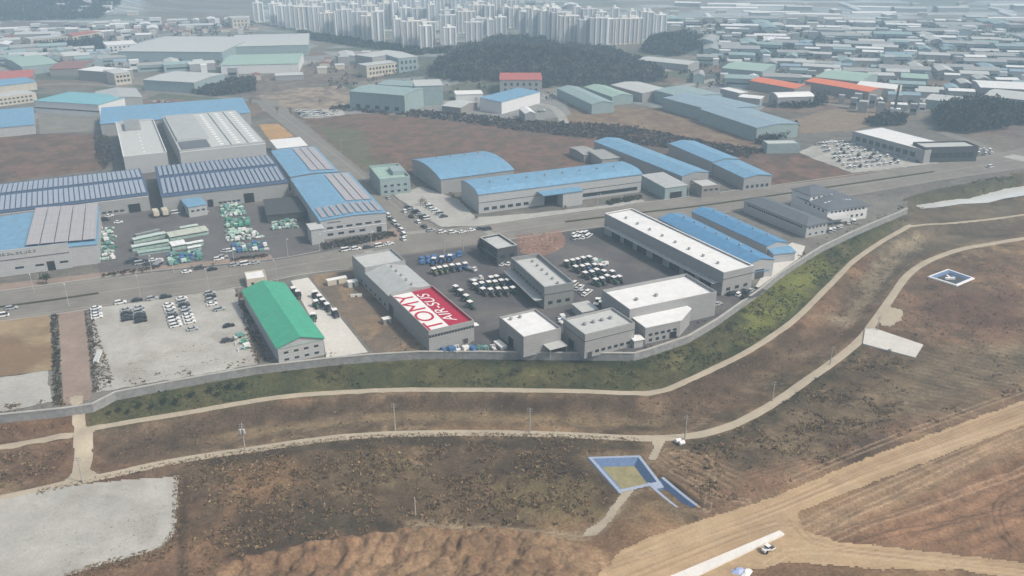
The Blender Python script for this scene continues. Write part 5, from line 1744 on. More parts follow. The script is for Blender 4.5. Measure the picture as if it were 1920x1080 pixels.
def rc(u_, vs, cols, where, yaw, du=0, kd=None, group='cars in the gravel parking lot'):
    L_ = []
    for i, v in enumerate(vs):
        c = cols[i % len(cols)]
        k = kd or random.choice(['car', 'car', 'suv'])
        L_.append(place_car(u_ + du * i, v, c, k, yaw + random.uniform(-.05, .05), group=group))
    # columns are told apart from front to back
    L_.sort(key=lambda o: -o.location[1])
    n = len(L_)
    for i, o in enumerate(L_):
        t = "rearmost" if i == 0 else ("nearest" if i == n - 1 else ordn(i) + " from the road")
        o['label'] = f"{o['kindname']} {where}, {t}"
        del o['kindname']
    return L_
W_, S_, K_, D_g = 'white', 'silver', 'black', 'dark grey'
rc(180, [578, 584, 589.5, 595], [W_, S_, W_, W_], "in the leftmost column of the gravel lot", YX, du=.6)
rc(237, [581, 588, 593.5, 599], [S_, K_, D_g, K_], "in the second column of the gravel lot", YX, du=.5)
rc(261, [577, 584, 590, 596, 602], [S_, S_, D_g, K_, K_], "in the third column of the gravel lot", YX, du=.8)
rc(316, [572, 578.5, 585, 592, 598.5, 605, 610.5], [W_, W_, S_, D_g, W_, W_, W_], "in the fourth column of the gravel lot", YX, du=2.4)
rc(341, [560, 566, 572.5, 579, 585.5, 592, 598, 604], [W_, S_, D_g, S_, S_, W_, W_, W_], "in the fifth column of the gravel lot", YX, du=2.2)
rc(394, [550, 556.5, 563, 570.5], [S_, K_, S_, W_], "in the short column by the green shed", YX, du=1.2)
for u, v, c, k, l_ in ((361, 617, S_, 'car', "standing alone below the fifth column in the gravel lot"), (412, 580, S_, 'suv', "standing right of the short column in the gravel lot"),
                       (429, 611, K_, 'car', "alone by the right edge of the gravel lot"), (427, 639, D_g, 'suv', "among scrap at the right edge of the gravel lot")):
    o = place_car(u, v, c, k, YX); o['label'] = f"{c} car {l_}"; del o['kindname']
def line(pts, cols, where, yaw, group, kds=('car', 'suv', 'van'), jit=.06):
    L_ = [place_car(u, v, random.choice(cols) if not isinstance(cols, list) or len(cols) != len(pts) else cols[i], random.choice(kds), (yaw(i) if callable(yaw) else yaw) + random.uniform(-jit, jit), group=group) for i, (u, v) in enumerate(pts)]
    finish(L_, where)
    return L_
ALLC = [W_, W_, W_, S_, S_, K_, D_g]
line([(226, 567.5), (257, 563), (286, 560), (311, 557)], [W_, K_, S_, K_], "parked at the kerb above the gravel lot", YX, 'cars parked along the main road')
line([(22, 578), (5, 592)], [S_, W_], "on the main road at the left edge", YX, 'cars on the main road')
line([(648, 469), (668, 466.5), (690, 464), (711, 461), (730, 457)], [W_, W_, D_g, W_, W_], "at the kerb before the striped solar hall", YX, 'cars parked along the main road')
line([(756, 448), (757, 440), (752, 432), (746, 425), (739, 418), (733, 411), (727, 404)], [W_, W_, W_, S_, W_, D_g, W_], "in the curved line at the junction corner", R(118), 'cars parked at the junction')
line([(676, 354), (683, 360), (690, 367)], [W_, W_, S_], "left of the side road near striped hall", R(118), 'cars parked along the side road')
line([(717, 362), (728, 371), (758, 396), (771, 406), (783, 416), (795, 425)], [D_g, S_, W_, K_, W_, D_g], "on the right kerb of the side road", R(118), 'cars parked along the side road')
line([(808, 432), (829, 435), (849, 435.5), (867, 435), (884, 432), (900, 429), (914, 430)], [S_, W_, W_, W_, W_, D_g, D_g], "along the far kerb of the junction", YX, 'cars parked at the junction')
line([(766, 389), (772, 394), (780, 398), (787, 402), (794, 407), (801, 410)], [D_g, S_, K_, S_, D_g, W_], "in the left row of the light forecourt", YX, 'cars on the light forecourt')
line([(800, 383), (806, 388), (812, 392), (818, 396), (825, 401), (832, 406)], [W_, S_, W_, W_, S_, D_g], "in the right row of the light forecourt", YX, 'cars on the light forecourt')
line([(737, 359), (746, 358), (755, 357), (765, 355)], [S_, W_, W_, S_], "in front of the mint green office block", YY, 'cars by the mint office')
line([(942, 496), (948, 493), (954, 495), (957, 489), (964, 490), (966, 494)], [W_, W_, W_, W_, W_, S_], "huddled beside the black and grey office", R(60), 'cars in the tractor yard')
line([(1077, 440), (1084, 437), (1091, 439), (1099, 438), (1106, 441)], [W_], "in back row by the long white roof", R(60), 'cars in the tractor yard')
line([(1079, 447), (1086, 446), (1094, 446), (1102, 444)], [W_], "in front row by the long white roof", R(60), 'cars in the tractor yard')
line([(1077, 533), (1082, 542), (1089, 538), (1092, 547), (1097, 552), (1104, 547)], [W_, S_, W_, S_, W_, W_], "beside the two storey hall amid tractors", R(60), 'cars in the tractor yard')
line([(1362, 547), (1370, 551), (1378, 549), (1386, 552), (1393, 549), (1402, 548), (1408, 545)], [D_g, K_, D_g, W_, K_, D_g, S_], "clustered at the end of the white roofed hall", R(50), 'cars by the perimeter wall')
line([(1346, 570), (1398, 558)], [S_, K_], "near the wall below the broad white hall", R(40), 'cars by the perimeter wall')
line([(1557, 433), (1564, 430), (1571, 427), (1577, 425), (1591, 418), (1601, 416)], [W_, W_, S_, W_, W_, W_], "before the hip roofed buildings by the wall", R(70), 'cars by the hip roofed buildings')
o = place_car(1857, 313, W_, 'van', YX); o['label'] = "white van driving alone on the main road at far right"; del o['kindname']
line([(1838, 281), (1845, 279), (1850, 284), (1856, 282), (1860, 287), (1848, 289), (1835, 288)], [W_], "right of the black showroom block", R(60), 'cars by the black showroom')
line([(205, 405), (222, 417), (196, 413)], [W_, W_, K_], "in front of the left solar roofed hall", YX, 'cars in the factory yard')
line([(330, 399), (372, 399), (368, 403), (384, 398)], [W_, W_, W_, S_], "before the light blue annex", YX, 'cars in the factory yard')
line([(430, 383), (437, 382), (410, 486), (418, 482), (422, 471), (432, 470)], [W_, W_, W_, S_, S_, W_], "on the right half of the factory yard", YX, 'cars in the factory yard')
line([(245, 492), (253, 489), (262, 494), (270, 490), (278, 495), (288, 488), (296, 494)], [D_g, K_, S_, K_, D_g, W_, D_g], "by the pavement in the factory yard", YX, 'cars in the factory yard')
line([(375, 503), (398, 505), (440, 497), (460, 495), (478, 493), (350, 510)], [D_g, K_, S_, W_, S_, W_], "at the kerb below the factory yard", YX, 'cars parked along the main road')
def car_rows(P, z, nrow, per, yaw, cols, where, group, drop=.15):
    P = [np.array(q, float) for q in P]
    k = 0
    for r in range(nrow):
        t = (r + .5) / nrow
        a, b_ = P[0] * (1 - t) + P[3] * t, P[1] * (1 - t) + P[2] * t
        L_ = []
        for i in range(per):
            if random.random() < drop:
                continue
            s_ = (i + .5) / per
            u, v = a * (1 - s_) + b_ * s_
            L_.append(place_car(u + random.uniform(-1.5, 1.5), v + random.uniform(-.5, .5), random.choice(cols), random.choice(['car', 'suv', 'van']), yaw + random.uniform(-.2, .2), group=group))
        finish(L_, f"in {ordn(r)} row from back {where}")
WC = [W_, W_, W_, W_, S_, D_g, S_]
car_rows([(1525, 268), (1590, 262), (1745, 303), (1590, 318)], 0, 8, 13, R(60), WC, "of crowded yard", 'vehicles in the crowded yard')
car_rows([(552, 206), (632, 207), (634, 218), (566, 220)], 0, 3, 11, R(30), WC, "of side road lot", 'vehicles in the side road lot', .25)
car_rows([(290, 100), (440, 92), (455, 106), (300, 114)], 0, 3, 12, R(60), WC, "of distant car park", 'vehicles in the distant factory car park', .2)
car_rows([(280, 186), (330, 192), (345, 202), (290, 200)], 0, 2, 8, R(20), [W_, S_, 'red', W_], "behind long blue roof", 'vehicles behind the long blue roof', .2)

# tractors
def tractor_proto(body, nm):
    p = thing('tractor', '', 'tractor', (0, 0, 0))
    pm = paint(nm, body, .4)
    b = MB(); b.extr([(.3, .75), (.3, 1.55), (1.9, 1.45), (2.1, 1.25), (2.1, .75)], 'y', -.38, .38); b.build('hood', pm, p)
    b = MB(); b.extr([(-1.2, 1.0), (-1.3, 2.45), (.1, 2.45), (.28, 1.0)], 'y', -.68, .68); b.build('cab', M('glass'), p)
    b = MB(); b.box(-1.45, .3, -.82, .82, 2.453, 2.68); b.build('cab_roof', M('white'), p)
    b = MB(); b.box(-1.5, .29, -.36, .36, .55, .995); b.build('chassis', M('trim'), p)
    for s_ in (-1, 1):
        b = MB(); b.extr([(-1.45, 1.25), (-1.2, 1.62), (-.4, 1.62), (-.15, 1.3)], 'y', .7 * s_ - .02 if s_ > 0 else -1.15, 1.15 if s_ > 0 else -.68); b.build('fender', pm, p)
        b = MB(); wheel(b, -.8, .93 * s_, .8, .42); w_ = b.build('rear_wheel', M('tyre'), p)
        b = MB(); b.cyl((-.8, 1.145 * s_, .8), (-.8, 1.18 * s_, .8), .35, n=8); b.build('rim', M('rim'), w_)
        b = MB(); wheel(b, 1.5, .72 * s_, .48, .3); b.build('front_wheel', M('tyre'), p)
    b = MB(); b.cyl((1.1, .45, 1.4), (1.1, .45, 2.2), .06, n=6); b.build('exhaust', M('trim'), p)
    b = MB(); b.box(2.11, 2.5, -.45, .45, .6, .95); b.build('front_weight', M('trim'), p)
    return p
TP = {k: tractor_proto(c, 'tractor_' + k) for k, c in (('dark green', (.03, .10, .05)), ('blue', (.03, .10, .32)), ('black', (.03, .03, .035)), ('olive', (.13, .15, .04)))}
tused = set()
def tractors(pts, cols, where, yaw=R(-58), group='tractors parked in the dark yard', rowname=None):
    L_ = []
    for i, (u, v) in enumerate(pts):
        c = cols[i % len(cols)]
        if c not in tused:
            o = TP[c]; tused.add(c)
        else:
            o = copy_tree(TP[c])
        x, y = at(u + random.uniform(-.9, .9), v + random.uniform(-.5, .5), 2.6)
        o.location = (x + .5, y, .17)
        o.scale = (1.22, 1.22, 1.12)
        o.rotation_euler = (0, 0, yaw + random.uniform(-.16, .16))
        o['group'] = group
        o['kn'] = c
        L_.append(o)
    rank_labels(L_, lambda o, t: f"{o['kn']} tractor {where}, {t}")
    for o in L_: del o['kn']
DG, BK_, OL, BL_ = 'dark green', 'black', 'olive', 'blue'
tractors([(812, 505), (823, 503), (834, 501.5), (847, 499), (859, 497), (871, 495)], [OL, OL, DG, BK_, BL_, BL_], "in the row behind the lettered hall")
tractors([(811, 486), (826, 483.5), (841, 481)], [BL_], "among blue machines by the road", yaw=R(-100))
tractors([(853, 538), (863, 546), (873, 556), (881, 567)], [DG, BK_, DG, DG], "in slanting line near lettered hall", yaw=R(-45))
tractors([(888, 528), (919, 521), (959, 520), (930, 519)], [BK_], "in the back row of the middle cluster")
tractors([(891, 534), (903, 532), (915, 530), (928, 529), (939, 527), (951, 526)], [BK_, BL_, BK_, DG], "in the second row of the middle cluster")
tractors([(918, 544), (947, 543), (960, 541), (904, 543), (933, 543)], [BK_, BK_, DG, BK_], "in the front row of the middle cluster")
tractors([(1062, 491), (1072, 489), (1083, 487), (1094, 485), (1104, 483)], [BK_, DG, BK_], "in the back row of the right cluster")
tractors([(1079, 501), (1091, 500), (1101, 498), (1114, 497), (1127, 498)], [BK_, BK_, BL_], "in the second row of the right cluster")
tractors([(1097, 513), (1109, 511), (1119, 507), (1133, 509), (1147, 510)], [BK_, DG], "in the third row of the right cluster")
tractors([(1117, 525), (1129, 523), (1138, 519), (1150, 521), (1161, 520)], [DG, BK_, BK_], "in the front row of the right cluster")
tractors([(585, 590), (626, 583)], [DG, BK_], "standing on the bright apron", yaw=R(-70), group='machines on the bright apron')
tractors([(588, 548), (596, 556), (604, 563), (612, 572), (590, 566), (556, 548), (549, 541)], [BK_, DG, BK_], "in the loose group on the upper apron", yaw=R(-70), group='machines on the bright apron')
tractors([(1128, 568), (1118, 572), (1122, 562)], [OL, BK_, DG], "behind the beige roofed hall", yaw=R(-20))

# farm implements: tillers, frames, boxes of steel
def implement_proto(kind, c, nm):
    p = thing(kind, '', 'farm machine', (0, 0, 0))
    pm = paint(nm, c, .5)
    if kind == 'rotary_tiller':
        b = MB(); b.extr([(-.5, .3), (-.6, .8), (-.2, 1.05), (.4, .95), (.5, .3)], 'y', -1.1, 1.1); b.build('hood', pm, p)
        b = MB(); b.cyl((0, -1.15, .4), (0, 1.15, .4), .33, n=8); b.build('tine_drum', M('trim'), p)
        b = MB(); b.cyl((0, -.25, .9), (.9, 0, 1.3), .07); b.cyl((0, .25, .9), (.9, 0, 1.3), .07); b.build('hitch', pm, p)
    elif kind == 'loader_frame':
        for s_ in (-.5, .5):
            b = MB(); b.cyl((-1.4, s_, .2), (0, s_, 1.5), .11, n=6); b.cyl((0, s_, 1.5), (1.4, s_, .5), .11, n=6); b.build('arm', pm, p)
        b = MB(); b.extr([(1.35, .1), (1.3, .9), (1.5, .9), (1.9, .15)], 'y', -.9, .9); b.build('bucket', pm, p)
    elif kind == 'baler':
        b = MB(); b.box(-1.2, 1.2, -.9, .9, .5, 1.9); b.build('housing', pm, p)
        for s_ in (-1, 1):
            b = MB(); wheel(b, 0, s_ * 1.0, .42, .2); b.build('wheel', M('tyre'), p)
        b = MB(); b.box(1.2, 2.6, -.08, .08, .5, .65); b.build('drawbar', M('trim'), p)
    else:
        b = MB()
        for i in range(4):
            b.box(-1.3, 1.3, -.9 + i * .55, -.75 + i * .55, .2 + .1 * (i % 2), .5)
        b.box(-1.3, -1.1, -.95, .95, .5, .65); b.box(1.1, 1.3, -.95, .95, .5, .65); b.build('frame', pm, p)
        b = MB(); b.box(-.9, .9, -.6, .6, .66, 1.0); b.build('toolbar', pm, p)
    return p
IP = []
for nm, c in (('green', (.07, .30, .20)), ('mint', (.45, .62, .54)), ('white', (.75, .76, .76)), ('teal', (.16, .34, .32)), ('steel blue', (.06, .16, .36))):
    for kd in ('rotary_tiller', 'loader_frame', 'baler', 'harrow'):
        IP.append([nm, kd, c, None])
def implements(P, n, cols, where, group, yaw=YX, kinds=None, rows=4):
    P = [np.array(q, float) for q in P]
    per = int(math.ceil(n / rows))
    for r in range(rows):
        t = (r + .5) / rows
        a, b_ = P[0] * (1 - t) + P[3] * t, P[1] * (1 - t) + P[2] * t
        L_ = []
        for i in range(per):
            s_ = (i + .5) / per
            u, v = a * (1 - s_) + b_ * s_
            q = random.choice([e for e in IP if e[0] in cols and (kinds is None or e[1] in kinds)])
            if q[3] is None:
                q[3] = implement_proto(q[1], q[2], 'machine_' + q[0]); o = q[3]
            else:
                o = copy_tree(q[3])
            x, y = at(u + random.uniform(-1.6, 1.6), v + random.uniform(-.8, .8), .5)
            o.location = (x, y, .16)
            o.rotation_euler = (0, 0, yaw + random.choice([0, R(90), R(180)]) + random.uniform(-.3, .3))
            o['group'] = group
            o['kn'] = q[0] + ' ' + q[1].replace('_', ' ')
            L_.append(o)
        rank_labels(L_, lambda o, t_: f"{o['kn']}, {ordn(r)} row from back {where}, {t_}")
        for o in L_: del o['kn']
GW = ['green', 'mint', 'white', 'teal']
implements([(413, 386), (452, 382), (462, 404), (415, 408)], 36, GW, "of upper green heap", 'farm machines in the upper green heap', rows=5)
implements([(424, 411), (468, 407), (470, 424), (424, 428)], 24, ['green', 'teal', 'mint'], "of middle green heap", 'farm machines in the middle green heap', rows=4)
implements([(422, 432), (468, 428), (500, 446), (424, 456)], 32, ['white', 'mint', 'white'], "of white heap", 'farm machines in the white heap', rows=4)
implements([(512, 408), (552, 405), (558, 428), (508, 432)], 28, ['mint', 'white', 'teal', 'mint'], "by netted shelter", 'farm machines by the netted shelter', rows=4)
implements([(181, 424), (214, 426), (216, 488), (184, 490)], 40, ['green', 'teal', 'mint', 'white'], "beside slanted panels", 'farm machines beside the slanted panels', rows=9)
implements([(312, 478), (372, 468), (382, 486), (318, 500)], 30, ['teal', 'mint', 'steel blue', 'green'], "near the pavement", 'farm machines near the pavement', rows=4)
implements([(432, 460), (500, 452), (505, 470), (436, 476)], 20, ['teal', 'steel blue', 'white'], "of dark heap", 'farm machines in the dark heap', rows=3)
implements([(784, 486), (866, 474), (868, 481), (788, 499)], 14, ['steel blue'], "by the main road", 'blue farm machines by the road', rows=2, kinds=['rotary_tiller', 'baler'])
implements([(438, 628), (452, 622), (468, 655), (452, 662)], 8, ['teal', 'green', 'white'], "by gravel lot edge", 'scrap machines at the gravel lot edge', rows=3)
implements([(1100, 488), (1122, 486), (1142, 500), (1130, 502)], 8, ['white', 'teal'], "beside the right tractor cluster", 'machines beside the right tractor cluster', rows=2)
implements([(820, 652), (930, 648), (935, 656), (830, 660)], 16, ['steel blue', 'teal', 'white'], "below lettered hall", 'clutter below the lettered hall', rows=2)
implements([(1045, 596), (1056, 592), (1062, 606), (1050, 610)], 5, ['steel blue', 'white'], "between two halls", 'machines between the halls', rows=2)
# long stacks of sheeted machines
def stack(A0, A1, dep, hgt, label, m, edge='mint'):
    a, c = np.array(at(*A0, hgt)), np.array(at(*A1, hgt))
    ln_ = np.linalg.norm(c - a)
    p = thing('storage_rack', label, 'rack', (*a, .15), math.atan2(*(c - a)[::-1]), 'long racks in the factory yard')
    n_ = max(3, int(ln_ / 3))
    b = MB()
    for i in range(n_):
        b.box(ln_ * i / n_ + .04, ln_ * (i + 1) / n_ - .04, 0, dep, hgt - .3 + .06 * (i % 2), hgt + .06 * (i % 2))
    b.build('cover_sheet', m, p)
    for i in range(n_ + 1):
        b = MB(); x = min(max(ln_ * i / n_, .1), ln_ - .1)
        b.box(x - .06, x + .06, .05, .17, 0, hgt - .303); b.box(x - .06, x + .06, dep - .17, dep - .05, 0, hgt - .303)
        b.build('leg', M('steel'), p)
    b = MB(); b.box(.2, ln_ - .2, .3, dep - .3, .05, hgt * .55); b.build('stored_frames', M(edge), p)
    return p
mm_ = M('mint')
pm_ = mat('pale_mint', (.52, .62, .58), rough=.6, var=.12, scale=1.0, stain=.1)
wm_ = mat('sheet_white', (.78, .80, .80), rough=.5, var=.08, scale=1.0)
stack((250, 450), (312, 437), 3.2, 2.4, "long pale mint rack, upper of the two on the left", pm_)
stack((247, 464), (318, 452), 3.4, 2.6, "long pale mint rack, lower of the two on the left", pm_)
stack((258, 475), (320, 466), 3.0, 1.8, "low dark green rack below the pale mint racks", mm_, 'wall_teal')
stack((255, 441), (300, 431), 2.2, 1.6, "thin grey rack above the pale mint racks", M('steel'), 'wall_teal')
stack((318, 445), (392, 432), 8.5, 2.4, "broad beige mint rack in the yard centre", mat('beige_sheet', (.50, .54, .47), rough=.6, var=.1, stain=.1))
stack((322, 462), (350, 457), 7.0, 2.7, "bright white square rack below the broad rack", wm_)
stack((350, 458), (382, 452), 2.4, 2.5, "short white rack joined to the square one, upper", wm_)
stack((352, 466), (378, 461), 2.2, 2.3, "short white rack joined to the square one, lower", wm_)
stack((338, 428), (372, 422), 2.5, 1.8, "short grey green rack behind the broad rack", pm_)
# trucks
def truck(u, v, yaw, label, c, bed, ground=None, cat='truck', name='parked_truck', sc_=1.0, z=.15):
    x, y = at(u, v, 1) if ground is None else ground[:2]
    p = thing(name, label, cat, (x, y, z if ground is None else ground[2]), yaw)
    b = MB(); b.extr([(1.6, .6), (1.6, 2.3), (2.9, 2.3), (3.4, 1.5), (3.4, .6)], 'y', -1, 1); b.build('cab', paint('truck', c), p)
    b = MB(); b.box(2.95, 3.3, -.85, .85, 1.55, 2.1); b.build('windscreen', M('glass'), p)
    b = MB(); b.box(-3.4, 1.5, -1.1, 1.1, .95, 2.9 if bed == 'box' else 1.5); b.build('cargo_box', M('wall_cream') if bed == 'box' else M('steel'), p)
    b = MB(); b.box(-3.4, 2.9, -.45, .45, .5, .94); b.build('chassis', M('trim'), p)
    for x_ in (-2.4, 2.4):
        for s_ in (-.95, .95):
            b = MB(); wheel(b, x_, s_, .45, .28); b.build('wheel', M('tyre'), p)
    p.scale = (sc_,) * 3
    return p
truck(292, 402, R(120), "beige box truck left of the pair before the solar hall", (.6, .6, .6), 'box', sc_=1.3)
truck(309, 400, R(120), "beige box truck right of the pair before the solar hall", (.6, .6, .6), 'box', sc_=1.3)
truck(296, 493, R(80), "white truck standing upright at the yard pavement", (.8, .8, .8), 'flat')
truck(893, 524, R(25), "flatbed truck among the tractors of the middle cluster", (.1, .1, .12), 'flat')
truck(1122, 494, R(-40), "flatbed trailer truck behind the right tractor cluster", (.2, .2, .22), 'flat')
truck(882, 504, R(-40), "low flatbed truck beyond the row of six tractors", (.05, .05, .06), 'flat')
truck(1015, 208, R(20), "white truck near the blue roofed white walled hall", (.8, .8, .8), 'flat')
x, y = at(1440, 1028, -3.6)
def roller(x, y, z):
    p = thing('road_roller', "white and black road roller beside the concrete strip", 'roller', (x, y, z), R(35))
    p.scale = (.82, .82, .82)
    b = MB(); b.cyl((1.7, -.9, .7), (1.7, .9, .7), .7, n=16); b.build('drum', M('trim'), p)
    b = MB(); b.box(.7, 2.6, -1.1, -.92, .5, .9); b.box(.7, 2.6, .92, 1.1, .5, .9); b.box(.5, .7, -1.1, 1.1, .5, .9); b.build('drum_frame', paint('white', (.78, .79, .80)), p)
    b = MB(); b.extr([(-2.3, .7), (-2.3, 1.5), (-1.0, 1.7), (.45, 1.2), (.45, .7)], 'y', -.8, .8); b.build('body', paint('white', (.78, .79, .80)), p)
    b = MB(); b.extr([(-1.0, 1.3), (-1.0, 2.5), (.2, 2.5), (.4, 1.3)], 'y', -.7, .7); b.build('cab', M('glass'), p)
    b = MB(); b.box(-1.15, .4, -.85, .85, 2.503, 2.62); b.build('cab_roof', M('white'), p)
    for s_ in (-.75, .75):
        b = MB(); wheel(b, -1.4, s_, .7, .45); b.build('wheel', M('tyre'), p)
roller(x, y, gz_at(x, y) + .12)
for (u, v, l_, yw) in ((1385, 1070, "blue sheet covered heap left of the bottom edge debris", .2), (1400, 1074, "pale sheet covered heap at the bottom edge", .8)):
    x, y = at(u, v, -4.4)
    b = MB(); random.seed(int(u)); k_ = 7
    ringp = [[((1 - j / 3) * (2.2 + random.uniform(-.5, .5)) * math.cos(2 * math.pi * i / k_), (1 - j / 3) * (1.3 + random.uniform(-.3, .3)) * math.sin(2 * math.pi * i / k_), .1 + .7 * j / 2 + random.uniform(0, .15)) for i in range(k_)] for j in range(3)]
    for j in range(2):
        for i in range(k_):
            b.poly([ringp[j][i], ringp[j][(i + 1) % k_], ringp[j + 1][(i + 1) % k_], ringp[j + 1][i]])
    b.poly(ringp[2])
    o = b.build('covered_heap', M('tarp_pale' if u < 1390 else 'white')); o.location = (x, y, gz_at(x, y)); o.rotation_euler = (0, 0, yw)
    tag(o, l_, 'heap')
def drum(u, v, label):
    x, y, z_ = gat(u, v)
    p = thing('water_tank', label, 'tank', (x, y, gz_at(x, y) + .05), .4)
    b = MB(); b.cyl((-.9, 0, .8), (.9, 0, .8), .7, n=12); b.build('tank_body', M('white'), p)
    b = MB(); b.box(-.7, -.5, -.6, .6, 0, .3); b.box(.5, .7, -.6, .6, 0, .3); b.build('cradle', M('steel'), p)
drum(1271, 830, "small white tank left of the pair by the pond spur")
drum(1278, 834, "small white tank right of the pair by the pond spur")
# containers and odd boxes
def crate(u, v, sx, sy, sz, yaw, m, label, name='container', cat='container', z=.1, g_=None):
    x, y = at(u, v, 0)
    p = thing(name, label, cat, (x, y, z), yaw, g_)
    b = MB(); b.box(-sx / 2, sx / 2, -sy / 2, sy / 2, .12, sz); b.build('container_body', M(m), p)
    b = MB(); b.box(-sx / 2 - .04, sx / 2 + .04, -sy / 2 - .04, sy / 2 + .04, sz + .003, sz + .12); b.build('container_roof', M('white' if m != 'white' else 'pale_roof'), p)
    b = MB(); b.box(-.45, .45, -sy / 2 - .06, -sy / 2 - .003, .15, sz * .85); b.build('door', M('wall_dark'), p)
crate(632, 532, 9, 2.6, 2.5, YX, 'wall_cream', "long cream container in the dirt lot near the road")
crate(661, 537, 4.5, 3, 2.6, YX, 'pale_roof', "square pale container beside the long cream container")
crate(725, 606, 3.4, 2.6, 2.2, YX, 'steel', "small grey steel box in the dirt lot by the lettered hall")
crate(668, 556, 5, 1.6, .8, R(10), 'white', "white scrap bundle in the upper dirt lot")
crate(183, 688, 1.8, 12, 1.0, R(112), 'white', "long white pipe bundle by the paved strip") if False else None
crate(184, 672, 1.6, 9, 1.1, R(14), 'white', "long narrow white boat-like trough beside the paved strip", name='trough', cat='trough')
crate(938, 650, 6, 2.6, 1.2, R(120), 'pale_roof', "open pale frame lying between hall and wall", name='steel_frame', cat='frame')
crate(262, 585, .1, .1, .1, 0, 'trim', '') if False else None
# ------------------------------------------------------------------ vegetation as small leaf clumps
def gz_many(x, y):
    r = np.log(y / Y0G) / math.log(Y1G / Y0G) * (NR - 1)
    r0 = np.clip(r.astype(int), 0, NR - 2)
    c = (x / (0.60 * y + 70) + 1) / 2 * (NC - 1)
    c0 = np.clip(c.astype(int), 0, NC - 2)
    t, s = r - r0, c - c0
    return (GZ[r0, c0] * (1 - s) + GZ[r0, c0 + 1] * s) * (1 - t) + (GZ[r0 + 1, c0] * (1 - s) + GZ[r0 + 1, c0 + 1] * s) * t
def grid_val(A_, x, y):
    r = np.clip((np.log(y / Y0G) / math.log(Y1G / Y0G) * (NR - 1)).round().astype(int), 0, NR - 1)
    c = np.clip(((x / (0.60 * y + 70) + 1) / 2 * (NC - 1)).round().astype(int), 0, NC - 1)
    return A_[r, c]
def sample_in(P, z, n):
    Pw = np.array(W(P, z))
    lo, hi = Pw.min(0), Pw.max(0)
    out = []
    while sum(len(o) for o in out) < n:
        q = rng.uniform(lo, hi, (n * 2, 2))
        out.append(q[inside(Pw, q[:, 0], q[:, 1])])
    return np.concatenate(out)[:n]
def clump_mesh(name, pts, z, rad, hgt, k, pal, leaf=.45, flat=.6, tuft=False):
    """k small triangles per clump, spread through a squashed dome; pal: list of colours"""
    n = len(pts)
    rad = np.broadcast_to(rad, n)
    hgt = np.broadcast_to(hgt, n)
    th = rng.uniform(0, 2 * math.pi, (n, k))
    ph = np.arccos(rng.uniform(0, 1, (n, k)))
    rr = rng.uniform(.35, 1, (n, k)) ** .6
    cx = pts[:, 0, None] + rad[:, None] * rr * np.sin(ph) * np.cos(th)
    cy = pts[:, 1, None] + rad[:, None] * rr * np.sin(ph) * np.sin(th)
    cz = z[:, None] + hgt[:, None] * rr * np.cos(ph) * (1 if not tuft else .5)
    cen = np.stack([cx, cy, cz], -1).reshape(-1, 3)
    m = len(cen)
    s = np.repeat(rad, k) * leaf * rng.uniform(.6, 1.4, m)
    a = rng.normal(size=(m, 3)); a /= np.linalg.norm(a, axis=1)[:, None]
    b_ = np.cross(a, rng.normal(size=(m, 3))); b_ /= np.linalg.norm(b_, axis=1)[:, None]
    if tuft:
        a = np.stack([rng.normal(0, .35, m), rng.normal(0, .35, m), np.ones(m)], -1)
    V = np.stack([cen - b_ * s[:, None] * .7 - a * s[:, None] * .5, cen + b_ * s[:, None] * .7 - a * s[:, None] * .5, cen + a * s[:, None]], 1).reshape(-1, 3)
    me = bpy.data.meshes.new(name)
    me.vertices.add(3 * m)
    me.vertices.foreach_set("co", V.ravel())
    me.loops.add(3 * m)
    me.loops.foreach_set("vertex_index", np.arange(3 * m, dtype=np.int32))
    me.polygons.add(m)
    me.polygons.foreach_set("loop_start", np.arange(0, 3 * m, 3, dtype=np.int32))
    me.update(calc_edges=True)
    pal = np.array(pal)
    ci = rng.integers(0, len(pal), n)
    cc = pal[ci] * rng.uniform(.75, 1.25, (n, 1))
    cc = np.repeat(cc, k, 0) * rng.uniform(.8, 1.2, (m, 1))
    at_ = me.color_attributes.new("tint", 'FLOAT_COLOR', 'POINT')
    at_.data.foreach_set("color", np.repeat(np.concatenate([cc, np.ones((m, 1))], 1), 3, 0).ravel().astype(np.float32))
    me.materials.append(leaf_mat('foliage'))
    return me
def stuff(name, label, me):
    return tag(link(name, me), label, None, kind="stuff")
def keep_off(p, mind=2.4):
    return p[grid_val(dpath, p[:, 0], p[:, 1]) > mind]
BROWN = [(.19, .13, .08), (.145, .10, .062), (.26, .185, .11), (.22, .135, .08), (.17, .125, .075), (.30, .22, .135), (.105, .075, .048), (.20, .16, .08)]
def scrub(name, label, P, z, n, r, h, k, pal, **kw):
    p = keep_off(sample_in(P, z, n))
    # clumps gather in drifts
    d = fbm(p[:, 0] / 11, p[:, 1] / 11, 41)
    d = .6 * d + .4 * fbm(p[:, 0] / 3.5, p[:, 1] / 3.5, 43)
    p = p[d > rng.uniform(.44, .60, len(p))]
    # thin out towards the rim of the patch so that it has no hard border
    e = sdist(np.array(W(P, z)), p[:, 0], p[:, 1])
    p = p[e > rng.uniform(0, 16, len(p)) ** 1.0 * rng.uniform(0, 1, len(p))]
    m = inside(np.array(MOUND), p[:, 0], p[:, 1])
    p = p[~m]
    rr = r[0] + (r[1] * 1.5 - r[0]) * rng.uniform(0, 1, len(p)) ** 2.4
    hh = rr * rng.uniform(h[0], h[1], len(p))
    return stuff(name, label, clump_mesh(name, p, gz_many(p[:, 0], p[:, 1]) - .05, rr, hh, k, pal, **kw))
scrub('dry_scrub', "dry brown scrub below the lower track", [(335, 860), (480, 848), (740, 820), (1200, 828), (1110, 860), (1160, 925), (1120, 985), (900, 1000), (700, 1005), (480, 1045), (380, 1080), (335, 1080)], -6.5, 17000, (.2, .7), (.35, .75), 9, BROWN)
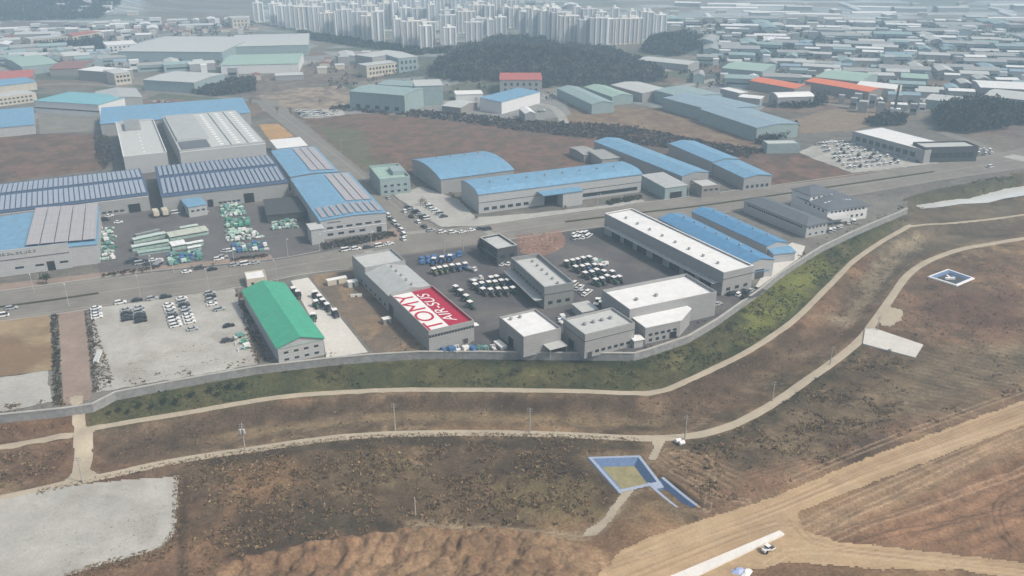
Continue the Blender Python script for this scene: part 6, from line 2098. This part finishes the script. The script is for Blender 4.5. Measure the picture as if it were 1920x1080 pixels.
scrub('dry_scrub', "low dry scrub right of the blue pond up to the haul road", [(1235, 840), (1300, 822), (1400, 790), (1560, 690), (1640, 650), (1720, 680), (1690, 790), (1560, 870), (1330, 970), (1290, 930)], -6.3, 10000, (.2, .65), (.35, .7), 8, BROWN)
scrub('dry_scrub', "sparse scrub between the two tracks", [(180, 812), (480, 762), (740, 740), (1200, 745), (1500, 640), (1620, 480), (1700, 430), (1760, 460), (1620, 600), (1500, 700), (1300, 805), (1180, 812), (740, 802), (400, 840), (190, 885)], -7, 10000, (.18, .5), (.35, .7), 7, BROWN)
scrub('dry_scrub', "dry grass on the right hand fields", [(1690, 530), (1920, 465), (2000, 470), (2000, 700), (1780, 760), (1740, 650), (1670, 620)], -6, 6000, (.2, .5), (.4, .8), 7, [(.24, .15, .10), (.17, .12, .08), (.30, .22, .14), (.13, .09, .065)])
scrub('dry_scrub', "brown scrub in the plots left of the crossing", [(-60, 790), (134, 775), (136, 812), (0, 832), (-60, 842)], -6, 1500, (.3, .8), (.6, 1.2), 8, BROWN)
scrub('dry_scrub', "brown scrub in the lower plot left of the crossing", [(-60, 858), (130, 830), (132, 885), (100, 905), (-60, 940)], -6, 1800, (.3, .8), (.6, 1.2), 8, BROWN)
scrub('dry_scrub', "straw tufts at the edge of the haul road", [(1330, 975), (1600, 860), (1920, 740), (1920, 715), (1600, 830), (1320, 955)], -5.5, 3000, (.25, .6), (.5, 1), 7, BROWN)
GREEN = [(.06, .075, .032), (.045, .055, .028), (.09, .10, .04), (.10, .09, .05), (.13, .11, .065)]
scrub('bank_grass', "rough green grass on the bank below the wall", WALL_PX[4:] + [(1700, 424)] + PATH_UP[::-1], -4, 16000, (.25, .7), (.4, .9), 7, GREEN)
scrub('bank_grass', "dull green grass between road and pond at right", [(1690, 392), (1720, 366), (1920, 324), (1990, 312), (1990, 330), (1880, 352), (1716, 384)], -2, 2500, (.3, .7), (.4, .8), 6, [(.085, .085, .05), (.06, .065, .04), (.11, .10, .06)])
# far woods read as masses
def wood(name, label, P, z, n, r, h, pal, k=16, base=.25, **kw):
    p = sample_in(P, z, n)
    rr = rng.uniform(r[0], r[1], len(p))
    hh = rng.uniform(h[0], h[1], len(p))
    return stuff(name, label, clump_mesh(name, p, gz_many(p[:, 0], p[:, 1]) + hh * base, rr, hh * (1 - base), k, pal, **kw))
DARK = [(.035, .042, .032), (.05, .05, .04), (.06, .052, .042), (.028, .035, .03)]
BARE = [(.085, .068, .055), (.06, .05, .045), (.05, .048, .04)]
wood('hill_wood', "dark wood covering the hill before the apartment towers", [(800, 148), (850, 96), (930, 72), (1010, 66), (1110, 84), (1200, 112), (1255, 152), (1180, 162), (1090, 164), (1010, 168), (930, 160), (850, 158)], 0, 4200, (1.5, 4.0), (3, 8), DARK + BARE + [(.11, .085, .065), (.085, .09, .055), (.02, .026, .022)], k=20)
wood('hill_wood', "rounded dark wood right of the apartment towers", [(1205, 100), (1225, 78), (1280, 68), (1322, 80), (1315, 100), (1260, 108)], 0, 900, (3, 6), (6, 11), DARK)
wood('hill_wood', "dark forested hills in the upper left corner", [(-120, 40), (-120, -10), (230, -10), (250, 8), (190, 36), (60, 40)], 0, 4500, (4, 8), (7, 12), DARK, k=12)
wood('grove', "dark round grove beside the country road at right", [(1750, 232), (1765, 214), (1810, 205), (1860, 208), (1892, 222), (1885, 244), (1820, 252), (1770, 247)], 0, 600, (2.5, 4.5), (8, 14), DARK)
wood('grove', "dark grove at the right edge above the bare field", [(1895, 215), (1990, 200), (1990, 235), (1900, 240)], 0, 400, (2.5, 4.5), (6, 11), DARK + BARE)
wood('grove', "dark trees below the white arched roof", [(1450, 190), (1545, 186), (1550, 198), (1500, 204), (1452, 202)], 0, 240, (2, 3.6), (4, 8), DARK)
wood('grove', "dark trees at the foot of the long blue grey factory", [(1415, 270), (1440, 250), (1492, 236), (1496, 250), (1440, 275)], 0, 200, (1.5, 3), (3, 7), DARK)
wood('grove', "dark low trees left of the very tall mast", [(1620, 232), (1660, 218), (1700, 222), (1695, 236), (1640, 240)], 0, 200, (1.5, 3), (3, 6), DARK + BARE)
wood('grove', "dark trees in front of the cream school at upper left", [(60, 88), (110, 78), (190, 74), (195, 96), (120, 104), (70, 100)], 0, 500, (2.5, 4.5), (5, 9), DARK)
wood('grove', "dark trees right of the grey green roofed hall", [(330, 170), (420, 155), (480, 150), (475, 172), (400, 182)], 0, 420, (2, 4), (3, 7), DARK + BARE)
wood('thicket', "dark leafless thicket along the top of the big brown field", [(620, 200), (700, 202), (860, 214), (980, 226), (1180, 238), (1330, 268), (1440, 282), (1400, 296), (1250, 278), (1120, 262), (960, 244), (850, 228), (700, 212), (620, 207)], 0, 2600, (.7, 2.2), (.8, 2.8), [(.05, .045, .048), (.085, .065, .055), (.04, .038, .045), (.12, .085, .065)], k=11)
wood('thicket', "dark thicket in front of the apartment towers", [(560, 62), (700, 82), (800, 96), (850, 92), (840, 100), (780, 104), (640, 84), (560, 72)], 0, 700, (2.5, 4.5), (4, 7), DARK, k=11)
wood('thicket', "brown thicket beside the lane at the left field", [(178, 262), (200, 256), (212, 300), (196, 318), (182, 300)], 0, 260, (.8, 1.8), (1.5, 3), BARE + [(.11, .07, .065)], k=11)
wood('shrubbery', "low dark shrubs along the front of the striped solar hall", [(600, 458), (735, 434), (744, 444), (690, 456), (606, 470)], 0, 420, (.4, .9), (.7, 1.5), DARK + [(.09, .075, .05)], k=12)
wood('shrubbery', "dark planting strip at the factory pavement", [(430, 486), (500, 477), (504, 482), (432, 492)], 0, 160, (.35, .7), (.5, 1.0), DARK + [(.09, .08, .05)], k=10)
wood('shrubbery', "dark planting strip at the left part of the pavement", [(190, 514), (300, 499), (302, 503), (192, 519)], 0, 160, (.35, .7), (.5, 1.0), DARK + [(.09, .08, .05)], k=10)
wood('shrubbery', "green hedge in front of the longest blue roofed hall", [(1135, 378), (1200, 366), (1204, 374), (1140, 386)], 0, 240, (.4, 1), (.8, 1.8), DARK + GREEN, k=12)
wood('weeds', "dark weeds around the ditch beside the tan plot", [(96, 590), (108, 590), (118, 760), (100, 762)], 0, 500, (.3, .7), (.4, .9), [(.06, .058, .035), (.10, .08, .05), (.045, .045, .03)], k=9)
wood('weeds', "brown weeds between paved strip and gravel lot", [(158, 584), (172, 582), (188, 640), (215, 715), (175, 742)], 0, 600, (.25, .6), (.3, .8), [(.12, .08, .055), (.08, .06, .04), (.07, .07, .04)], k=9)
wood('weeds', "brown weeds along the edge of the green roofed shed lot", [(440, 545), (452, 545), (505, 675), (478, 684)], 0, 420, (.25, .6), (.3, .8), [(.15, .09, .07), (.08, .06, .04)], k=9)
wood('weeds', "tufts of weed on the gravel lot", [(220, 660), (420, 640), (440, 690), (240, 720)], 0, 130, (.2, .5), (.15, .35), [(.24, .21, .14), (.17, .15, .10)], k=7)
wood('debris', "small stones and scraps over the dirt lot", [(600, 530), (670, 520), (780, 652), (700, 656)], 0, 260, (.15, .4), (.1, .4), [(.35, .33, .3), (.1, .09, .08), (.2, .16, .12)], k=7)
wood('debris', "orange and white rubble on the reddish bed", [(972, 445), (1046, 436), (1044, 470), (985, 474)], 0, 160, (.25, .7), (.2, .6), [(.5, .3, .22), (.6, .55, .5), (.2, .12, .09)], k=9)
wood('debris', "low clutter at the foot of the lettered hall", [(800, 655), (935, 644), (940, 656), (820, 661)], 0, 150, (.25, .6), (.2, .7), [(.1, .13, .16), (.3, .34, .34), (.05, .06, .07)], k=9)

# single trees and shrubs
def tree_proto(name, H, r, pal, trunk_h, k=260, bare=False, tall=1.0):
    p = thing(name, '', 'tree')
    b = MB()
    b.cyl((0, 0, -.2), (0, 0, H * .55), H * .035, H * .02, 7)
    for i in range(6 if not bare else 14):
        a = i * 2.4
        z0 = H * (.25 + .4 * (i % 5) / 5)
        b.cyl((0, 0, z0), (math.cos(a) * r * .75, math.sin(a) * r * .75, z0 + H * .28), H * .014, H * .005, 5)
    b.build('trunk', M('bark'), p)
    n = 9
    a = rng.uniform(0, 2 * math.pi, n)
    q = np.stack([np.cos(a), np.sin(a)], 1) * rng.uniform(.1, .62, n)[:, None] * r
    z = trunk_h + (H - trunk_h) * rng.uniform(0, .62, n)
    if tall > 1:
        q *= (1 - (z[:, None] - trunk_h) / (H - trunk_h))
    me = clump_mesh('crown', q, z, r * rng.uniform(.35, .6, n), (H - trunk_h) * .38, k // n, pal, leaf=.22 if not bare else .12)
    link('crown', me, p)
    return p
TR = {'evergreen_tree': tree_proto('evergreen_tree', 7, 2.0, DARK, .8, 320, tall=1.5), 'bare_tree': tree_proto('bare_tree', 6, 2.4, BARE + [(.12, .10, .08)], 1.8, 220, bare=True),
      'broadleaf_tree': tree_proto('broadleaf_tree', 6, 2.4, [(.04, .055, .03), (.06, .07, .04), (.03, .04, .025)], 1.4, 340),
      'shrub': tree_proto('shrub', 2.2, 1.2, DARK + GREEN, .2, 160)}
tfirst = set()
def tree(kind, pts, fn, s=(.8, 1.2), z=0.0, group=None, drape=False):
    L_ = []
    for (u, v) in pts:
        o = TR[kind] if kind not in tfirst else copy_tree(TR[kind])
        tfirst.add(kind)
        if drape:
            x, y, _ = gat(u, v); zz = gz_at(x, y)
        else:
            x, y = at(u, v, 0); zz = gz_at(x, y)
        o.location = (x, y, zz)
        o.scale = (random.uniform(*s),) * 3
        o.rotation_euler = (0, 0, random.uniform(0, 6.28))
        if group: o['group'] = group
        elif 'group' in o: del o['group']
        L_.append(o)
    rank_labels(L_, lambda o, t: f"{fn}, {t}" if len(L_) > 1 else fn)
tree('evergreen_tree', [(902, 470), (908, 478), (914, 482), (900, 480)], "dark pointed evergreen left of the black office", (1.1, 1.5), group='evergreens by the black office')
tree('bare_tree', [(1300, 352), (1310, 346)], "bare grey tree between grey shed and small office", (1.2, 1.6), group='bare trees by the small office')
tree('bare_tree', [(793, 383), (798, 386), (789, 386)], "bare tree on the light forecourt", (.7, .95), group='bare trees on the forecourt')
tree('broadleaf_tree', [(88, 533)], "dark round topped tree before the front hall at left", (1.2, 1.3))
tree('broadleaf_tree', [(677, 200), (702, 202), (744, 207)], "dark tree against the big pale teal hall", (1.0, 1.4), group='trees by the pale teal hall')
tree('bare_tree', [(968, 702), (976, 695)], "pale bare bush tree on the bank under the wall", (.7, .9), drape=True, group='bare trees on the bank')
tree('shrub', [(734, 358), (742, 357), (750, 356), (757, 355), (764, 354), (769, 352)], "small dark shrub before the mint green block", (.8, 1.1), group='shrubs at the mint block')
tree('shrub', [(850, 372), (845, 366), (893, 412), (1060, 392)], "dark shrub at the walls of the blue roofed halls", (1.0, 1.5), group='shrubs at the blue halls')
tree('shrub', [(195, 521), (215, 519), (232, 517), (250, 514), (268, 512), (360, 503), (378, 501), (400, 498)], "small dark shrub on the factory pavement", (.6, 1.0), group='shrubs on the factory pavement')
tree('broadleaf_tree', [(205, 775), (222, 768), (240, 772), (262, 760), (285, 762), (308, 752), (330, 756), (360, 742), (395, 735), (408, 740), (430, 728), (452, 726)], "bushy tree on the bank below the gravel lot", (.4, .75), drape=True, group='bushes on the bank below the gravel lot')
tree('shrub', [(610, 705), (640, 690), (680, 700), (1370, 622), (1420, 590), (1450, 580), (1480, 560), (1340, 650), (1300, 660), (1255, 690), (1540, 520)], "single dark bush on the grass bank", (.7, 1.3), drape=True, group='bushes on the grass bank')
tree('shrub', [(1450, 778), (1412, 800), (1470, 760), (1385, 815), (1495, 745), (1530, 715), (1592, 682), (1600, 668), (1715, 632), (1668, 660)], "dark bush along the lower track's right part", (.7, 1.3), drape=True, group='bushes along the lower track')
tree('bare_tree', [(520, 212), (545, 214), (470, 196), (600, 196)], "bare tree near the head of the side road", (.9, 1.2), group='bare trees at the side road')

# ------------------------------------------------------------------ apartment towers
def tower_proto(nm, wall_m, wd, dp, H, bays, name='apartment_tower'):
    p = thing(name, '', 'apartment tower')
    b = MB(); b.box(-wd / 2, wd / 2, -dp / 2, dp / 2, 0, H); b.build('wall', M(wall_m), p)
    for i in range(bays):
        x = -wd / 2 + wd * (i + .5) / bays
        b = MB(); b.box(x - wd / bays * .30, x + wd / bays * .30, -dp / 2 - .25, -dp / 2 - .003, 3, H - 1.5); b.build('window_bay', M('tower_glass'), p)
        b = MB(); b.box(x + wd / bays * .34, x + wd / bays * .46, -dp / 2 - 1.2, -dp / 2 - .003, 1, H); b.build('balcony_fin', M(wall_m), p)
    b = MB(); b.box(-wd * .2, wd * .1, -dp * .3, dp * .3, H + .003, H + 4); b.build('roof_house', M(wall_m), p)
    b = MB(); b.box(-wd / 2 - .3, wd / 2 + .3, -dp / 2 - .3, dp / 2 + .3, H - .9, H - .003); b.build('cornice', M('wall_white'), p)
    return p
mat('tower_glass', (.42, .44, .48), rough=.6, var=.1)
MATS['tower_glass'] = MATS['tower_glass']
mat('tower_pale', (.86, .86, .84), rough=.85, var=.06, stain=.08)
mat('tower_beige', (.78, .75, .70), rough=.85, var=.06, stain=.1)
mat('tower_grey', (.68, .69, .70), rough=.85, var=.06, stain=.1)
TW = [('white', tower_proto('a', 'tower_pale', 15, 11, 38, 2)), ('cream', tower_proto('b', 'tower_beige', 25, 10, 38, 4)), ('pale grey', tower_proto('c', 'tower_grey', 21, 10, 38, 3)), ('slim white', tower_proto('d', 'tower_pale', 10, 12, 40, 1))]
tw_used = set()
def towers(rows, rowname, yaw0=R(12)):
    L_ = []
    for (u, vb, vt, ki) in rows:
        nm, pr = TW[ki]
        o = pr if ki not in tw_used else copy_tree(pr)
        tw_used.add(ki)
        x, y = at(u, vb, 0)
        # height from the picture: top pixel against base pixel
        lo, hi = 10.0, 90.0
        for _ in range(20):
            m_ = (lo + hi) / 2
            if proj(x, y, m_)[1] > vt: lo = m_
            else: hi = m_
        o.location = (x, y, 0)
        o.scale = (1, 1, lo / 38)
        o.rotation_euler = (0, 0, yaw0 + random.uniform(-.12, .12) - x / 3000)
        o['group'] = 'apartment towers behind the wooded hill'
        o['kn'] = nm
        L_.append(o)
    rank_labels(L_, lambda o, t: f"{o['kn']} apartment tower in the {rowname}, {t}")
    for o in L_: del o['kn']
fr = []
def run(u0, u1, b0, b1, t0, t1, step, kinds):
    n_ = max(2, int(abs(u1 - u0) / (step * 1.3)))
    r_ = []
    for i in range(n_):
        t = (i + random.uniform(-.25, .25)) / (n_ - 1)
        r_.append((u0 + (u1 - u0) * t, b0 + (b1 - b0) * t, t0 + (t1 - t0) * t + random.uniform(-5, 4), random.choice(kinds)))
    return r_
towers(run(490, 575, 42, 56, 6, 12, 13, [0, 1, 2]), "front block furthest left")
towers(run(588, 640, 60, 68, 14, 24, 11, [1, 2, 3]), "second block from left")
towers(run(652, 700, 74, 80, 20, 26, 11, [0, 1, 2]), "third block from left")
towers(run(714, 795, 84, 95, 26, 46, 13, [0, 1, 2, 3]), "fourth block from left")
towers(run(806, 836, 88, 90, 42, 50, 14, [1, 2, 0]), "fifth block from left")
towers(run(846, 882, 82, 82, 26, 38, 12, [2, 1, 0]), "sixth block from left")
towers(run(898, 942, 66, 66, 32, 36, 11, [0, 2, 3]), "small block left of the hill top")
towers(run(974, 1022, 70, 74, 20, 24, 12, [0, 1, 3]), "block above the hill top")
towers(run(1034, 1050, 80, 82, 16, 28, 14, [0, 2]), "pair above the hill top")
towers(run(1062, 1122, 86, 90, 30, 34, 13, [0, 1, 2]), "block right of the hill top")
towers(run(1134, 1190, 84, 82, 32, 36, 12, [1, 2, 0]), "last long block at right")
towers(run(1204, 1216, 76, 76, 26, 28, 11, [0, 3]), "narrow pair at the right end")
towers([(1236, 68, 27, 0)], "far right end standing alone")
towers(run(520, 690, 34, 48, -6, 6, 15, [0, 1, 2, 3]), "back row, left part")
towers(run(700, 880, 50, 62, 6, 18, 15, [0, 1, 2, 3]), "back row, middle part")
towers(run(890, 1180, 50, 58, 12, 20, 18, [0, 1, 2, 3]), "back row, right part")
towers(run(600, 960, 22, 40, -16, 4, 22, [0, 1, 2]), "rearmost row")

# ------------------------------------------------------------------ distant town, scattered works and greenhouses
def simple_proto(kind, cat, roofm, wallm, Wd, D, H, shape):
    p = thing(kind, '', cat)
    b = MB()
    if shape == 'gable':
        b.extr([(-D / 2, 0), (-D / 2, H), (0, H + D * .1), (D / 2, H), (D / 2, 0)], 'x', -Wd / 2, Wd / 2)
        r = MB(); r.extr([(-D / 2 - .4, H - .02), (0, H + D * .1 + .02), (D / 2 + .4, H - .02), (D / 2 + .4, H + .3), (0, H + D * .1 + .35), (-D / 2 - .4, H + .3)], 'x', -Wd / 2 - .4, Wd / 2 + .4)
    elif shape == 'arch':
        P = [(-D / 2 + D * i / 8, H + D * .22 * math.sin(math.pi * i / 8)) for i in range(9)]
        b.extr([(-D / 2, 0)] + P + [(D / 2, 0)], 'x', -Wd / 2, Wd / 2)
        r = MB(); r.extr([(u * 1.02, z + .03) for u, z in P] + [(u * 1.03, z + .2) for u, z in P[::-1]], 'x', -Wd / 2 - .2, Wd / 2 + .2)
    else:
        b.box(-Wd / 2, Wd / 2, -D / 2, D / 2, 0, H)
        r = MB(); r.box(-Wd / 2 - .2, Wd / 2 + .2, -D / 2 - .2, D / 2 + .2, H + .003, H + .5)
    b.build('wall', M(wallm), p)
    r.build('roof', M(roofm), p)
    if H > 6 and shape != 'arch':
        nw = max(2, int(Wd / 8))
        b = MB(); b.box(-Wd * .42, Wd * .42, -D / 2 - .08, -D / 2 - .003, H * .35, H * .6); b.build('window_band', M('glass'), p)
    return p
SP = [('pale grey shed', simple_proto('warehouse', 'warehouse', 'pale_roof', 'wall', 38, 18, 6, 'gable')),
      ('teal roofed shed', simple_proto('warehouse', 'warehouse', 'teal_roof', 'wall_teal', 44, 20, 7, 'gable')),
      ('white roofed shed', simple_proto('warehouse', 'warehouse', 'white_roof', 'wall', 30, 14, 6, 'gable')),
      ('blue grey shed', simple_proto('warehouse', 'warehouse', 'grey_roof_x', 'wall_teal', 50, 22, 7, 'gable')),
      ('small pale house', simple_proto('house', 'house', 'pale_roof', 'wall_cream', 12, 10, 5, 'gable')),
      ('small white block', simple_proto('house', 'house', 'white', 'wall_white', 14, 10, 8, 'flat')),
      ('small grey block', simple_proto('house', 'house', 'grey_roof', 'wall', 12, 12, 9, 'flat')),
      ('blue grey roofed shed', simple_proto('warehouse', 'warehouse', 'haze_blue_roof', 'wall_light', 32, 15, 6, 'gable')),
      ('reddish roofed house', simple_proto('house', 'house', 'brick_red', 'wall_cream', 13, 11, 5, 'gable')),
      ('long silver greenhouse', simple_proto('greenhouse', 'greenhouse', 'white', 'wall_white', 70, 8, 2, 'arch'))]
sp_used = set()
def town(P, n, kinds, place_name, yaw0, minr=1.0, nb=5, sc_=(.7, 1.3), gname='buildings of the distant town'):
    Pw = np.array(W(P, 0))
    pts = sample_in(P, 0, n * 6)
    # spread evenly as seen, not by area on the ground
    ok = []
    for x, y in pts:
        rr = 9 * minr
        if all((x - a) ** 2 + (y - c) ** 2 > (q + rr) ** 2 for a, c, q in FOOT if abs(y - c) < 120):
            ok.append((x, y)); FOOT.append((x, y, rr))
        if len(ok) == n: break
    L_ = []
    for x, y in ok:
        ki = random.choice(kinds)
        nm, pr = SP[ki]
        o = pr if ki not in sp_used else copy_tree(pr)
        sp_used.add(ki)
        o.location = (x, y, gz_many(np.array([x]), np.array([y]))[0])
        s_ = random.uniform(*sc_)
        o.scale = (s_ * random.uniform(.8, 1.2), s_, random.uniform(.8, 1.2))
        o.rotation_euler = (0, 0, yaw0 + random.choice([0, 0, R(90)]) + random.uniform(-.12, .12))
        o['group'] = gname
        o['kn'] = nm
        L_.append(o)
    L_.sort(key=lambda o: o.location[1])
    k = math.ceil(len(L_) / nb)
    for j in range(nb):
        rank_labels(L_[j * k:(j + 1) * k], lambda o, t: f"{o['kn']}, {ordn(j)} band from front, {place_name}, {t}")
    for o in L_: del o['kn']
MIX = [0, 0, 1, 1, 2, 3, 3, 4, 5, 6, 7]
SM = [4, 4, 5, 6, 6, 8, 2]
town([(1270, 130), (1340, 112), (1700, 130), (1920, 140), (1990, 150), (1990, 205), (1760, 200), (1660, 190), (1550, 190), (1430, 165), (1300, 160)], 120, MIX, "near town at right", R(-14), 1.1, 6, (.42, .85))
town([(1300, 85), (1990, 80), (1990, 140), (1700, 128), (1340, 110)], 110, MIX, "middle town at right", R(-14), 1.4, 5, (.5, 1.0))
town([(1240, 42), (1990, 45), (1990, 80), (1300, 84)], 120, SM + SM + [0, 1, 3], "far town at right", R(-10), 1.4, 4, (.8, 1.5))
town([(1240, 8), (1990, 8), (1990, 42), (1240, 40)], 55, [9, 9, 9, 0, 2, 4], "greenhouse plain", R(-6), 3.0, 3, (.9, 1.5))
town([(-80, 100), (180, 96), (300, 108), (420, 130), (410, 142), (240, 128), (0, 130), (-80, 135)], 60, MIX, "works at upper left", R(25), .9, 3, (.35, .8))
town([(-80, 62), (200, 48), (470, 40), (480, 62), (200, 80), (-80, 95)], 70, SM + [0, 0, 2], "village at upper left", R(20), 1.2, 4, (.6, 1.1))
town([(420, 130), (560, 128), (690, 100), (700, 116), (560, 150), (430, 155)], 22, [4, 6, 8, 8, 0], "hamlet left of the hill", R(15), 1.2, 2, (.6, 1.0))
town([(60, 20), (210, 22), (260, 30), (120, 34)], 12, [4, 5, 2], "clearing in the left hills", R(10), 1.5, 1, (.8, 1.2))
town([(1050, 8), (700, 4), (960, 8), (1250, 40), (1250, 60), (1120, 26)], 24, SM + [0, 9], "plain behind the towers", R(0), 2, 2, (.9, 1.4))
town([(640, 185), (1060, 188), (1070, 212), (980, 226), (880, 212), (700, 200)], 14, [4, 0, 6, 2], "yards below the wooded hill", R(10), 1.0, 1, (.4, .7))
town([(1560, 192), (1660, 196), (1740, 212), (1700, 226), (1580, 205)], 22, [4, 5, 6, 2], "scrap yards by the mast", R(-20), .7, 2, (.3, .6))

wood('town_trees', "dark garden trees scattered through the near part of the distant town", [(1270, 130), (1340, 112), (1990, 140), (1990, 205), (1660, 200), (1430, 170), (1290, 168)], 0, 420, (2, 4), (3, 6), DARK + BARE, k=10)
wood('town_trees', "dark trees scattered through the far part of the distant town", [(1260, 44), (1990, 46), (1990, 138), (1340, 112)], 0, 700, (3, 6), (4, 8), DARK + BARE, k=9)
wood('town_trees', "dark trees scattered through the village at upper left", [(-80, 60), (480, 40), (480, 110), (400, 130), (-80, 130)], 0, 420, (2, 5), (3, 7), DARK + BARE, k=9)
wood('town_trees', "dark bushes scattered below the wooded hill", [(560, 120), (700, 110), (800, 150), (1060, 175), (1060, 196), (800, 190), (640, 180)], 0, 130, (1.5, 3), (2, 5), DARK + BARE, k=10)

wood('weeds', "weeds creeping over the rim of the pale gravel lot at bottom left", [(325, 890), (342, 892), (338, 1010), (310, 1046), (190, 1074), (120, 1090), (118, 1076), (190, 1052), (300, 1024), (322, 995)], -6.4, 700, (.15, .6), (.15, .5), BROWN, k=8)
wood('weeds', "thin weeds and debris scattered on the pale gravel lot at bottom left", [(60, 1000), (200, 960), (300, 930), (300, 1010), (120, 1060)], -6.4, 120, (.1, .35), (.1, .25), [(.22, .2, .14), (.12, .1, .07)], k=7)
wood('weeds', "weeds along the verges of the pale lower track", PATH_LOW[2:14] + [(u, v + 9) for u, v in PATH_LOW[2:14][::-1]], -6.3, 1500, (.15, .5), (.15, .5), BROWN + [(.09, .10, .045)], k=8)
# ------------------------------------------------------------------ haze
hm_, t, b_ = nmat("haze")
t.nodes.remove(b_)
pv = add(t, "ShaderNodeVolumePrincipled")
pv.inputs["Color"].default_value = (0.53, 0.75, 0.94, 1)
pv.inputs["Density"].default_value = 0.00047
pv.inputs["Anisotropy"].default_value = 0.0
t.links.new(pv.outputs[0], t.nodes["Material Output"].inputs["Volume"])
b = MB()
b.box(-2000, 2000, -150, 3100, -16, 158)
o = b.build("haze", hm_)
tag(o, "pale blue haze hanging over the whole valley", None, kind="stuff")
